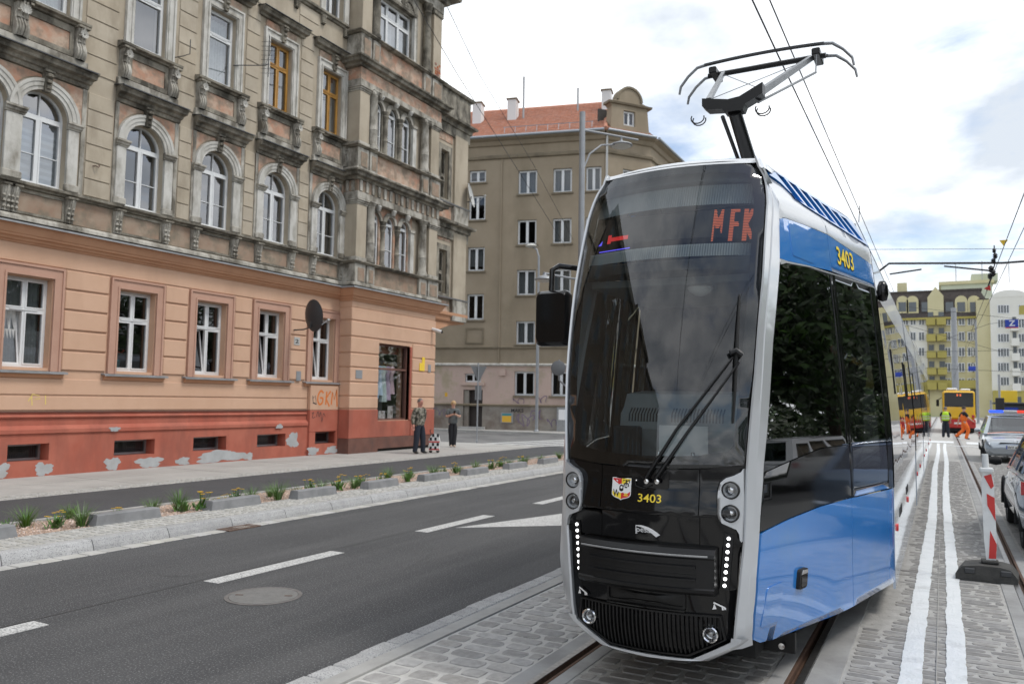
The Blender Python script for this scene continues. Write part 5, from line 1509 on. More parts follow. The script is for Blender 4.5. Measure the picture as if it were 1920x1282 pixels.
MB().box(CX - .46, CX + .46, 4.95, 6.9, .34, .40).obj('cab_floor', 'cab_dark', TRAM)
MB().prism([(6.1, .9), (6.16, 1.0), (6.32, 1.75), (6.42, 1.75), (6.3, .9)], lambda y, z, a: (CX + a, y, z), -.15, .33).obj('driver_seat', 'cab_dark', TRAM)
# ---- sides of the cab
BT = [(4.70, 1.02), (4.83, 1.03), (5.0, 1.045), (5.28, 1.068), (5.85, 1.094), (6.45, 1.098), (7.66, 1.082)]
BELT = [(4.7, 1.355), (4.84, 1.366), (5.3, 1.42), (5.89, 1.482), (6.42, 1.486), (7.66, 1.47)]
btz = lambda y: lerp_t(y, BT)
blz = lambda y: lerp_t(y, BELT)
S1, S2_ = 6.50, 7.63
def frontline(z0, z1, n=10, k=0):
    return [(yf(z0 + (z1 - z0) * i / n) + k, z0 + (z1 - z0) * i / n) for i in range(n + 1)]
for s_ in (1, -1):
    F = TS(s_)
    lo = dens([(S1 - .004, .305), (5.2, .34), (5.02, .36)], 8, False)
    P = lo + frontline(.40, 1.025, 8, .03 if s_ > 0 else .06) + [(y, btz(y) - .004) for y in [4.9 + .1 * k for k in range(16)]] + [(S1 - .004, btz(S1) - .004)]
    panel('skirt_panel', P, F, 'tram_blue', d=0, step=.12)
    panel('skirt_panel', dens([(S1 + .004, .305), (S2_, .30), (S2_, 1.078), (S1 + .004, 1.092)], 6), F, 'tram_blue', d=0, step=.12)
    P = frontline(1.04, 1.36, 5, .014) + [(y, blz(y) - .003) for y in [4.95 + .1 * k for k in range(16)]] + [(S1 - .004, blz(S1) - .003), (S1 - .004, btz(S1) + .004)] + [(y, btz(y) + .004) for y in [6.4 - .1 * k for k in range(16)]]
    panel('waist_panel', P, F, 'tram_black', d=-.002, step=.12)
    tl = frontline(1.375, 2.60, 12, .014)
    P = tl + [(5.42, 2.665), (5.46, 2.70), (5.55, 2.722), (6.0, 2.757), (S1 - .004, 2.78), (S1 - .004, blz(S1) + .003)] + [(y, blz(y) + .003) for y in [6.4 - .1 * k for k in range(15)]]
    w_ = panel('cab_window', P, F, 'side_glass', d=-.004, th=.001, step=.12, smooth=60)
    P = dens([(S1 + .004, 1.10), (S2_ - .03, 1.09), (S2_ - .03, 2.80), (S1 + .004, 2.785)], 6)
    panel('door_window', P, F, 'side_glass', d=-.004, th=.001, step=.15, smooth=60)
    panel('window_bar', dens([(S1 - .05, 1.5), (S1 - .006, 1.5), (S1 - .006, 2.77), (S1 - .05, 2.765)], 5), F, 'tram_black', w_, d=.001, th=.003, step=.2)
    panel('window_bar', dens([(S1 + .006, 1.10), (S1 + .06, 1.10), (S1 + .06, 2.78), (S1 + .006, 2.78)], 5), F, 'tram_black', w_, d=.001, th=.003, step=.2)
    panel('window_bar', dens([(S2_ - .16, 1.10), (S2_ - .03, 1.09), (S2_ - .03, 2.80), (S2_ - .16, 2.80)], 5), F, 'tram_black', w_, d=.001, th=.003, step=.2)
    # upper band
    P = [(5.47, 2.745), (5.50, 2.95), (5.52, 2.99), (5.56, 3.03), (5.64, 3.05), (6.0, 3.07), (S1 - .004, 3.085), (S1 - .004, 2.80), (6.0, 2.772), (5.6, 2.745)]
    panel('upper_panel', dens(P, 3), F, 'tram_blue', d=.0, step=.1)
    panel('upper_panel', dens([(S1 + .004, 2.80), (S2_, 2.812), (S2_, 3.01), (S1 + .004, 3.085)], 5), F, 'tram_blue', d=.0, step=.1)
    P = frontline(2.70, 3.38, 6, .0) + [(5.9, 3.36), (6.2, 3.25), (S1 - .004, 3.235), (S1 - .004, 3.089), (6.0, 3.074), (5.64, 3.054), (5.555, 3.034), (5.515, 2.994), (5.495, 2.952), (5.465, 2.74), (5.45, 2.715)]
    panel('upper_panel', dens(P, 2), F, 'tram_silver', d=.0, step=.1)
    panel('upper_panel', dens([(S1 + .004, 3.089), (S2_, 3.014), (S2_, 3.16), (S1 + .004, 3.235)], 5), F, 'tram_silver', d=.0, step=.1)
    panel('window_frame', dens([(5.45, 2.715), (5.47, 2.74), (5.6, 2.742), (6.0, 2.769), (S2_, 2.81), (S2_, 2.803), (6.0, 2.760), (5.56, 2.726), (5.47, 2.703)], 3), F, 'tram_silver', d=.006, th=.01, step=.3)
    # roof fairing with louvres
    slots = []
    for k in range(7):
        y = 5.95 + k * .215
        slots.append([(y, 3.465 - .012 * k), (y + .16, 3.463 - .012 * k), (y + .27, 3.275 - .012 * k), (y + .11, 3.277 - .012 * k)])
    P = [(5.62, 3.40), (5.66, 3.47), (5.72, 3.50), (7.62, 3.42), (7.66, 3.19), (7.55, 3.175), (6.3, 3.255), (6.15, 3.27), (6.02, 3.32), (5.92, 3.37), (5.85, 3.385)]
    panel('roof_fairing', dens(P, 3), F, 'tram_blue', d=.012, th=.04, holes=slots, step=.1)
    for k, sl in enumerate(slots):
        y = sl[0][0]
        mb = MB()
        mb.quad(F(sl[0][0] - .01, sl[0][1], .008), F(sl[3][0] - .01, sl[3][1], .008), F(sl[3][0] + .03, sl[3][1], -.07), F(sl[0][0] + .03, sl[0][1], -.07))
        mb.obj('louvre', 'louvre_navy', TRAM)
    panel('louvre_back', dens([(5.8, 3.48), (7.6, 3.40), (7.6, 3.2), (6.0, 3.3)], 4), F, 'cab_dark', d=-.12, th=.01, step=.2)
    # details
    panel('hatch', rrect(5.70, 6.12, 2.80, 3.03, .03), F, 'tram_blue', d=.004, th=.008, step=.1)
    panel('access_flap', rrect(4.95, 5.20, .46, .70, .03), F, 'tram_blue', d=.004, th=.008, step=.1)
    lp = panel('turn_lamp', rrect(5.41, 5.54, .61, .735, .022), F, 'rubber', d=.022, th=.03, step=.1)
    panel('lamp_glass', rrect(5.43, 5.525, .625, .70, .012), F, 'tram_black', lp, d=.027, th=.01, step=.1)
    panel('lamp_trim', [(5.425, .703), (5.53, .703), (5.525, .725), (5.45, .730)], F, 'chrome', lp, d=.026, th=.01, step=.1)
    mb = MB(); FN = (lambda y, z, d, F=F: F(y, z, d)) if s_ > 0 else (lambda y, z, d, F=F: F(6.66 + 7.03 - y, z, d))
    put_text(mb, '3403', .20, FN, 6.672, 2.868, .003, .008, width=.40); mb.obj('fleet_number', 'decal_black', TRAM)
    mb = MB(); put_text(mb, '3403', .20, FN, 6.66, 2.877, .006, .003, width=.40); mb.obj('fleet_number', 'decal_yellow', TRAM)
    # cab door grab bar seen through the window, rear-view camera pod
    MB().lathe([(.0, -.09), (.035, -.08), (.05, -.02), (.045, .05), (.03, .09), (0, .10)], 14, Matrix.Translation((CX + s_ * 1.12, 7.86, 2.80)) @ Matrix.Scale(1.5, 4, (0, 1, 0))).obj('camera_pod', 'tram_black', TRAM, smooth=60)
    panel('panel_shadow_gap', dens([(S1 - .02, .31), (S1 + .02, .31), (S1 + .02, 3.22), (S1 - .02, 3.22)], 6), F, 'rubber', d=-.022, th=.004, step=.4)
    panel('panel_shadow_gap', dens([(S2_ - .04, .30), (S2_ + .08, .30), (S2_ + .08, 3.2), (S2_ - .04, 3.2)], 6), F, 'rubber', d=-.022, th=.004, step=.4)
MB().box(CX + .66, CX + .74, 6.0, 6.1, 1.5, 2.05, .01).obj('door_terminal', 'cab_dark', TRAM)
MB().lathe([(.115, 0), (.115, .006), (.105, .006), (.1, .0)], 24, Matrix.Translation((CX + .50, 5.5, 2.0)) @ Matrix.Rotation(rad(80), 4, 'Y'), caps=False).obj('desk_fan', 'metal_grey', TRAM, smooth=50)
# driver's cab roof deck and first module roof
MB().grid([[(CX + q * (sidea(y, 3.45)), y, 3.455 + .06 * (1 - q * q)) for q in [k / 6 - 1 for k in range(13)]] for y in (6.55, 7.0, 7.4, 7.66)]).obj('roof_deck', 'tram_silver', TRAM, smooth=60)
# undercarriage
MB().box(CX - .50, CX + .50, 5.35, 7.6, .16, .30, .01).obj('underframe', 'rubber', TRAM)
MB().box(CX + .34, CX + .70, 5.58, 5.62, .16, .30, .006).obj('lifeguard', 'tram_black_matt', TRAM)
MB().tube([(CX + .40, 5.53, .20), (CX + .40, 5.55, .27)], .014, 8).obj('shackle', 'chrome', TRAM, smooth=50)
MB().lathe([(.02, 0), (.02, .01), (0, .012)], 12, Matrix.Translation((CX + .62, 5.548, .21)) @ Matrix.Rotation(rad(90), 4, 'X')).obj('bolt', 'chrome', TRAM)
for yy in (7.9, 9.7):
    for s_ in (-1, 1):
        MB().lathe([(.32, -.03), (.335, -.02), (.335, .0), (.30, .01), (.30, .07), (.28, .07)], 28, Matrix.Translation((CX + s_ * .717, yy, .30)) @ Matrix.Rotation(rad(90) * s_, 4, 'Y')).obj('wheel', 'rail_rust', TRAM, smooth=40)
# ---- following modules
def module(y0, y1, idx):
    for s_ in (1, -1):
        F = TS(s_)
        cuts = [y0 + .01, y0 + (y1 - y0) * .27, y0 + (y1 - y0) * .50, y0 + (y1 - y0) * .73, y1 - .01]
        for a, b in zip(cuts, cuts[1:]):
            panel('skirt_panel', rect(a + .006, b - .006, .22, 1.075), F, 'tram_white', d=0, step=1.2)
            panel('side_window', dens(rect(a + .004, b - .004, 1.085, 2.74), 8), F, 'side_glass', d=.004, th=.001, step=.5, smooth=60)
            panel('upper_panel', dens(rect(a + .004, b - .004, 2.75, 3.14), 4), F, 'tram_silver', d=.002, step=.3)
        panel('inner_side', dens(rect(y0, y1, .25, 3.12), 12), F, 'cab_dark', d=-.10, th=.004, step=.4)
        panel('roof_side', dens([(y0, 3.145), (y1, 3.145), (y1, 3.42), (y0, 3.42)], 5), F, 'tram_white', d=.006, step=.6)
        for y in (y0 + .35, y0 + (y1 - y0) * .5 - .2):
            panel('marker_lamp', rrect(y, y + .09, .66, .72, .015), F, 'decal_red', d=.012, th=.02, step=.2)
    MB().box(CX - .92, CX + .92, y0, y1, 3.30, 3.43, .02).obj('roof_deck', 'tram_silver', TRAM)
module(7.70, 13.75, 1); module(14.25, 19.3, 2); module(19.8, 25.8, 3); module(26.3, 33.2, 4)
for y0 in (13.75, 19.3, 25.8):
    n = 8
    rows = []
    for k in range(2 * n + 1):
        y = y0 + .5 * k / (2 * n); w = 1.10 if k % 2 else 1.17
        rows.append([(CX - w, y, .35), (CX - w, y, 1.4), (CX - w + .13, y, 2.8), (CX - w + .3, y, 3.3), (CX + w - .3, y, 3.3), (CX + w - .13, y, 2.8), (CX + w, y, 1.4), (CX + w, y, .35)])
    MB().grid(rows).obj('bellows', 'rubber', TRAM)
for (y, z, w, h) in ((8.6, .72, .5, .08), (10.2, .78, .5, .08)):
    panel('skirt_opening', rect(y, y + w, z, z + h), TS(1), 'rubber', d=.004, th=.006, step=.5)
for y in (8.9, 11.6, 12.1, 15.5):
    panel('door_slot', rect(y, y + .035, 1.9, 2.35), TS(1), 'rubber', d=.012, th=.01, step=.5)
# ---- pantograph
def P3(a, y, z): return (CX + a, y, z)
mat('panto_grey', (.20, .21, .22), (.26, .27, .28), scale=9, rough=.4, metal=.7)
pg = MB().box(CX - .45, CX + .45, 8.2, 9.6, 3.44, 3.56, .01).obj('pantograph_frame', 'panto_grey', TRAM)
MB().tube([P3(0, 9.1, 3.58), P3(0, 7.6, 4.10), P3(0, 7.02, 4.36)], [.075, .065, .058], 10).obj('lower_arm', 'tram_black_matt', pg, smooth=40)
MB().tube([P3(-.10, 9.0, 3.62), P3(-.10, 7.0, 4.32)], .018, 8).obj('control_rod', 'tram_black_matt', pg, smooth=40)
kn = MB()
kn.prism([(-.28, 4.51), (-.28, 4.44), (-.24, 4.40), (-.10, 4.385), (-.08, 4.35), (.08, 4.35), (.10, 4.40), (.25, 4.47), (.25, 4.57), (.05, 4.475), (-.05, 4.465)], lambda a, z, y: P3(a, y, z), 6.98, 7.11)
kn.obj('knee_bracket', 'tram_black_matt', pg)
for (a0, a1, w0, w1) in ((.22, .47, .042, .034), (-.25, -.43, .03, .026)):
    MB().tube([P3(a0, 7.1, 4.53), P3(a1, 8.42, 5.31)], [w0, w1], 4).obj('upper_arm', 'panto_grey', pg)
MB().tube([P3(.20, 7.05, 4.42), P3(.52, 8.3, 5.10)], .012, 8).obj('guide_rod', 'panto_grey', pg, smooth=40)
MB().tube([P3(.52, 8.3, 5.10), P3(.53, 8.32, 5.36)], .006, 6).obj('link', 'panto_grey', pg)
MB().tube([P3(-.26, 7.1, 4.53), P3(.46, 8.42, 5.30)], .004, 5).obj('brace_wire', 'panto_grey', pg)
MB().tube([P3(.22, 7.1, 4.55), P3(-.43, 8.42, 5.30)], .004, 5).obj('brace_wire', 'panto_grey', pg)
MB().tube([P3(-.60, 8.45, 5.32), P3(.60, 8.45, 5.32)], .028, 8).obj('head_tube', 'tram_black_matt', pg, smooth=40)
for y in (8.30, 8.62):
    pts = [P3(a, y, 5.405 - .02 * (a / .6) ** 2) for a in [-.60 + 1.2 * k / 10 for k in range(11)]]
    MB().tube(pts, .024, 6, flat=.8).obj('contact_strip', 'metal_dark', pg, smooth=30)
    for s_ in (-1, 1):
        MB().tube([P3(s_ * .58, y, 5.385), P3(s_ * .68, y, 5.37), P3(s_ * .78, y, 5.29), P3(s_ * .86, y, 5.19), P3(s_ * .875, y, 5.11)], [.017, .016, .015, .014, .012], 8).obj('horn', 'panto_grey', pg, smooth=50)
for s_ in (-1, 1):
    MB().box(CX + s_ * .52 - .04, CX + s_ * .52 + .04, 8.30, 8.62, 5.29, 5.36, .01).obj('head_suspension', 'tram_black_matt', pg)
    for j in range(2):
        c0 = P3(-.33 if s_ < 0 else .24, 7.02 + .06 * j, 4.33)
        MB().tube([(c0[0] + .06 * math.cos(rad(t)), c0[1], c0[2] + .05 * math.sin(rad(t)) + .02) for t in range(150, 400, 25)], .006, 6).obj('shunt_cable', 'rubber', pg, smooth=60)
# ---- rear-view mirror on the far side
mr_ = MB()
rows = []
for k, (d, q) in enumerate(((0, .86), (.025, .97), (.06, 1.0), (.10, .96), (.12, .8))):
    rows.append([(CX - .828 + a * q, 5.02 + d, 2.355 + z * q) for a, z in rrect(-.128, .128, -.198, .198, .04, 4)])
mr_.grid(rows, close=True); mr_.poly(rows[0]); mr_.poly(rows[-1])
mo = mr_.obj('mirror', 'tram_black', TRAM, smooth=35)
MB().tube([(CX - .60, 5.30, 2.70), (CX - .70, 5.18, 2.72), (CX - .80, 5.10, 2.73), (CX - .845, 5.08, 2.70), (CX - .85, 5.08, 2.54)], .020, 10).obj('mirror_arm', 'tram_black', mo, smooth=50)
# ================================================================ FAR CORNER BUILDING
mat('khaki', (.275, .222, .155), (.315, .258, .185), scale=.8, rough=.9, grime=(.20, .165, .11), gscale=.45, glo=.5, ghi=.8, gstretch=(1, 1, .35), bump=.2, bscale=30)
mat('khaki_dark', (.19, .155, .105), (.235, .195, .135), scale=1.5, rough=.9, grime=(.12, .10, .07), gscale=1)
mat('dusty_pink', (.50, .375, .315), (.55, .42, .36), scale=1, rough=.9, grime=(.40, .33, .235), gscale=1.0, glo=.50, ghi=.66, bump=.2, bscale=40)
mat('socle_grey', (.24, .215, .185), (.32, .29, .25), scale=1.4, rough=.9, grime=(.12, .075, .055), gscale=1, glo=.45, ghi=.75)
mat('roof_tile', (.42, .19, .125), (.50, .255, .175), scale=5, rough=.75, island=.10, isat=.1)
mat('gutter_metal', (.36, .39, .42), rough=.5, metal=.5)
mat('chimney_white', (.66, .66, .65), rough=.85)
mat('door_dark', (.035, .026, .022), rough=.6)
mat('spray_purple', (.16, .11, .20), rough=.7)
mat('spray_black', (.02, .02, .022), rough=.7)
mat('spray_orange', (.62, .17, .03), rough=.6)
mat('spray_yellow', (.72, .55, .16), rough=.6)
mat('poster_yellow', (.72, .42, .04), rough=.6)
mat('poster_teal', (.05, .25, .28), rough=.6)
CB = thing('corner_house', 'khaki corner house with red tiled roof, curved gable and graffiti on its pink base', 'building', (-19.6, 39.5, .13))
_d = Vector((.97, .243, 0)).normalized(); _n = Vector((_d.y, -_d.x, 0)); _p = Vector((-19.62, 39.06, 0))
def FC(s_, z, d):
    v = _p + _d * s_ + _n * d
    return (v.x, v.y, z)
SE = 3.75                                       # end of the front, then the canted corner with the gable
_e0 = _p + _d * SE
_d2 = Vector((math.sin(rad(38)), math.cos(rad(38)), 0)); _n2 = Vector((_d2.y, -_d2.x, 0))
def FK(s_, z, d):
    v = _e0 + _d2 * s_ + _n2 * d
    return (v.x, v.y, z)
SK = 3.0
_e1 = _e0 + _d2 * SK
def FR(s_, z, d):                               # flank along the main street
    return (_e1.x + d, _e1.y + s_, z)
def cbox(name, m, fn, a0, a1, b0, b1, d0, d1, parent=CB):
    return MB().prism(rect(a0, a1, b0, b1), fn, d0, d1).obj(name, m, parent)
ROWS = [(13.2, 14.55), (10.36, 11.75), (7.54, 8.95), (4.83, 6.1)]
COLS = [(-1.06, .02), (.93, 1.98), (2.75, 3.6)]
holes = [rect(a, b, z0, z1) for a, b in COLS[:2] for z0, z1 in ROWS] + [rect(-3.92, -2.94, z0, z1) for z0, z1 in ((14.0, 14.7), (11.85, 13.25), (8.95, 10.3), (6.2, 7.65))] + [rect(2.75, 3.6, z0, z1) for z0, z1 in ROWS]
MB().slab(rect(-9, SE, 3.70, 16.3), holes, FC, -.4, 0).obj('wall', 'khaki', CB)
gh = [rect(-1.10, .04, 2.02, 3.34), rect(.95, 2.05, 2.02, 3.34), rect(-4.02, -2.9, .1, 2.30), rect(-3.95, -3.0, 2.72, 3.2), rect(-6.6, -5.75, 1.85, 3.35), rect(2.75, 3.6, 2.02, 3.34)]
MB().slab(rect(-9, SE, 1.45, 3.699), [h for h in gh if h[0][1] > 1.5] + [rect(-4.02, -2.9, 1.4501, 2.30)], FC, -.4, .02).obj('wall', 'dusty_pink', CB)
MB().slab(rect(-9, -4.02, -.1, 1.449), [], FC, -.4, .05).obj('socle', 'socle_grey', CB)
MB().slab(rect(-2.9, SE, -.1, 1.449), [], FC, -.4, .05).obj('socle', 'socle_grey', CB)
def mouldc(name, m, fn, a0, a1, prof):
    rows = [[fn(a, z, d) for d, z in prof] for a in (a0, a1)]
    mb = MB().grid(rows, close=True); mb.poly(rows[0]); mb.poly(rows[1])
    return mb.obj(name, m, CB)
for fn, a0, a1 in ((FC, -9, SE + .05), (FK, -.02, SK + .05), (FR, 0, 30)):
    mouldc('string_course', 'khaki_dark', fn, a0, a1, [(0, 4.58), (.08, 4.6), (.09, 4.68), (0, 4.72)])
    mouldc('string_course', 'stone_white', fn, a0, a1, [(0, 3.62), (.12, 3.64), (.14, 3.72), (0, 3.78)])
    mouldc('string_course', 'khaki_dark', fn, a0, a1, [(0, 1.40), (.10, 1.42), (.12, 1.50), (0, 1.54)])
    mouldc('string_course', 'khaki_dark', fn, a0, a1, [(0, 15.25), (.10, 15.30), (.12, 15.42), (.05, 15.5), (0, 15.5)])
    mouldc('eaves', 'khaki', fn, a0, a1, [(0, 16.0), (.10, 16.05), (.2, 16.25), (.42, 16.33), (.44, 16.42), (0, 16.5)])
    rows = [fn(a0, 16.45, .48), fn(a1, 16.45, .48)]
    MB().tube(rows, .075, 8).obj('gutter', 'gutter_metal', CB, smooth=50)
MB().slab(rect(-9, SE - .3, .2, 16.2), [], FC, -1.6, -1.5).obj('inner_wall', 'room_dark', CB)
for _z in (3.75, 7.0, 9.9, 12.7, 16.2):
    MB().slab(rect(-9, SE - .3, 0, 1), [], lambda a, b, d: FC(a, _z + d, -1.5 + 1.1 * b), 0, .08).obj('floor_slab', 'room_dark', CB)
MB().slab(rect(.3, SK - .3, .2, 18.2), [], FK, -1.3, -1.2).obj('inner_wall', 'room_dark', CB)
cbox('wall_step', 'khaki', FC, -2.05, -1.98, 3.8, 15.25, 0, .06)
for k, (a, b) in enumerate(COLS):
    for j, (z0, z1) in enumerate(ROWS):
        rect_win(CB, FC, a, b, z0, z1, -.12, trans=0, pane='pane_dark', curtain=(z0 + .05, z1 - .05) if (k, j) not in ((0, 1), (2, 1), (1, 3)) else None, low=False, fw=.07, mid=.09)
        cbox('window_sill', 'khaki_dark', FC, a - .08, b + .08, z0 - .09, z0, -.1, .08)
    rect_win(CB, FC, gh[k][0][0] if k < 2 else 2.75, gh[k][1][0] if k < 2 else 3.6, 2.02, 3.34, -.1, trans=0, low=False, fw=.07, mid=.09)
    cbox('window_sill', 'khaki_dark', FC, a - .1, b + .1, 1.92, 2.02, -.1, .1)
for j, (z0, z1) in enumerate(((14.0, 14.7), (11.85, 13.25), (8.95, 10.3), (6.2, 7.65))):
    rect_win(CB, FC, -3.92, -2.94, z0, z1, -.12, trans=0, low=False, fw=.07, mid=.09, curtain=(z0 + .3, z1 - .05) if j in (0, 2) else None)
    cbox('window_sill', 'khaki_dark', FC, -4.0, -2.86, z0 - .09, z0, -.1, .08)
rect_win(CB, FC, -3.95, -3.0, 2.72, 3.2, -.1, trans=0, low=False, fw=.06)
rect_win(CB, FC, -6.6, -5.75, 1.85, 3.35, -.1, trans=0, low=False)
MB().slab(rect(-3.98, -2.92, 4.85, 5.75), [rect(-3.9, -3.0, 4.93, 5.67)], FC, 0, .05).obj('blind_panel', 'khaki_dark', CB)
cbox('door', 'door_dark', FC, -3.72, -2.95, .15, 2.25, -.32, -.25)
cbox('door_reveal', 'socle_grey', FC, -4.0, -3.72, .12, 2.28, -.32, -.05)
cbox('door_canopy', 'dusty_pink', FC, -4.1, -2.8, 2.55, 2.70, 0, .14)
cbox('door_step', 'concrete', FC, -4.2, -2.7, .0, .26, -.3, .35)
cbox('utility_cabinet', 'metal_grey', FC, 1.35, 2.4, .1, 1.42, .06, .35)
cbox('paper_notice', 'decal_white', FC, 1.45, 1.9, .75, 1.3, .352, .356)
cbox('gas_box', 'metal_grey', FC, -1.82, -1.12, .52, 1.08, .05, .12)
cbox('poster', 'poster_yellow', FC, -1.74, -1.22, .56, .9, .121, .124)
cbox('poster', 'poster_teal', FC, -1.74, -1.22, .905, 1.02, .121, .124)
cbox('wall_sign', 'poster_yellow', FC, -5.1, -4.95, 1.9, 2.12, .021, .03)
cbox('meter_box', 'dusty_pink', FC, -1.95, -1.6, 3.1, 3.45, .02, .12)
mb = MB()
put_text(mb, 'MAKS', .28, FC, -1.25, 1.10, .054, .006); mb.obj('graffiti', 'spray_black', CB)
mb = MB()
def squig(a, z, w, h, seed, n=26):
    r = random.Random(seed); P = []
    for k in range(n):
        t = k / (n - 1); P.append((a + w * t + .14 * w * math.sin(k * 1.7 + seed), z + h * (.5 + .5 * math.sin(k * 1.25 + r.uniform(-.5, .5)))))
    Q = []
    for i in range(len(P) - 1):
        for j in range(4):
            p0, p1, p2, p3 = P[max(0, i - 1)], P[i], P[i + 1], P[min(len(P) - 1, i + 2)]
            t = j / 4
            Q.append(tuple(.5 * (2 * p1[c] + (p2[c] - p0[c]) * t + (2 * p0[c] - 5 * p1[c] + 4 * p2[c] - p3[c]) * t * t + (3 * p1[c] - p0[c] - 3 * p2[c] + p3[c]) * t ** 3) for c in (0, 1)))
    return Q
strokes(mb, [squig(-.95, .35, 1.0, .65, 1, 14), squig(-.1, .75, .6, .5, 4, 10), squig(.75, .3, .5, .45, 2, 9)], .04, FC, .053)
strokes(mb, [squig(-5.7, .85, .9, .4, 3, 12), squig(-1.2, 1.6, .7, .25, 8, 10), squig(.1, 1.65, .7, .35, 9, 10)], .03, FC, .055)
mb.obj('graffiti', 'spray_purple', CB)
# canted corner with the gable, flank, roof
kh = [rect(1.2, 2.0, z0, z1) for z0, z1 in ROWS]
MB().slab(rect(0, SK, -.1, 16.3), kh, FK, -.4, 0).obj('corner_wall', 'khaki', CB)
for z0, z1 in ROWS: rect_win(CB, FK, 1.2, 2.0, z0, z1, -.12, trans=0, low=False, fw=.07)
GP = [(.35, 16.4), (SK - .1, 16.4), (SK - .25, 18.0), (SK - .15, 18.15), (SK - .10, 18.3), (SK - .35, 18.32), (SK - .6, 18.40)] + [(SK / 2 + .1 + .72 * math.cos(rad(t)), 18.42 + .72 * math.sin(rad(t))) for t in range(0, 181, 15)] + [(.82, 18.40), (.5, 18.32), (.25, 18.3), (.3, 18.15), (.45, 18.0)]
MB().slab(GP, [rect(1.2, 1.95, 17.0, 17.85)], FK, -.5, .02).obj('gable', 'khaki', CB)
rect_win(CB, FK, 1.2, 1.95, 17.0, 17.85, -.1, trans=0, low=False, fw=.08)
mouldc('gable_cornice', 'khaki_dark', FK, .2, SK, [(-.5, 18.12), (.12, 18.14), (.16, 18.24), (-.5, 18.28)])
ring = [(SK / 2 + .1 + r_ * math.cos(rad(t)), 18.42 + r_ * math.sin(rad(t))) for r_, ts in ((.82, range(0, 181, 15)),) for t in ts] + [(SK / 2 + .1 + .70 * math.cos(rad(t)), 18.42 + .70 * math.sin(rad(t))) for t in range(180, -1, -15)]
MB().slab(ring, [], FK, -.52, .08).obj('gable_coping', 'khaki_dark', CB)
MB().slab(rect(0, 30, -.1, 16.3), [], FR, -.4, 0).obj('side_wall', 'khaki', CB)
for k in range(7):
    for z0, z1 in ROWS[:2]:
        cbox('window', 'upvc', FR, 1.6 + k * 3, 2.7 + k * 3, z0, z1, 0, .03)
# downpipe at the corner
MB().tube([FK(.1, .2, .12), FK(.1, 16.2, .12), FK(.1, 16.4, .35)], .06, 8).obj('downpipe', 'chimney_white', CB, smooth=50)
# tiled roof: rows of tiles as real steps
def tile_roof(e0, e1, r0, r1, name, rows=22, cols=60):
    mb = MB(); e0, e1, r0, r1 = map(Vector, (e0, e1, r0, r1))
    nn = (e1 - e0).cross(r0 - e0).normalized()
    if nn.z < 0: nn = -nn
    for i in range(rows):
        t0, t1 = i / rows, (i + 1) / rows
        A, B = e0.lerp(r0, t0), e1.lerp(r1, t0); C, D = e0.lerp(r0, t1), e1.lerp(r1, t1)
        for k in range(cols):
            s0, s1 = k / cols, (k + .96) / cols
            mb.quad(A.lerp(B, s0) + nn * .06, A.lerp(B, s1) + nn * .05, C.lerp(D, s1) + nn * .01, C.lerp(D, s0) + nn * .015)
            mb.quad(A.lerp(B, s0) + nn * .06, A.lerp(B, s1) + nn * .05, A.lerp(B, s1) - nn * .02, A.lerp(B, s0) - nn * .02)
    o = mb.obj(name, 'roof_tile', CB, merge=False); tag(o, kind='stuff')
    MB().poly([e0, e1, r1, r0]).obj('roof_boarding', 'khaki_dark', CB)
    return o
RZ = 20.0
ra = Vector(FC(-9, RZ, -5.2)); rb = Vector(FC(SE - .6, RZ, -5.2))
tile_roof(FC(-9, 16.5, .3), FC(SE + .1, 16.5, .3), ra, rb, 'roof_tiles')
tile_roof(FC(SE + .1, 16.5, .3), FK(SK, 16.5, .3), rb, rb + Vector((.3, .6, 0)), 'roof_tiles', 22, 22)
tile_roof(FK(SK, 16.5, .3), FR(30, 16.5, .4), rb + Vector((.3, .6, 0)), rb + Vector((.3, 26, 0)), 'roof_tiles', 20, 60)
MB().tube([ra, rb], .12, 8).obj('ridge', 'roof_tile', CB, smooth=50)
MB().tube([rb, Vector(FC(SE + .1, 16.55, .3))], .12, 8).obj('hip_ridge', 'roof_tile', CB, smooth=50)
for s_, dd in ((-4.35, -2.9), (-2.25, -3.2), (3.4, -3.6)):
    zb = 16.6 + (-dd) * .63
    v = FC(s_, 0, dd)
    Mc = Matrix.Translation(v) @ Matrix.Rotation(math.atan2(_d.y, _d.x), 4, 'Z')
    ch = MB().box(-.27, .27, -.34, .34, zb - .4, zb + 1.2, .01, M=Mc).obj('chimney', 'chimney_white', CB)
    MB().box(-.33, .33, -.40, .40, zb + 1.2, zb + 1.28, .01, M=Mc).obj('chimney_cap', 'khaki_dark', ch)
for s_, dd, h in ((-1.55, -3.0, 2.2), (1.6, -3.9, 1.6)):
    MB().tube([FC(s_, 18, dd), FC(s_, 18 + h + 1, dd)], .06, 8).obj('vent_pipe', 'metal_grey', CB, smooth=50)
for k in range(9):
    MB().tube([FC(-1.9 + k * .62, 16.75, .05), FC(-1.9 + k * .62, 17.12, -.05)], .02, 5).obj('snow_guard_post', 'gutter_metal', CB)
MB().tube([FC(-2.0, 17.1, -.05), FC(SE - .6, 17.1, -.05)], .02, 5).obj('snow_guard_rail', 'gutter_metal', CB)

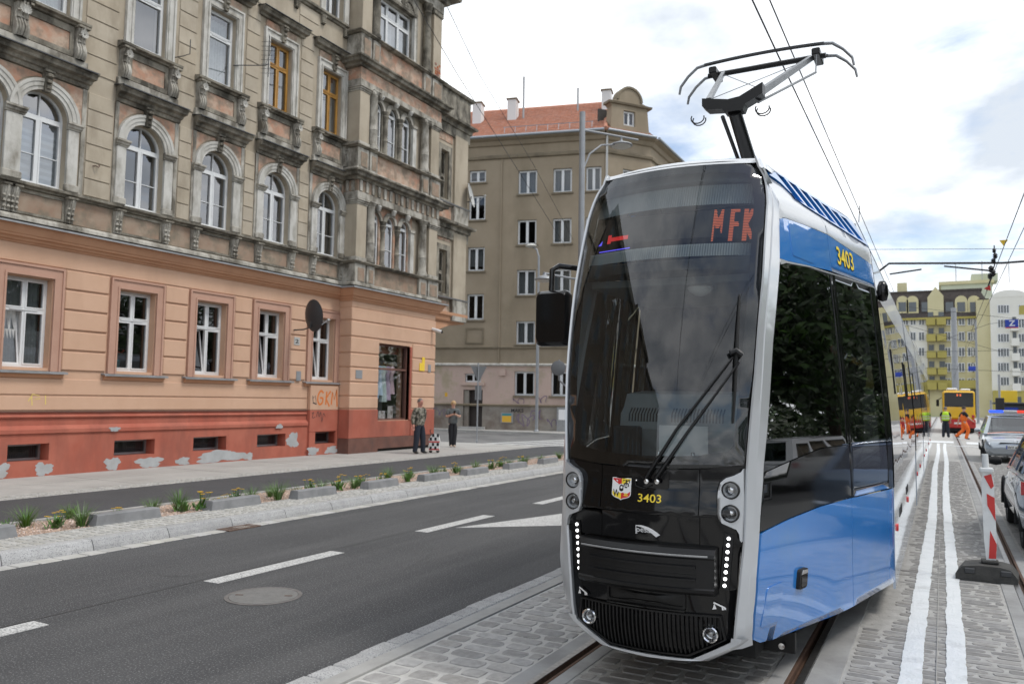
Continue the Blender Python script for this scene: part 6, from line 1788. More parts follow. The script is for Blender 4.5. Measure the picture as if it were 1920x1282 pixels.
# ================================================================ FAR APARTMENT BLOCKS
mat('apt_yellow', (.55, .50, .29), (.61, .56, .35), scale=.3, rough=.9)
mat('apt_olive', (.36, .31, .08), (.42, .36, .11), scale=.4, rough=.9)
mat('apt_cream', (.70, .69, .62), (.76, .75, .69), scale=.3, rough=.9)
mat('apt_roof', (.045, .037, .034), (.07, .058, .052), scale=2, rough=.8, bump=.5, bscale=8)
mat('apt_green', (.47, .50, .38), (.53, .56, .44), scale=.3, rough=.9)
mat('apt_pane', (.10, .115, .125), rough=.15)
YA = 160.0
def ap(u, v, y=YA):
    """x and height of a point at distance y on a surveyed bearing"""
    d = _fw + _rt * ((u - 960) / 1500) + _up * ((641 - v) / 1500)
    t = y / d.y
    return d.x * t, H + d.z * t
def block_fn(y):
    return lambda a, b, d: (a, y - d, b)
def apt_window(parent, fn, x0, x1, z0, z1, m='upvc'):
    w = MB().slab(rect(x0, x1, z0, z1), [rect(x0 + .12, (x0 + x1) / 2 - .06, z0 + .12, z1 - .12), rect((x0 + x1) / 2 + .06, x1 - .12, z0 + .12, z1 - .12)], fn, -.1, .06).obj('window', m, parent)
    MB().poly([fn(x0 + .05, z0 + .05, .01), fn(x1 - .05, z0 + .05, .01), fn(x1 - .05, z1 - .05, .01), fn(x0 + .05, z1 - .05, .01)]).obj('pane', 'apt_pane', w)
def balcony(parent, fn, x0, x1, z, m, dep=1.5):
    b = MB().prism(rect(x0, x1, z, z + 1.05), fn, dep - .15, dep).obj('balcony', m, parent)
    MB().prism(rect(x0, x1, z - .2, z), fn, 0, dep).obj('balcony_floor', m, b)
    for a in (x0, x1 - .15):
        MB().prism(rect(a, a + .15, z, z + 1.05), fn, 0, dep - .16).obj('balcony_side', m, b)
    MB().poly([fn(x0 + .3, z + .05, .05), fn(x1 - .3, z + .05, .05), fn(x1 - .3, z + 2.2, .05), fn(x0 + .3, z + 2.2, .05)]).obj('balcony_door', 'apt_pane', b)
A1 = thing('apartment_block', 'yellow and cream apartment block with dark mansard roof and arched dormers beyond the bus', 'building', (18, 160, 0))
fa = block_fn(YA)
xl, _z = ap(1600, 600); xr, ez = ap(1866, 592)
zt = ap(1770, 545)[1]
MB().prism(rect(xl, xr, -.5, ez), fa, -12, 0).obj('wall', 'apt_yellow', A1)
secs = [(1706, 1740, 'apt_cream', .12), (1748, 1762, 'apt_cream', .10), (1784, 1797, 'apt_cream', .1), (1812, 1842, 'apt_yellow', .14)]
for u0, u1, m, d in secs:
    MB().prism(rect(ap(u0, 700)[0], ap(u1, 700)[0], ap(1780, 742)[1], ez - .4), fa, 0, d).obj('facade_bay', m, A1)
# mansard
rf = MB().prism([(xl, ez), (xr + .3, ez), (xr - 2.2, zt), (xl, zt)], fa, -6, .6)
for v in rf.v:
    if v.z > ez + .5: v.y += 1.6
rf.obj('mansard_roof', 'apt_roof', A1)
MB().prism(rect(xl, xr - 1.8, zt, zt + .3), fa, -8, -.9).obj('roof_top', 'apt_roof', A1)
MB().prism(rect(xl, xr + .3, ez - .35, ez), fa, -.2, .75).obj('eaves', 'apt_olive', A1)
for u, arched in ((1692, 1), (1711, 1), (1735, 0), (1780, 0), (1802, 1), (1826, 1), (1843, 0), (1858, 0)):
    x, z = ap(u, 570)
    d = MB().prism(arch(x - .95, x + .95, z - 1.7, z + .5, 8) if arched else rect(x - .8, x + .8, z - 1.6, z + .9), fa, -3, .35).obj('dormer', 'apt_yellow' if arched else 'apt_roof', A1)
    MB().prism(rect(x - .6, x + .6, z - 1.4, z + .3), fa, .36, .42).obj('pane', 'apt_pane', d)
# tall gabled bay with loggias
x0, x1 = ap(1740, 600)[0], ap(1770, 600)[0]
MB().prism([(x0, 0), (x1, 0), (x1, ap(1765, 555)[1]), ((x0 + x1) / 2, ap(1755, 538)[1]), (x0, ap(1745, 558)[1])], fa, -4, .5).obj('gabled_bay', 'apt_yellow', A1)
fg = block_fn(YA - .5)
for k, v in enumerate((628, 659, 690, 718, 598)):
    z = ap(1755, v)[1]
    balcony(A1, fg, x0 - .3, (x0 + x1) / 2 - .1, z - 1.0, 'apt_olive'); balcony(A1, fg, (x0 + x1) / 2 + .1, x1 + .3, z - 1.0, 'apt_olive')
for u in (1684, 1698, 1712, 1728, 1731 + 46, 1803, 1820, 1829, 1838):
    for k, v in enumerate((600, 629, 658, 687, 716)):
        x, z = ap(u, v)
        apt_window(A1, block_fn(YA - .16), x - .5, x + .5, z - .95, z + .65)
for k in range(5):
    z = ap(1858, 610 + k * 29)[1]
    balcony(A1, fa, ap(1846, 600)[0], ap(1868, 600)[0], z - .6, 'apt_olive')
for u in (1690, 1722, 1790, 1850):                # ground floor piers and shop fronts
    x = ap(u, 770)[0]
    MB().prism(rect(x - 1.2, x + 1.2, 0, 5), fa, 0, 1.2).obj('ground_floor_pier', 'apt_olive', A1)
MB().prism(rect(xl, xr, 5, 6.4), fa, 0, 1.3).obj('ground_floor_band', 'apt_olive', A1)
MB().prism(rect(xl, xr, .6, 4.8), fa, .05, .2).obj('shop_front', 'apt_pane', A1)
x, z = ap(1690, 535)
MB().prism(rect(x - .8, x + .8, z - 3, z + .8), fa, -4, -2.4).obj('chimney', 'apt_yellow', A1)
A2 = thing('apartment_block', 'white apartment block with rounded parapet and olive balconies at the right edge', 'building', (40, 157, 0))
fb = block_fn(157)
x0, x1 = ap(1857, 600, 157)[0], ap(2010, 600, 157)[0]; zt2 = ap(1880, 556, 157)[1]
MB().prism(rect(x0, x1, -.5, zt2), fb, -14, 0).obj('wall', 'apt_cream', A2)
xm = ap(1893, 550, 157)[0]
MB().prism([(xm + 2.6 * math.cos(rad(t)), zt2 - .1 + 1.2 * math.sin(rad(t))) for t in range(0, 181, 15)], fb, -3, .05).obj('parapet_arch', 'apt_cream', A2)
MB().prism(rect(x0 - 2.0, x0, -.5, zt2 - .3), block_fn(158), -14, 0).obj('side_wall', 'apt_yellow', A2)
for u in (1876, 1887, 1915, 1926, 1940, 1955):
    for k in range(6):
        x, z = ap(u, 579 + k * 27, 157)
        apt_window(A2, fb, x - .45, x + .45, z - .8, z + .7)
for k in range(5):
    z = ap(1900, 612 + k * 28, 157)[1]
    balcony(A2, fb, ap(1894, 600, 157)[0], ap(1909, 600, 157)[0], z - .6, 'apt_cream')
    balcony(A2, fb, ap(1918, 600, 157)[0] + 2.0, ap(1935, 600, 157)[0] + 1, z - .6, 'apt_olive')
MB().prism(arch(ap(1893, 0, 157)[0], ap(1905, 0, 157)[0], ap(1900, 590, 157)[1], ap(1900, 578, 157)[1], 8), fb, 0, .08).obj('arched_niche', 'apt_olive', A2)
MB().prism(rect(x0, x1, .0, 4.6), fb, .02, 1.2).obj('ground_floor', 'apt_olive', A2)
for k in range(5):
    MB().prism(rect(x0 + 1 + k * 4.2, x0 + 4 + k * 4.2, .5, 3.6), fb, 1.2, 1.26).obj('shop_front', 'apt_pane', A2)
A3 = thing('apartment_block', 'pale green tower block showing above the dark mansard roof', 'building', (30, 200, 0))
f3 = block_fn(200)
x0, x1, z3 = ap(1764, 540, 200)[0], ap(1860, 540, 200)[0], ap(1800, 533, 200)[1]
MB().prism(rect(x0, x1, 0, z3), f3, -12, 0).obj('wall', 'apt_green', A3)
MB().prism(rect(x0 - .4, x1 + .4, z3, z3 + .7), f3, -12.4, .4).obj('parapet', 'apt_yellow', A3)
MB().prism(rect(x0 + 6, x0 + 11, z3 + .7, z3 + 2.4), f3, -8, -2).obj('lift_house', 'apt_green', A3)
for k in range(3):
    MB().tube([(x0 + 3 + k * 5, 201, z3), (x0 + 3 + k * 5, 201, z3 + 5)], .08, 5).obj('aerial', 'metal_grey', A3)
# ================================================================ HOUSES BEHIND THE CAMERA (seen in the glass)
mat('row_brown', (.13, .10, .075), (.17, .135, .10), scale=.5, rough=.9)
for k in range(4):
    y1 = 2.6 - k * 17.2; y0 = y1 - 17
    hh = (17.5, 18.6, 16.8, 18)[k]
    Rh = thing('row_house', 'brown four-storey row house behind the camera, %s from the tenement' % ORD[k], 'building', (-16.4, (y0 + y1) / 2, VZ), 'row houses behind the camera')
    fr = FM(-16.0)
    wl_ = MB().prism(rect(y0, y1, 0, hh), fr, -10, 0).obj('wall', 'row_brown', Rh)
    MB().prism(rect(y0 - .2, y1 + .2, hh, hh + .8), fr, -10, .5).obj('cornice', 'stone_dirty', Rh)
    MB().prism([(-.2, hh + .8), (-10, hh + .8), (-7, hh + 4), (-4, hh + 4)], lambda a, b, d: (-16 + a, d, b), y0, y1).obj('roof', 'apt_roof', Rh)
    for i in range(5):
        for j in range(5):
            w = MB().prism(rect(y0 + 1.6 + i * 3.3, y0 + 2.8 + i * 3.3, 2 + j * 3.3, 4 + j * 3.3), fr, 0, .05).obj('window', 'stone_dirty', Rh)
            MB().prism(rect(y0 + 1.72 + i * 3.3, y0 + 2.68 + i * 3.3, 2.12 + j * 3.3, 3.88 + j * 3.3), fr, .05, .06).obj('pane', 'apt_pane', w)
# ================================================================ STREET FURNITURE
mat('galv', (.27, .28, .29), (.32, .33, .345), scale=3, rough=.5, metal=.35)
mat('sign_back', (.13, .135, .14), (.16, .165, .17), scale=4, rough=.55, metal=.2)
mat('lamp_cream', (.62, .62, .58), rough=.5)
mat('wire_black', (.02, .02, .022), rough=.6)
mat('barrier_white', (.66, .68, .68), (.74, .76, .76), scale=6, rough=.5, grime=(.46, .46, .44), gscale=7, glo=.55, ghi=.8)
mat('barrier_red', (.55, .035, .03), rough=.4)
mat('rubber_grey', (.045, .045, .043), (.075, .073, .068), scale=10, rough=.85, bump=.3, bscale=60)
mat('dish_dark', (.035, .037, .04), rough=.5)
mat('dish_pale', (.45, .45, .43), rough=.6)
def pole(name, label, cat, base, h, r0, r1, m='galv', group=None):
    t = thing(name, label, cat, base, group)
    b = Vector(base)
    MB().tube([b, b + Vector((0, 0, h * .5)), b + Vector((0, 0, h * .5 + .02)), b + Vector((0, 0, h))], [r0, r0, r1, r1], 12).obj('pole', m, t, smooth=40)
    MB().lathe([(r0 * 1.7, 0), (r0 * 1.7, .05), (r0 * 1.1, .12)], 12, Matrix.Translation(b)).obj('base', m, t, smooth=40)
    return t
def lamp_head(t, p, r=.26):
    MB().lathe([(.04, .16), (.06, .10), (r * .55, .075), (r * .95, .02), (r, -.01), (r * .9, -.03)], 20, Matrix.Translation(p), caps=True).obj('lamp_head', 'galv', t, smooth=50)
    MB().lathe([(r * .85, -.03), (r * .6, -.07), (0, -.085)], 20, Matrix.Translation(p), caps=False).obj('lamp_glass', 'lamp_cream', t, smooth=50)
pb = (-8.98, 20.75, VZ)
t = pole('lighting_mast', 'tall grey steel mast with two hanging lamps behind the tram', 'lamp post', pb, 9.95, .115, .085)
MB().tube([(-8.98, 20.75, 9.55), (-8.55, 21.6, 9.62), (-7.95, 22.6, 9.66)], [.035, .032, .03], 10).obj('bracket', 'galv', t, smooth=40)
MB().tube([(-8.98, 20.75, 8.3), (-8.85, 21.0, 8.9), (-8.65, 21.4, 9.25), (-8.3, 22.0, 9.4)], .025, 8).obj('stay', 'galv', t, smooth=40)
lamp_head(t, (-8.28, 22.05, 9.38), .34)
MB().tube([(-8.28, 22.05, 9.62), (-8.28, 22.05, 9.5)], .03, 8).obj('hanger', 'galv', t)
MB().tube([(-8.98, 20.75, 5.2), (-9.25, 19.6, 5.18), (-9.3, 19.0, 5.16)], .03, 8).obj('bracket', 'galv', t, smooth=40)
lamp_head(t, (-9.3, 19.05, 5.0), .26)
lp = (-18.75, 37.7, .13)
t = pole('street_lamp', 'slim grey street lamp on the far corner pavement before the khaki house', 'street lamp', lp, 9.3, .085, .06)
MB().tube([(-18.75, 37.7, 9.35), (-18.85, 37.65, 9.75), (-19.1, 37.6, 9.95)], .05, 8).obj('bracket', 'galv', t, smooth=50)
MB().lathe([(.05, .14), (.22, .08), (.34, 0), (.2, -.06), (0, -.07)], 16, Matrix.Translation((-19.15, 37.6, 9.95))).obj('lamp_head', 'lamp_cream', t, smooth=50)
sp = Vector((-15.72, 26.5, VZ))
t = pole('give_way_sign', 'give way sign seen from behind on a grey post beside the crossing', 'road sign', sp, 3.05, .03, .03)
MB().prism([(-.36, 3.05), (.36, 3.05), (0, 2.4)], lambda a, b, d: (sp.x + a * .5, sp.y + a * .86 + d, b), .03, .045).obj('sign_plate', 'sign_back', t)
MB().prism(rect(-.14, .14, 1.75, 2.3), lambda a, b, d: (sp.x + a * .5, sp.y + a * .86 + d, b), .03, .045).obj('sign_plate', 'sign_back', t)
def at(u, v, y):
    x, z = ap(u, v, y); return Vector((x, y, z))
rq = at(1047, 690, 18.4); rb2 = at(1075, 760, 18.9)
t = pole('round_sign', 'round road sign seen from behind at the left edge of the tram', 'road sign', (rb2.x, 18.9, VZ), 2.0, .03, .03)
MB().tube([(rb2.x, 18.9, 2.05), (rb2.x - .1, 18.7, 2.12), (rq.x, 18.44, 2.3), (rq.x, 18.44, rq.z + .22)], .022, 8).obj('bent_arm', 'galv', t, smooth=50)
MB().lathe([(.19, 0), (.19, .015), (.18, .02)], 22, Matrix.Translation((rq.x, 18.40, rq.z)) @ Matrix.Rotation(rad(90), 4, 'X') @ Matrix.Rotation(rad(20), 4, 'Y')).obj('sign_plate', 'sign_back', t, smooth=40)
# poles and signs far down the street
q = at(1792, 745, 120)
t = pole('tram_mast', 'grey overhead line mast standing behind the yellow bus', 'mast', (q.x, 120, 0), at(1790, 577, 120).z, .42, .34)
q = at(1833, 745, 100)
t = pole('thin_mast', 'thin grey mast to the right of the yellow bus', 'mast', (q.x, 100, 0), at(1833, 600, 100).z, .14, .11)
q = at(1874, 740, 85)
t = pole('traffic_light', 'black traffic light on a pole behind the police car', 'traffic light', (q.x, 85, 0), at(1874, 702, 85).z, .10, .09)
z = at(1875, 758, 85).z
MB().box(q.x - .35, q.x + .35, 84.6, 84.9, z - .6, z + .6, .05).obj('signal_head', 'wire_black', t)
q = at(1858, 765, 90); t = pole('traffic_light', 'black twin traffic light on a pole beside the yellow bus', 'traffic light', (q.x, 90, 0), at(1858, 750, 90).z, .10, .09)
for k in (-.25, .25):
    MB().box(q.x + k - .2, q.x + k + .2, 89.6, 89.9, at(0, 768, 90).z - .7, at(0, 768, 90).z + .7, .05).obj('signal_head', 'wire_black', t)
mat('sign_blue', (.015, .05, .38), rough=.4)
mat('sign_yellow', (.85, .58, .04), rough=.5)
Z0 = at(1897, 607, 60)
zs = thing('section_sign', 'blue square overhead sign with a white letter Z hung on a wire', 'sign', tuple(Z0))
MB().box(Z0.x - .36, Z0.x + .36, 59.98, 60.02, Z0.z - .28, Z0.z + .28, .01).obj('plate', 'sign_blue', zs)
mb = MB(); put_text(mb, 'Z', .5, lambda a, b, d: (Z0.x + a, 59.975 - d, Z0.z + b), -.16, -.14, 0, .01); mb.obj('letter', 'decal_white', zs)
MB().box(Z0.x - .36, Z0.x + .36, 59.972, 59.978, Z0.z - .28, Z0.z - .22).obj('red_strip', 'barrier_red', zs)
Z1 = at(1823, 691, 120)
zs = thing('section_sign', 'small far blue overhead sign hanging before the yellow apartments', 'sign', tuple(Z1))
MB().box(Z1.x - .45, Z1.x + .45, 119.95, 120.05, Z1.z - .3, Z1.z + .3, .02).obj('plate', 'sign_blue', zs)
Y1_ = at(1891, 746, 95)
t = pole('yellow_notice', 'yellow square notice board on a post before the apartment shops', 'sign', (Y1_.x, 95, 0), Y1_.z + .6, .08, .08)
MB().box(Y1_.x - .75, Y1_.x + .75, 94.85, 94.9, Y1_.z - .7, Y1_.z + .75, .02).obj('plate', 'sign_yellow', t)
K0 = at(1900, 765, 92)
t = thing('kiosk', 'small dark kiosk with a blue poster behind the police car', 'kiosk', (K0.x, 92, 0))
MB().box(K0.x - 1.4, K0.x + 1.6, 92, 94, 0, 2.1, .05).obj('cabin', 'metal_dark', t)
MB().box(K0.x - 1.7, K0.x + 1.9, 91.7, 94.3, 2.1, 2.3, .05).obj('roof', 'metal_dark', t)
MB().box(K0.x - 1.0, K0.x + .4, 91.94, 91.99, .8, 1.8).obj('poster', 'sign_blue', t)
# ---- overhead line
def wire(label, pts, r=.009, name='overhead_wire', sag=0, n=10, group='overhead wires'):
    P = []
    for a, b in zip(pts, pts[1:]):
        a, b = Vector(a), Vector(b)
        for k in range(n):
            t_ = k / n; v = a.lerp(b, t_); v.z -= sag * 4 * t_ * (1 - t_); P.append(v)
    P.append(Vector(pts[-1]))
    return tag(MB().tube(P, r, 6).obj(name, 'wire_black', smooth=60), label, 'wire', group)
wire('left contact wire running above the tram pantograph', [(-1.43, -20, 5.46), (-1.45, 8.4, 5.43), (-1.50, 30, 5.6), (-1.6, 120, 5.6)], .008)
wire('right carrier wire running above the tram pantograph', [(-1.40, -20, 5.72), (-1.42, 8.4, 5.74), (-1.48, 30, 5.9), (-1.6, 120, 5.9)], .007)
wire('left wire of the pair above the right-hand track', [(1.36, -10, 5.6), (1.36, 24, 5.6), (1.37, 120, 5.6)], .009)
wire('right wire of the pair above the right-hand track', [(1.75, -10, 5.8), (1.70, 24, 5.85), (1.37, 120, 5.75)], .009)
dh = MB().tube([(-1.42, 17.6, 5.86), (-1.44, 17.6, 5.52)], .008, 6).obj('dropper', 'wire_black'); tag(dh, 'short vertical dropper joining the two wires behind the pantograph', 'wire', 'overhead wires')
wire('left of two slanting wires crossing before the tenement and khaki house', [at(770, -10, 16), at(857.8, 140, 21), at(978, 330, 29), at(1060, 462, 36)], .010)
wire('right of two slanting wires crossing before the tenement and khaki house', [at(832, 0, 17), at(899, 140, 22), at(998.6, 306, 29), at(1075, 450, 36)], .008)
a, b = at(1650, 505, 24), at(1990, 486, 24)
wire('thick black span cable crossing behind the tram at right', [at(1600, 545, 24), at(1667, 494, 24), at(1880, 493, 24), at(2000, 484, 24)], .028, 'span_cable')
wire('thin span wire high above the right-hand track', [at(1590, 468, 26), at(2000, 466, 26)], .007)
wire('black cantilever rod ending under the insulators at right', [at(1668, 514, 24), at(1728, 505, 24)], .022, 'cantilever_rod')
wire('second black cantilever rod nearer the insulators at right', [at(1770, 499, 24), at(1862, 508, 24)], .022, 'cantilever_rod')
wire('low far span wire before the apartment block', [at(1700, 575, 60), at(2000, 608, 60)], .012)
wire('far span wire carrying the blue sign', [at(1760, 640, 60), at(1855, 607, 60), at(2000, 590, 60)], .012)
for k, (u0, v0, u1, v1) in enumerate(((1700, 660, 1990, 655), (1735, 690, 1990, 700), (1700, 610, 1880, 660))):
    wire('%s thin distant span wire across the apartment fronts' % ('upper', 'middle', 'slanting')[k], [at(u0, v0, 100), at(u1, v1, 100)], .02)
ins = thing('insulator_set', 'black chain of overhead insulators with yellow and red pennants at right', 'insulator', tuple(at(1865, 480, 23.9)))
for (u, v, s_) in ((1864, 470, .05), (1866, 480, .06), (1862, 490, .055), (1858, 505, .07), (1862, 512, .07), (1856, 518, .06)):
    p = at(u, v, 23.9)
    MB().lathe([(0, -s_ * 1.4), (s_ * .6, -s_), (s_, -s_ * .2), (s_ * .55, 0), (s_, s_ * .4), (s_ * .5, s_ * 1.2), (0, s_ * 1.5)], 10, Matrix.Translation(p)).obj('insulator', 'wire_black', ins, smooth=40)
MB().tube([at(1864, 460, 23.9), at(1866, 492, 23.9), at(1858, 520, 23.9), at(1850, 545, 23.9)], .014, 6).obj('hanger', 'wire_black', ins)
p = at(1882, 455, 23.8)
MB().poly([(p.x - .10, 23.8, p.z + .07), (p.x + .10, 23.8, p.z + .07), (p.x, 23.82, p.z - .09)]).obj('yellow_pennant', 'sign_yellow', ins)
p = at(1851, 541, 23.8)
MB().poly([(p.x - .08, 23.8, p.z), (p.x + .07, 23.8, p.z + .09), (p.x + .08, 23.82, p.z - .06)]).obj('red_pennant', 'barrier_red', ins)
# ---- delineator on a rubber foot
bt = thing('delineator', 'red and white striped delineator on a grey rubber foot beside the painted lines', 'traffic delineator', (.40, 9.83, 0))
fo = MB()
for dx in (0,):
    fo.prism([(-.30, 0), (.25, 0), (.25, .06), (.19, .14), (.10, .16), (-.10, .16), (-.24, .14), (-.30, .06)], lambda a, b, d: (.40 + a + d * .10, 9.83 + d, b), -.19, .19)
fo.obj('rubber_foot', 'rubber_grey', bt)
for k in (-.19, .13):
    MB().box(.40 + k - .05, .40 + k + .05, 9.625, 9.66, .07, .13, .01).obj('foot_grip', 'metal_dark', bt)
MB().box(.32, .48, 9.76, 9.90, .165, .20, .01).obj('socket', 'rubber_grey', bt)
bl = lambda a, b, d: (.405 + a - .02 * b, 9.83 + d * .9 + a * .25, b)
MB().prism([(-.03, .16), (.05, .16), (.07, .35), (.07, 1.04), (.05, 1.10), (-.025, 1.10), (-.045, 1.0), (-.045, .4)], bl, -.018, .018).obj('blade', 'barrier_white', bt)
for z in (.24, .62, 1.0):
    P = [(.0, z), (.075, z - .04), (.085, z + .19), (.01, z + .25)] if z < .9 else [(-.01, z - .14), (.06, z - .2), (.085, z - .02), (.04, z + .06)]
    P = [(-.01, .215), (.055, .215), (.069, .36), (.015, .50)] if z == .24 else ([(.0, .76), (.069, .60), (.069, .84), (.0, .88)] if z == .62 else [(-.02, 1.06), (.04, .93), (.068, .96), (.05, 1.085)])
    MB().prism(P, bl, -.0225, -.0182).obj('red_stripe', 'barrier_red', bt)
MB().box(.325, .455, 9.78, 9.88, 1.10, 1.15, .012).obj('collar', 'barrier_white', bt)
MB().tube([(.385, 9.83, 1.14), (.38, 9.83, 1.29)], .032, 12).obj('knob', 'barrier_white', bt, smooth=40)
# ================================================================ SMALL THINGS ON THE TENEMENT
def dish(label, c, r, ax, m, arm, cat='satellite dish'):
    t = thing('satellite_dish', label, cat, tuple(c))
    c = Vector(c); ax = Vector(ax).normalized(); q = ax.to_track_quat('Z', 'Y').to_matrix().to_4x4()
    Mx = Matrix.Translation(c) @ q @ Matrix.Scale(1.12, 4, (0, 1, 0))
    MB().lathe([(0, -.10 * r / .35)] + [(r * k / 6, (-.10 + .10 * (k / 6) ** 2) * r / .35) for k in range(1, 7)], 28, Mx, caps=False).obj('reflector', m, t, smooth=50)
    MB().lathe([(r * .985, -.004), (r * 1.01, 0), (r * .985, .008)], 28, Mx, caps=False).obj('rim', m, t, smooth=50)
    MB().tube(arm, .02, 8).obj('wall_arm', 'metal_dark', t, smooth=40)
    MB().tube([c + q.to_3x3() @ Vector((0, -r, 0)), c + q.to_3x3() @ Vector((0, -r * .4, r * 1.1))], .012, 6).obj('feed_arm', 'metal_grey', t)
    MB().lathe([(.0, 0), (.035, .01), (.035, .08), (0, .09)], 10, Matrix.Translation(c + q.to_3x3() @ Vector((0, -r * .35, r * 1.1))) @ q).obj('feed_horn', 'dish_pale', t, smooth=50)
    return t
DC = Vector((-15.05, 16.55, 3.98))
dish('dark satellite dish on an arm beside the ground floor windows', DC, .39, (.18, .97, .12), 'dish_dark', [(-15.93, 16.7, 3.62), (-15.5, 16.65, 3.62), (-15.12, 16.5, 3.66), (-15.08, 16.5, 3.95)])
dish('pale satellite dish on the oriel beyond the tenement corner', (-15.72, 25.75, 9.55), .42, (.9, .3, .2), 'dish_pale', [(-16.0, 25.7, 9.3), (-15.75, 25.75, 9.3), (-15.73, 25.75, 9.5)])
t = thing('wall_aerial', 'rusty television aerial on a bracket beside the second floor windows', 'aerial', (-15.9, 14.7, 10.6))
MB().tube([(-15.93, 14.2, 10.25), (-15.35, 14.75, 10.35), (-15.3, 14.8, 10.4)], .014, 6).obj('bracket', 'metal_dark', t)
MB().tube([(-15.3, 14.8, 10.05), (-15.3, 14.8, 11.15)], .012, 6).obj('mast', 'metal_dark', t)
for k in range(8):
    MB().tube([(-15.3 - .17, 14.8 - .1, 10.15 + k * .12), (-15.3 + .17, 14.8 + .1, 10.15 + k * .12)], .006, 5).obj('element', 'metal_dark', t)
MB().tube([(-15.2, 14.6, 10.3), (-15.4, 15.0, 10.9)], .006, 5).obj('element', 'metal_dark', t)
t = thing('wall_camera', 'small white security camera at the corner of the orange bay', 'camera', (-15.4, 22.9, 4.15))
MB().tube([(-15.42, 22.85, 4.16), (-15.2, 22.85, 4.1), (-15.08, 22.9, 4.06)], [.05, .055, .05], 10).obj('housing', 'upvc', t, smooth=40)
MB().lathe([(.045, 0), (.04, .02), (0, .02)], 12, Matrix.Translation((-15.06, 22.9, 4.055)) @ Matrix.Rotation(rad(100), 4, 'Y')).obj('lens_cap', 'tram_black', t)
hk = MB().tube([(-15.91, 10.52, 6.62), (-15.85, 10.55, 6.62), (-15.83, 10.6, 6.6), (-15.84, 10.63, 6.64), (-15.86, 10.62, 6.67)], .014, 6).obj('wall_hook', 'rust_iron'); tag(hk, 'rusty iron hook in the tan wall between first floor windows', 'hook')
pi_ = MB().tube([(-15.9, 12.42, 9.75), (-15.7, 12.5, 9.78), (-15.6, 12.6, 9.85), (-15.6, 12.6, 10.2)], .012, 6).obj('bent_pipe', 'metal_dark'); tag(pi_, 'bent thin pipe sticking out beside a second floor window', 'pipe')
def plaque(name, label, a, z, w, h, m, fn=F0, d=.022, txt=None, cat='plate'):
    o = MB().prism(rect(a - w / 2, a + w / 2, z - h / 2, z + h / 2), fn, d, d + .012).obj(name, m)
    tag(o, label, cat)
    if txt:
        mb = MB(); put_text(mb, txt, h * .7, fn, a - w * .33, z - h * .28, d + .0135, .003, width=w * .62); mb.obj('digits', 'decal_black', o)
    return o
plaque('house_number', 'small grey house number plate left of the dark satellite dish', 16.82, 3.32, .22, .22, 'dish_pale', d=.036, txt='2', cat='sign')
plaque('meter_cover', 'pale meter cover under the dark satellite dish', 16.93, 2.35, .18, .27, 'galv', d=.036)
plaque('meter_cover', 'wide pale meter cover on the orange bay', 18.98, 2.47, .30, .25, 'galv', FB, .033)
plaque('wall_notice', 'yellow notice above another on the bay right of the shop window', 22.35, 3.05, .16, .22, 'sign_yellow', FB, .033, cat='notice')
plaque('wall_notice', 'square yellow notice on the bay just right of the shop window', 22.27, 2.83, .30, .26, 'sign_yellow', FB, .035, cat='notice')
plaque('wall_notice', 'grey notice beside the yellow ones on the bay', 22.72, 2.8, .16, .26, 'galv', FB, .034, cat='notice')
# graffiti GKM and tags (paint on the plaster)
GK = lambda a, z, d: F0(a, z, d)
def G_(a, z, s_): return [(a + .30 * s_, z + .42 * s_), (a + .16 * s_, z + .5 * s_), (a + .02 * s_, z + .34 * s_), (a, z + .14 * s_), (a + .10 * s_, z), (a + .24 * s_, z + .06 * s_), (a + .27 * s_, z + .22 * s_), (a + .12 * s_, z + .24 * s_)]
def smooth2(P, n=4):
    Q = []
    for i in range(len(P) - 1):
        for j in range(n):
            p0, p1, p2, p3 = P[max(0, i - 1)], P[i], P[i + 1], P[min(len(P) - 1, i + 2)]
            t_ = j / n
            Q.append(tuple(.5 * (2 * p1[c_] + (p2[c_] - p0[c_]) * t_ + (2 * p0[c_] - 5 * p1[c_] + 4 * p2[c_] - p3[c_]) * t_ * t_ + (3 * p1[c_] - p0[c_] - 3 * p2[c_] + p3[c_]) * t_ ** 3) for c_ in (0, 1)))
    Q.append(P[-1]); return Q
mb = MB()
strokes(mb, [smooth2(G_(17.66, 1.56, .78))], .058, GK, .1215)
mb.obj('graffiti_letter', 'spray_orange', TEN)
mb = MB(); strokes(mb, [[(18.03, 1.93), (18.0, 1.55)], [(18.2, 1.95), (18.01, 1.73), (18.16, 1.5)]], .055, GK, .1215); mb.obj('graffiti_letter', 'spray_orange', TEN)
mb = MB(); strokes(mb, [[(18.24, 1.55), (18.28, 1.92), (18.36, 1.7), (18.46, 2.0), (18.50, 1.5)]], .055, GK, .1215); mb.obj('graffiti_letter', 'spray_orange', TEN)
mb = MB(); strokes(mb, [[(17.44, 1.8), (17.47, 1.62), (17.60, 1.58), (17.56, 1.8), (17.46, 1.74)], [(17.46, 1.6), (17.62, 1.56)]], .022, GK, .1217); mb.obj('graffiti_tag', 'spray_black', TEN)
mb = MB(); strokes(mb, [smooth2([(17.44, 1.28), (17.5, 1.34), (17.46, 1.18), (17.58, 1.2)]), smooth2([(17.62, 1.2), (17.68, 1.36), (17.74, 1.2), (17.8, 1.34), (17.86, 1.05), (17.92, 1.3), (18.0, 1.2)])], .018, GK, .1225); mb.obj('graffiti_tag', 'spray_black', TEN)
mb = MB(); strokes(mb, [[(9.44, 1.6), (9.52, 1.74), (9.66, 1.71), (9.56, 1.63), (9.68, 1.66)], [(9.5, 1.72), (9.52, 1.52)], [(9.78, 1.72), (9.79, 1.54)]], .022, GK, .0235); mb.obj('graffiti_tag', 'spray_yellow', TEN)
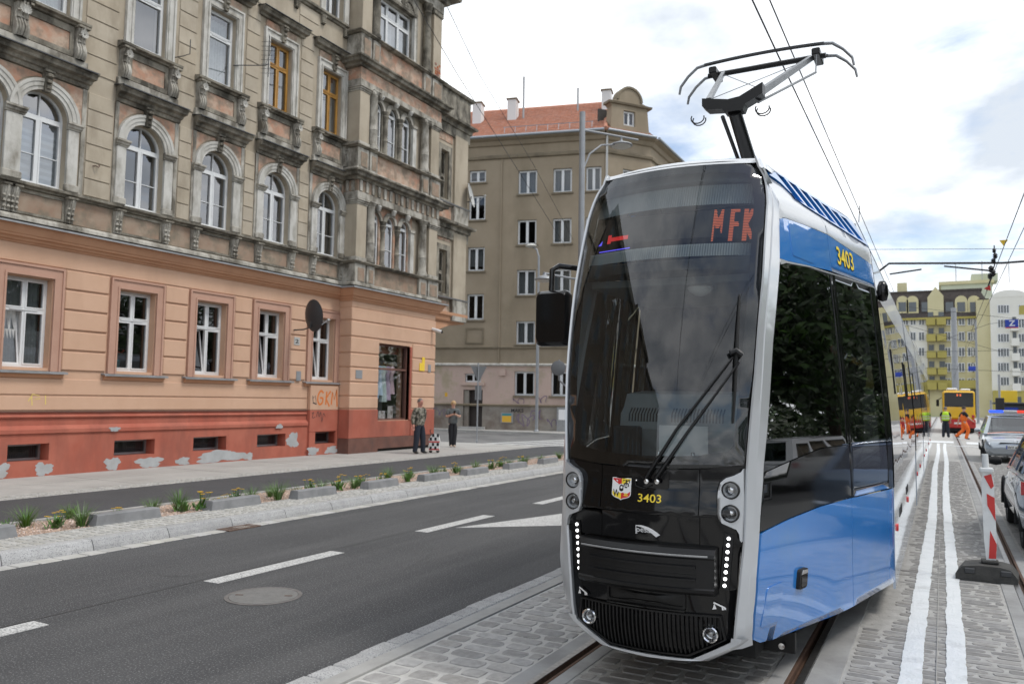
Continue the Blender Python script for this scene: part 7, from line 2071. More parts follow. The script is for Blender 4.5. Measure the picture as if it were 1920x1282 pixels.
# ================================================================ GOODS IN THE SHOP WINDOW
CL = [('black', (.02, .02, .022)), ('light blue', (.42, .58, .72)), ('pale blue', (.55, .68, .80)), ('mint', (.55, .66, .62)), ('lilac', (.55, .42, .55)), ('pink', (.66, .48, .52))]
for k, (nm, col_) in enumerate(CL):
    mat('cloth_' + nm.replace(' ', '_'), col_, tuple(c_ * .8 for c_ in col_), scale=9, rough=.9)
    a = 20.12 + k * .21; x = XB - .40
    t = thing('hanging_dress', '%s dress hanging on the rail in the shop window' % nm, 'dress', (x, a, 2.9), 'dresses in the shop window')
    hb = MB().tube([(x, a, 2.93), (x, a, 2.87), (x + .02, a - .10, 2.80)], .006, 5); hb.tube([(x, a, 2.87), (x + .02, a + .10, 2.80)], .006, 5)
    hb.obj('hanger', 'wood_yellow', t)
    hem = (1.95, 1.75, 1.85, 1.65, 1.70, 1.9)[k]
    rows = []
    for z_, w, dp in ((2.80, .10, .03), (2.70, .10, .05), (2.45, .085, .05), (2.2, .11, .07), (hem, .15, .09)):
        rows.append([(x + dp * math.sin(2 * math.pi * j / 20) * (1 + .18 * math.sin(j * 2.5) * (2.9 - z_)), a + w * math.cos(2 * math.pi * j / 20) * (1 + .10 * math.sin(j * 2.5) * (2.9 - z_)), z_) for j in range(20)])
    MB().grid(rows, close=True).obj('skirt', 'cloth_' + nm.replace(' ', '_'), t, smooth=60)
    for s_ in (-1, 1):
        MB().tube([(x, a + s_ * .09, 2.77), (x, a + s_ * .14, 2.58)], [.045, .04], 8).obj('sleeve', 'cloth_' + nm.replace(' ', '_'), t, smooth=50)
mat('print_grey', (.62, .60, .58), (.30, .26, .24), scale=9, lo=.5, hi=.56, rough=.6)
for k, (a, w, h, nm) in enumerate(((20.3, .3, .42, 'left'), (20.75, .34, .30, 'middle'), (21.25, .28, .45, 'right'))):
    o = MB().box(XB - .40 - .04 * k, XB - .385 - .04 * k, a - w / 2, a + w / 2, 1.062, 1.062 + h, .003).obj('display_card', 'print_grey')
    tag(o, '%s printed card standing at the bottom of the shop window' % nm, 'display card', 'cards in the shop window')
o = MB().tube([(XB - .35, 20.02, 1.62), (XB - .35, 20.2, 1.66), (XB - .35, 20.3, 1.63)], .012, 6).obj('neon_tube', mat('neon_blue', (.1, .2, .9), emit=(.15, .35, 1), estr=4)); tag(o, 'small lit blue neon tube in the lower left of the shop window', 'neon sign')
# flower pot behind the second ground floor window
t = thing('flower_pot', 'green pot with red flowers behind the second ground floor window', 'flower pot', (XF - .32, 11.5, 2.3))
MB().lathe([(.09, 2.28), (.12, 2.5), (.13, 2.52)], 14, Matrix.Translation((XF - .32, 11.5, 0))).obj('pot', 'poster_teal', t, smooth=50)
mb = MB()
for k in range(30): blade(mb, XF - .32, 11.5, 2.5, rnd.uniform(0, 6.28), rnd.uniform(.12, .28), .02, rnd.uniform(.2, .7), rnd.uniform(.1, .5))
mb.obj('leaves', 'leaf_broad', t, merge=False)
mb = MB()
for k in range(8): mb.lathe([(0, -.02), (.025, 0), (0, .025)], 6, Matrix.Translation((XF - .32 + rnd.uniform(-.1, .1), 11.5 + rnd.uniform(-.16, .16), 2.66 + rnd.uniform(-.05, .1))), caps=False)
tag(mb.obj('blossoms', 'barrier_red', t, merge=False), kind='stuff')
# ================================================================ VEHICLES
mat('car_silver', (.42, .44, .46), rough=.25, metal=.6, coat=1)
mat('car_blue', (.17, .225, .31), rough=.25, metal=.5, coat=1)
mat('car_police', (.40, .44, .48), rough=.25, metal=.5, coat=1)
mat('car_white', (.72, .73, .74), rough=.25, coat=1)
mat('tyre', (.015, .015, .016), rough=.85)
mat('lamp_red', (.45, .01, .012), rough=.15, coat=1)
mat('lamp_clear', (.75, .77, .78), rough=.1, coat=1)
mat('lamp_on', (.9, .9, .9), emit=(1, 1, 1), estr=5)
mat('police_blue', (.02, .05, .6), emit=(.05, .15, 1), estr=.8)
mat('police_red', (.6, .02, .02), emit=(1, .1, .05), estr=.5)
mat('stripe_orange', (.80, .25, .12), rough=.35)
mat('plate_white', (.78, .78, .76), rough=.4)
glass('car_glass', (.30, .33, .34), refl=.95, base=.10)
def car(label, paint, L=4.4, W=1.8, HT=1.55, group=None, suv=True, loc=(0, 0, 0), face=1, name='car'):
    """built facing +Y in its own space, then turned"""
    t = thing(name, label, 'car', (0, 0, 0), group)
    w = W / 2; zb = .20; belt = HT * .62
    st = [(-L / 2, .55, .80, .80), (-L / 2 + .06, .30, .93, .92), (-L / 2 + .35, zb, 1.0, belt - .02), (-L * .2, zb, 1.0, belt), (L * .1, zb, 1.0, belt - .02), (L * .24, zb, .99, belt - .06), (L * .36, zb, .97, belt - .14), (L / 2 - .16, .22, .90, belt - .24), (L / 2 - .03, .30, .80, belt - .34), (L / 2, .42, .72, belt - .42)]
    rows = []
    for (y, zl, k, zt) in st:
        ww = w * k; zm = (zl + zt) / 2
        half = [(0, zl), (ww * .82, zl), (ww * .96, zl + (zm - zl) * .4), (ww, zm), (ww * .985, zm + (zt - zm) * .55), (ww * .93, zt - .02), (ww * .80, zt + .005), (0, zt + .035)]
        rows.append([(x, y, z) for x, z in half] + [(-x, y, z) for x, z in reversed(half[1:-1])])
    b = MB().grid(rows, close=True); b.poly(rows[0]); b.poly(rows[-1])
    body = b.obj('body', paint, t, smooth=35)
    # greenhouse
    yfb, yft, yrb, yrt = L * .26, L * .09, -L / 2 + .18, -L / 2 + .55
    wb, wr, zr = w * .93, w * .72, HT
    zbf = belt - .03
    def bil(a, b_, c_, d_):
        return lambda u, v, q: tuple((Vector(a) * (1 - u) * (1 - v) + Vector(b_) * u * (1 - v) + Vector(c_) * u * v + Vector(d_) * (1 - u) * v) + (Vector(b_) - Vector(a)).cross(Vector(d_) - Vector(a)).normalized() * q)
    faces = {'windscreen': (((wb, yfb, zbf), (-wb, yfb, zbf), (-wr, yft, zr - .03), (wr, yft, zr - .03)), rect(.07, .93, .06, .94)),
             'rear_window': (((-wb, yrb, belt), (wb, yrb, belt), (wr, yrt, zr - .02), (-wr, yrt, zr - .02)), rect(.10, .90, .12, .88))}
    for s_ in (1, -1):
        q = ((wb, yrb, belt), (wb, yfb, zbf), (wr, yft, zr - .03), (wr, yrt, zr - .02))
        q = tuple((x * s_, y, z) for x, y, z in q)
        if s_ < 0: q = (q[1], q[0], q[3], q[2])
        faces['side_window' + str(s_)] = (q, None)
    for nm, (q, ho) in faces.items():
        fn = bil(*q)
        if ho is None:
            h1, h2, h3 = (rect(.06, .28, .10, .80), rect(.31, .56, .08, .86), rect(.60, .94, .08, .86)) if nm.endswith('side_window1') or not nm.endswith('-1') else (rect(.72, .94, .10, .80), rect(.44, .69, .08, .86), rect(.06, .40, .08, .86))
            MB().slab(rect(0, 1, 0, 1), [h1, h2, h3], fn, -.03, 0).obj('window_frame', paint, t)
            for h in (h1, h2, h3): MB().poly([fn(a, c_, -.012) for a, c_ in h]).obj('side_window', 'car_glass', t)
        else:
            MB().slab(rect(0, 1, 0, 1), [ho], fn, -.03, 0).obj('window_frame', paint, t)
            MB().poly([fn(a, c_, -.012) for a, c_ in ho]).obj(nm, 'car_glass', t)
    rr = []
    for y, k, dz in ((yrt - .04, .93, -.03), (yrt + .1, 1.0, 0), (-L * .1, 1.02, .03), (yft - .15, 1.0, .015), (yft + .02, .95, -.03)):
        rr.append([(x * wr * k, y, zr + dz - .045 * abs(x) ** 3) for x in (-1.02, -.9, -.5, 0, .5, .9, 1.02)])
    MB().grid(rr).obj('roof', paint, t, smooth=50)
    for s_ in (1, -1):
        for y in (-L * .29, L * .30):
            Mw = Matrix.Translation((s_ * (w - .155), y, .33)) @ Matrix.Rotation(rad(90) * s_, 4, 'Y')
            wh = MB().lathe([(.20, -.10), (.31, -.10), (.33, -.07), (.33, .07), (.31, .10), (.22, .10), (.20, .08)], 26, Mw).obj('wheel', 'tyre', t, smooth=40)
            MB().lathe([(.21, .085), (.19, .06), (.06, .075), (0, .08)], 20, Mw, caps=False).obj('rim', 'metal_grey', wh, smooth=30)
            for k in range(5):
                MB().box(-.015, .015, .05, .20, .07, .09, M=Mw @ Matrix.Rotation(k * 1.2566, 4, 'Z')).obj('spoke', 'galv', wh)
            MB().tube([(s_ * (w - .035), y + .37 * math.cos(rad(a)), .33 + .37 * math.sin(rad(a))) for a in range(-10, 191, 20)], .03, 6).obj('wheel_arch', 'tyre', t, smooth=50)
        Mm = Matrix.Translation((s_ * (w + .10), yfb - .35, belt + .08))
        MB().lathe([(0, -.10), (.07, -.085), (.10, 0), (.08, .07), (0, .09)], 12, Mm @ Matrix.Rotation(rad(90), 4, 'Y') @ Matrix.Scale(.7, 4, (1, 0, 0))).obj('mirror', paint if paint != 'car_blue' else 'tyre', t, smooth=50)
        # lamps
        MB().prism([(s_ * w * .45, belt - .50), (s_ * w * .80, belt - .40), (s_ * w * .93, belt - .30), (s_ * w * .86, belt - .36), (s_ * w * .5, belt - .44)][::s_], lambda a, z, d: (a, L / 2 - .05 - abs(a) * abs(a) * .38 + d, z), -.08, .055).obj('headlight', 'lamp_clear', t)
        MB().prism([(s_ * w * .52, belt - .62), (s_ * w * .78, belt - .60), (s_ * w * .80, belt - .52), (s_ * w * .56, belt - .56)][::s_], lambda a, z, d: (a, L / 2 - .03 - abs(a) * abs(a) * .32 + d, z), -.08, .05).obj('fog_light', 'lamp_on' if name == 'police_car' else 'lamp_clear', t)
        MB().prism([(s_ * w * .52, .78), (s_ * w * .985, .74), (s_ * w * .985, .90), (s_ * w * .55, .86)][::s_], lambda a, z, d: (a, -L / 2 + .05 + max(0, abs(a) - .55) ** 2 * 1.6 - d, z), -.10, .03).obj('tail_light', 'lamp_red', t)
        MB().prism(rect(s_ * w * .55, s_ * w * .85, .40, .44)[::s_], lambda a, z, d: (a, -L / 2 + .06 - d, z), -.05, .03).obj('reflector', 'lamp_red', t)
        for yy in (.15, -.75):
            MB().box(s_ * (w - .005), s_ * (w + .02), yy - .1, yy + .1, belt - .12, belt - .09, .005).obj('door_handle', 'chrome', t)
    MB().prism([(-w * .62, .30), (w * .62, .30), (w * .70, .50), (w * .45, .66), (-w * .45, .66), (-w * .70, .50)], lambda a, z, d: (a, L / 2 - .02 - a * a * .25 + d, z), -.1, .035).obj('grille', 'tyre', t)
    MB().prism([(-w * .75, .24), (w * .75, .24), (w * .68, .30), (-w * .68, .30)], lambda a, z, d: (a, L / 2 - .02 - a * a * .25 + d, z), -.1, .045).obj('front_lip', 'galv', t)
    MB().box(-.26, .26, L / 2 + .016, L / 2 + .03, .46, .57, .004).obj('number_plate', 'plate_white', t)
    MB().box(-.26, .26, -L / 2 - .03, -L / 2 - .005, .58, .69, .004).obj('number_plate', 'plate_white', t)
    MB().box(-w * .88, w * .88, -L / 2 - .01, -L / 2 + .3, .26, .44, .03).obj('rear_bumper', paint, t)
    MB().box(-.45, .45, L * -.3, L * .2, .16, .22).obj('underbody', 'tyre', t)
    t.location = loc; t.rotation_euler.z = 0 if face > 0 else math.pi
    return t
pc = car('silver blue police car with light bar facing us at the right', 'car_police', 4.36, 1.8, 1.50, loc=(2.02, 32.4, 0), face=-1, name='police_car')
lb = MB().box(-.62, .62, .02, .34, 1.545, 1.60, .01).obj('light_bar', 'upvc', pc)
MB().box(-.62, -.20, .0, .36, 1.60, 1.69, .02).obj('lens_red', 'police_red', lb); MB().box(.20, .62, .0, .36, 1.60, 1.69, .02).obj('lens_blue', 'police_blue', lb); MB().box(-.20, .20, .0, .36, 1.60, 1.69, .02).obj('lens_white', 'upvc', lb)
MB().grid([[(x, 1.75 - .04 * abs(x) + dy, .93 + .07 * math.cos(x * 2) - dy * .14) for x in [k / 8 - 1 for k in range(17)] if abs(x) < .78] for dy in (0, .10)]).obj('bonnet_stripe', 'stripe_orange', pc)
mb = MB(); put_text(mb, 'WY 698C', .09, lambda a, b, d: (-a, 2.18 + .031 + d, b), -.22, .478, .001, .002, width=.44); mb.obj('plate_text', 'decal_black', pc)
MB().box(.225, .258, 2.2105, 2.2125, .462, .568).obj('plate_band', 'sign_blue', pc)
MB().lathe([(.055, 0), (.06, .01), (.045, .012)], 18, Matrix.Translation((0, 2.21, .70)) @ Matrix.Rotation(rad(-90), 4, 'X') @ Matrix.Scale(.7, 4, (0, 1, 0)), caps=False).obj('badge', 'chrome', pc)
car('dark blue car seen from behind at the right edge', 'car_blue', 4.5, 1.82, 1.45, loc=(1.70, 13.45, 0), face=1)
car('white estate car parked right of the tracks, seen in the tram glass', 'car_white', 4.6, 1.82, 1.5, loc=(6.2, 10.5, 0), face=1, group='parked white cars')
car('second white car parked further along, seen in the tram glass', 'car_white', 4.4, 1.82, 1.6, loc=(6.4, 17.5, 0), face=1, group='parked white cars')
# ---- bus
mat('bus_yellow', (.80, .46, .015), (.83, .49, .02), scale=1, rough=.3, coat=.6)
mat('bus_red', (.50, .025, .02), rough=.3, coat=.6)
x0 = at(1766, 800, 62).x; x1 = at(1832, 800, 62).x; xm = (x0 + x1) / 2
bs = thing('bus', 'yellow and red city bus seen from behind down the street', 'bus', (xm, 62, 0))
bw = (x1 - x0) / 2 * .93
fnb = lambda a, z, d: (xm + a, 62 - d, z)
MB().box(xm - bw, xm + bw, 62, 73.5, .95, 2.85, .10).obj('body', 'bus_yellow', bs)
MB().box(xm - bw - .005, xm + bw + .005, 61.98, 73.5, .36, .95, .05).obj('skirt', 'bus_red', bs)
MB().prism(rrect(-bw * .88, bw * .90, 1.78, 2.74, .08), fnb, -.03, .02).obj('rear_window', 'tram_black', bs)
for k in (-.12, .06):
    MB().box(xm + k, xm + k + .09, 61.965, 61.975, 2.5, 2.64).obj('display_digit', 'led_amber', bs)
MB().box(xm - bw * .75, xm - .05, 62.3, 66, 2.85, 3.06, .08).obj('roof_unit', 'upvc', bs)
MB().box(xm + .1, xm + bw * .75, 62.4, 64.5, 2.85, 3.02, .08).obj('roof_unit', 'upvc', bs)
for s_ in (-1, 1):
    for z_ in (1.05, .62):
        MB().box(xm + s_ * bw * .86 - .09, xm + s_ * bw * .86 + .09, 61.95, 61.99, z_, z_ + .2, .02).obj('tail_light', 'lamp_red', bs)
    for yy in (64.5, 70.5):
        MB().lathe([(.2, -.14), (.46, -.14), (.48, -.1), (.48, .1), (.46, .14), (.2, .14)], 20, Matrix.Translation((xm + s_ * (bw - .15), yy, .48)) @ Matrix.Rotation(rad(90), 4, 'Y')).obj('wheel', 'tyre', bs, smooth=40)
    MB().box(xm + s_ * (bw + .002), xm + s_ * (bw + .015), 62.6, 73.2, 1.55, 2.55, .003).obj('side_window', 'tram_black', bs)
MB().box(xm - bw * .9, xm + bw * .9, 62.1, 73, .12, .36).obj('underbody', 'tyre', bs)
MB().tube([(xm - bw - .05, 73.3, 2.5), (xm - bw - .35, 73.4, 2.3)], .03, 6).obj('mirror_arm', 'tyre', bs)
MB().box(xm - bw - .45, xm - bw - .25, 73.3, 73.5, 1.8, 2.35, .03).obj('mirror', 'tyre', bs)
MB().box(xm - .3, xm + .3, 61.955, 61.98, .62, .74).obj('number_plate', 'plate_white', bs)
# ================================================================ PEOPLE
mat('skin', (.52, .30, .22), (.56, .34, .25), scale=8, rough=.6)
mat('skin_red', (.52, .24, .18), rough=.6)
mat('hair_blond', (.46, .30, .15), rough=.7)
mat('hair_grey', (.16, .14, .13), rough=.7)
mat('hair_dark', (.04, .03, .025), rough=.7)
mat('camo', (.10, .095, .065), (.30, .27, .22), scale=11, lo=.47, hi=.52, rough=.9, grime=(.03, .03, .026), gscale=13, glo=.52, ghi=.57)
mat('denim', (.022, .027, .04), rough=.9)
mat('black_cloth', (.014, .015, .018), rough=.9)
mat('grey_shirt', (.10, .11, .11), (.12, .13, .13), scale=20, rough=.9)
mat('hi_vis', (.50, .80, .04), rough=.7)
mat('hi_orange', (.85, .17, .02), rough=.7)
mat('shoe', (.03, .028, .026), rough=.7)
mat('shoe_pale', (.45, .36, .28), rough=.7)
mat('green_shirt', (.42, .55, .10), rough=.9)
mat('reflect_tape', (.65, .66, .64), rough=.4)
def skin_obj(name, V, E, Rr, m, parent, sub=2):
    me = bpy.data.meshes.new(name)
    me.from_pydata(V, E, [])
    o = bpy.data.objects.new(name, me); sc.collection.objects.link(o)
    md = o.modifiers.new('s', 'SKIN'); md.use_smooth_shade = True; md.branch_smoothing = .6
    for i, r in enumerate(Rr):
        sv = me.skin_vertices[0].data[i]
        sv.radius = r if isinstance(r, tuple) else (r, r); sv.use_root = (i == 0)
    o.modifiers.new('b', 'SUBSURF').levels = sub
    dg = bpy.context.evaluated_depsgraph_get(); dg.update()
    nm = bpy.data.meshes.new_from_object(o.evaluated_get(dg))
    bpy.data.objects.remove(o); bpy.data.meshes.remove(me)
    nm.name = name; nm.materials.clear(); nm.materials.append(MATS[m])
    for p in nm.polygons: p.use_smooth = True
    q = bpy.data.objects.new(name, nm); sc.collection.objects.link(q)
    if parent: q.parent = parent; OFF[q.name] = Vector((0, 0, 0))
    return q
def person(label, loc, turn, ht, arms, legs, top, trous, shoes, hair, sleeves='short', skin='skin', headturn=0, lean=0, hairlong=False, vest=None, bib=False):
    """own space: +Y is forward, +X the person's right; arms/legs: joints for (right, left)"""
    t = thing('person', label, 'person', (0, 0, 0))
    k = ht / 1.75
    S = lambda p: (p[0] * k, p[1] * k, p[2] * k)
    hy = lean
    V = [(0, 0, .95), (0, hy * .4, 1.15), (0, hy * .8, 1.36), (0, hy, 1.475), (0, hy + .015, 1.535), (0, hy + .02, 1.60), (0, hy + .025, 1.67), (0, hy + .012, 1.725)]
    Rr = [(.12, .09), (.13, .10), (.15, .11), (.066, .066), (.062, .068), (.088, .105), (.09, .108), (.06, .07)]
    E = [(0, 1), (1, 2), (2, 3), (3, 4), (4, 5), (5, 6), (6, 7)]
    tV = [(0, 0, 1.0 if bib else .84), (0, 0, 1.06 if bib else .98), (0, hy * .8, 1.34), (0, hy * .95, 1.47), (0, hy * .4, 1.16)]; tR = [(.20, .155), (.20, .155), (.205, .15), (.10, .09), (.195, .15)]; tE = [(0, 1), (1, 4), (4, 2), (2, 3)]
    lV = [(0, 0, 1.08), (0, 0, .93)]; lR = [(.17, .13), (.19, .14)]; lE = [(0, 1)]
    fing = []
    for s_, A in zip((1, -1), arms):
        b = len(V)
        sh = (s_ * .185, hy * .9, 1.40); el, wr = A
        wv = (Vector(wr) - Vector(el)).normalized()
        hd = tuple(Vector(wr) + wv * .085)
        V += [sh, el, wr, hd]; Rr += [.06, .05, .038, (.046, .026)]; E += [(2, b), (b, b + 1), (b + 1, b + 2), (b + 2, b + 3)]
        c_ = len(tV)
        tV += [sh, tuple(Vector(sh).lerp(Vector(el), .85 if sleeves == 'short' else 1)), ]; tR += [.092, .075]; tE += [(2, c_), (c_, c_ + 1)]
        if sleeves == 'long': tV.append(tuple(Vector(el).lerp(Vector(wr), .92))); tR.append(.06); tE.append((c_ + 1, c_ + 2))
        sd = wv.cross(Vector((0, 0, 1)))
        if sd.length < .2: sd = Vector((0, 1, 0))
        sd.normalize()
        for j in range(4):
            p0 = Vector(hd) + sd * (.03 - .02 * j) - wv * .01
            p1 = p0 + wv * (.045, .052, .048, .036)[j]; p2 = p1 + (wv + Vector((0, .35, -.3))).normalized() * .035
            fing.append([p0, p1, p2])
        th = Vector(wr) + wv * .03 + sd * .035
        fing.append([th, th + (sd + wv).normalized() * .04, th + (sd * .4 + wv).normalized() * .07])
    for s_, A in zip((1, -1), legs):
        b = len(V); kn, an = A
        hp = (s_ * .095, 0, .90); toe = (an[0] + s_ * .02, an[1] + .15, .035)
        V += [hp, kn, an]; Rr += [.075, .055, .036]; E += [(0, b), (b, b + 1), (b + 1, b + 2)]
        c_ = len(lV)
        lV += [hp, kn, an, tuple(Vector(an) + Vector((0, 0, -.05)))]; lR += [.132, .098, .08, .08]; lE += [(1, c_), (c_, c_ + 1), (c_ + 1, c_ + 2), (c_ + 2, c_ + 3)]
        skin_obj('shoe', [S((an[0], an[1] - .05, an[2] - .03)), S((an[0], an[1] + .04, an[2] - .025)), S((an[0] + s_ * .015, an[1] + .13, an[2] - .042)), S((an[0] + s_ * .02, an[1] + .19, an[2] - .05))], [(0, 1), (1, 2), (2, 3)], [(.042 * k, .045 * k), (.046 * k, .05 * k), (.046 * k, .036 * k), (.03 * k, .022 * k)], shoes, t, 1)
    sr = lambda L_: [(r[0] * k, r[1] * k) if isinstance(r, tuple) else r * k for r in L_]
    body = skin_obj('body', [S(v) for v in V], E, sr(Rr), skin, t)
    ex = MB()
    for f in fing: ex.tube([S(p) for p in f], [.0095 * k, .009 * k, .007 * k], 6)
    ex.tube([S((0, hy + .105, 1.625)), S((0, hy + .135, 1.60)), S((0, hy + .11, 1.592))], [.010 * k, .016 * k, .012 * k], 6)      # nose
    for s_ in (-1, 1):
        ex.lathe([(0, -.012), (.022, 0), (.02, .02), (0, .03)], 8, Matrix.Translation(S((s_ * .085, hy + .02, 1.60))) @ Matrix.Scale(.5, 4, (1, 0, 0)), caps=False)   # ear
    bm = bmesh.new(); bm.from_mesh(body.data); tmp = ex.mesh('x', None); bm.from_mesh(tmp); bm.to_mesh(body.data); bm.free(); bpy.data.meshes.remove(tmp)
    fc = MB()
    for s_ in (-1, 1):
        fc.lathe([(0, -.006), (.012, 0), (0, .006)], 8, Matrix.Translation(S((s_ * .032, hy + .108, 1.635))) @ Matrix.Rotation(rad(90), 4, 'X'), caps=False)
    tag(fc.obj('eyes', 'hair_dark', body), kind='stuff')
    MB().box(-.026 * k, .026 * k, (hy + .098) * k, (hy + .112) * k, 1.556 * k, 1.564 * k).obj('mouth', 'skin_red', body)
    skin_obj('top', [S(v) for v in tV], tE, sr(tR), top, t)
    skin_obj('trousers', [S(v) for v in lV], lE, sr(lR), trous, t)
    rows = []
    for i in range(7):
        a_ = rad(-18 + i * 18) if not hairlong else rad(-50 + i * 23)
        rows.append([])
        for j in range(16):
            p = 2 * math.pi * j / 16
            fr = max(0, math.sin(p)) ** 2
            a2 = a_ + (rad(42) * fr * (1 - i / 6) if True else 0)
            rr_ = .105 if not hairlong else .118
            rows[-1].append(S((rr_ * .86 * math.cos(min(a2, rad(89))) * math.cos(p), hy + .012 + rr_ * math.cos(min(a2, rad(89))) * math.sin(p), 1.645 + .112 * math.sin(a2))))
    MB().grid(rows, close=True).obj('hair', hair, t, smooth=60)
    if vest:
        skin_obj('vest', [S(v) for v in ((0, 0, .86), (0, hy * .4, 1.15), (0, hy * .8, 1.36), (0, hy * .95, 1.49))], [(0, 1), (1, 2), (2, 3)], sr([(.225, .175), (.22, .17), (.225, .17), (.15, .11)]), vest, t)
        for z in (1.06, 1.2):
            MB().lathe([(.222 * k, z * k), (.222 * k, (z + .05) * k)], 22, Matrix.Scale(.80, 4, (0, 1, 0)), caps=False).obj('reflective_band', 'reflect_tape', t, smooth=60)
    if bib:
        skin_obj('bib', [S(v) for v in ((0, 0, .92), (0, hy * .4, 1.15), (0, hy * .8, 1.36))], [(0, 1), (1, 2)], sr([(.22, .17), (.215, .168), (.19, .165)]), trous, t)
        for s_ in (-1, 1):
            MB().tube([S((s_ * .10, hy + .13, 1.32)), S((s_ * .11, hy + .05, 1.475)), S((s_ * .10, hy - .11, 1.30))], .022 * k, 6, flat=.5).obj('brace', trous, t, smooth=50)
    t.location = loc; t.rotation_euler.z = turn
    return t
person('man in camouflage jacket and dark jeans on the pavement, looking over his shoulder', (-13.95, 20.1, VZ), rad(-104), 1.66, (((.25, -.04, 1.13), (.27, .02, .88)), ((-.27, -.08, 1.14), (-.25, -.16, .90))), (((.12, .02, .50), (.14, -.03, .08)), ((-.11, .05, .50), (-.15, .02, .08))), 'camo', 'denim', 'shoe', 'hair_grey', 'long', 'skin_red')
person('woman in grey t-shirt and black trousers looking at her phone near the corner', (-14.95, 23.55, VZ), rad(-138), 1.60, (((.26, .06, 1.14), (.07, .26, 1.22)), ((-.26, .06, 1.14), (-.07, .26, 1.22))), (((.07, .02, .50), (.05, 0, .08)), ((-.07, .04, .50), (-.05, .04, .08))), 'grey_shirt', 'black_cloth', 'shoe_pale', 'hair_blond', 'short', 'skin', hairlong=True, lean=.03)
ph = MB().box(-.04, .04, -.006, .006, -.075, .075, .004, M=Matrix.Translation((-14.95, 23.55, VZ)) @ Matrix.Rotation(rad(-138), 4, 'Z') @ Matrix.Translation((0, .30, 1.20)) @ Matrix.Rotation(rad(-40), 4, 'X')).obj('phone', 'tram_black'); tag(ph, 'black phone held in both hands by the woman', 'phone')
person('worker in yellow high-visibility vest standing with his back to us', (.13, 52.9, 0), 0, 1.78, (((.26, .0, 1.14), (.24, .10, .92)), ((-.25, .0, 1.14), (-.22, .14, .95))), (((.10, .02, .50), (.13, 0, .08)), ((-.10, .02, .50), (-.13, 0, .08))), 'black_cloth', 'denim', 'shoe', 'hair_grey', 'short', vest='hi_vis')
person('worker in orange bib trousers and black shirt walking right', (1.0, 50.4, 0), rad(-70), 1.82, (((.27, .12, 1.14), (.30, .30, 1.0)), ((-.26, -.12, 1.12), (-.26, -.18, .88))), (((.10, .18, .52), (.11, .05, .10)), ((-.10, .02, .50), (-.11, -.34, .18))), 'black_cloth', 'hi_orange', 'shoe', 'hair_dark', 'short', bib=True)
tb = thing('trolley_bag', 'black and white checked shopping trolley with red bands beside the man', 'shopping trolley', (-13.85, 20.75, VZ))
mat('bag_white', (.68, .68, .66), rough=.8)
bq = lambda a, b, d: (-13.85 + (a * .88 - d * .47) * .85, 20.75 + (a * .47 + d * .88) * .85, VZ + (b - VZ) * .85)
MB().prism([(-.16, VZ + .08), (.20, VZ + .08), (.23, VZ + .42), (.17, VZ + .66), (-.06, VZ + .66), (-.17, VZ + .5)], bq, -.12, .12).obj('bag', 'bag_white', tb)
for r_ in range(4):
    for c_ in range(4):
        if (r_ + c_) % 2 == 0:
            z0 = VZ + .12 + r_ * .13 + (.06 if r_ >= 2 else 0)
            a0 = -.14 + c_ * .085
            MB().prism(rect(a0, a0 + .08, z0, z0 + .11), bq, -.124, -.1205).obj('check_patch', 'black_cloth', tb)
for z0 in (VZ + .37, VZ + .10):
    MB().prism(rect(-.165, .215, z0, z0 + .05), bq, -.1235, -.1202).obj('band', 'barrier_red', tb)
for a_ in (-.12, .14):
    p = bq(a_, VZ + .05, .12); MB().lathe([(.05, -.02), (.055, 0), (.05, .02)], 12, Matrix.Translation(p) @ Matrix.Rotation(rad(90), 4, 'X')).obj('wheel', 'tyre', tb, smooth=40)
MB().tube([bq(-.10, VZ + .6, .12), bq(-.16, VZ + .80, .05), bq(-.10, VZ + .83, -.02)], .012, 6).obj('handle', 'metal_dark', tb)
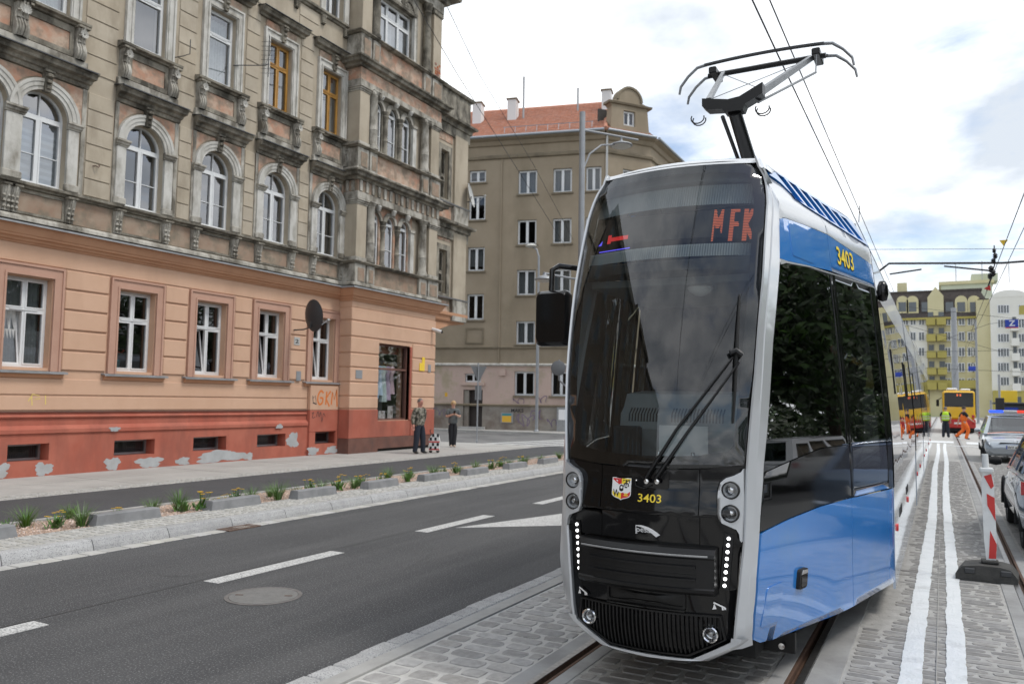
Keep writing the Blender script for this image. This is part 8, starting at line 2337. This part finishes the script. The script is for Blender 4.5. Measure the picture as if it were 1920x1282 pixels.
# ================================================================ TREES right of the tracks (mirrored in the tram's side glass)
mat('bark', (.10, .075, .055), (.15, .115, .085), scale=12, rough=.9, bump=.5, bscale=30)
mat('foliage', (.035, .075, .018), (.075, .13, .035), scale=3, rough=.6, island=.3)
def tree(label, x, y, h, cr, seed):
    r = random.Random(seed)
    t = thing('street_tree', label, 'tree', (x, y, .1), 'trees right of the tracks')
    tk = MB().tube([(x, y, 0), (x + .1, y, h * .3), (x + .05, y + .2, h * .55)], [.24, .17, .09], 9)
    tips = []
    for k in range(9):
        a = k * 2.4 + r.uniform(-.3, .3); z0 = h * r.uniform(.28, .5)
        e = (x + math.cos(a) * cr * .7, y + math.sin(a) * cr * .7, z0 + h * r.uniform(.15, .4))
        tk.tube([(x + .06, y, z0), ((x + e[0]) / 2, (y + e[1]) / 2, (z0 + e[2]) / 2 + .3), e], [.08, .05, .02], 6); tips.append(e)
    tk.obj('trunk', 'bark', t, smooth=40, merge=False)
    mb = MB()
    cl = [(Vector(e), r.uniform(.9, 1.5)) for e in tips] + [(Vector((x + r.gauss(0, cr * .45), y + r.gauss(0, cr * .45), h * .50 + r.gauss(0, h * .23))), r.uniform(1.0, 1.9)) for _ in range(30)]
    for c_, q in cl:
        for k in range(260):
            d = Vector((r.gauss(0, 1), r.gauss(0, 1), r.gauss(0, .8))).normalized() * q * r.random() ** .4
            p = c_ + d; s_ = r.uniform(.13, .26)
            u = Vector((r.gauss(0, 1), r.gauss(0, 1), r.gauss(0, 1))).normalized(); w = u.orthogonal().normalized()
            mb.quad(p - u * s_, p + w * s_ * .5, p + u * s_, p - w * s_ * .5)
    tag(mb.obj('crown', 'foliage', t, merge=False), kind='stuff')
for i, (x, y, h, cr) in enumerate(((10.8, 9, 9, 3.6), (9.8, 14.5, 10, 3.6), (10.2, 20.5, 10.5, 3.8), (11, 27, 11, 4.0), (12.5, 36, 11, 4.2), (14.5, 48, 11, 4.4))):
    tree('broad leafy street tree right of the tracks, %s from the camera, mirrored in the tram' % ORD[i], x, y, h, cr, 40 + i)
hd = MB()
for i in range(12000):
    p = Vector((rnd.uniform(13, 14.2), rnd.uniform(0, 60), rnd.uniform(.1, 2.6)))
    u = Vector((rnd.gauss(0, 1), rnd.gauss(0, 1), rnd.gauss(0, 1))).normalized(); w = u.orthogonal().normalized(); s_ = rnd.uniform(.1, .2)
    hd.quad(p - u * s_, p + w * s_ * .6, p + u * s_, p - w * s_ * .6)
tag(hd.obj('hedge', 'foliage', merge=False), 'long green hedge behind the right pavement', 'hedge', kind='stuff')
th = MB()
for i in range(9000):
    p = Vector((rnd.uniform(17, 19), rnd.uniform(-6, 85), rnd.uniform(.2, 9) - abs(rnd.gauss(0, .8))))
    u = Vector((rnd.gauss(0, 1), rnd.gauss(0, 1), rnd.gauss(0, 1))).normalized(); w = u.orthogonal().normalized(); s_ = rnd.uniform(.3, .6)
    th.quad(p - u * s_, p + w * s_ * .6, p + u * s_, p - w * s_ * .6)
tag(th.obj('thicket', 'foliage', merge=False), 'dense wall of greenery behind the street trees on the right', 'greenery', kind='stuff')
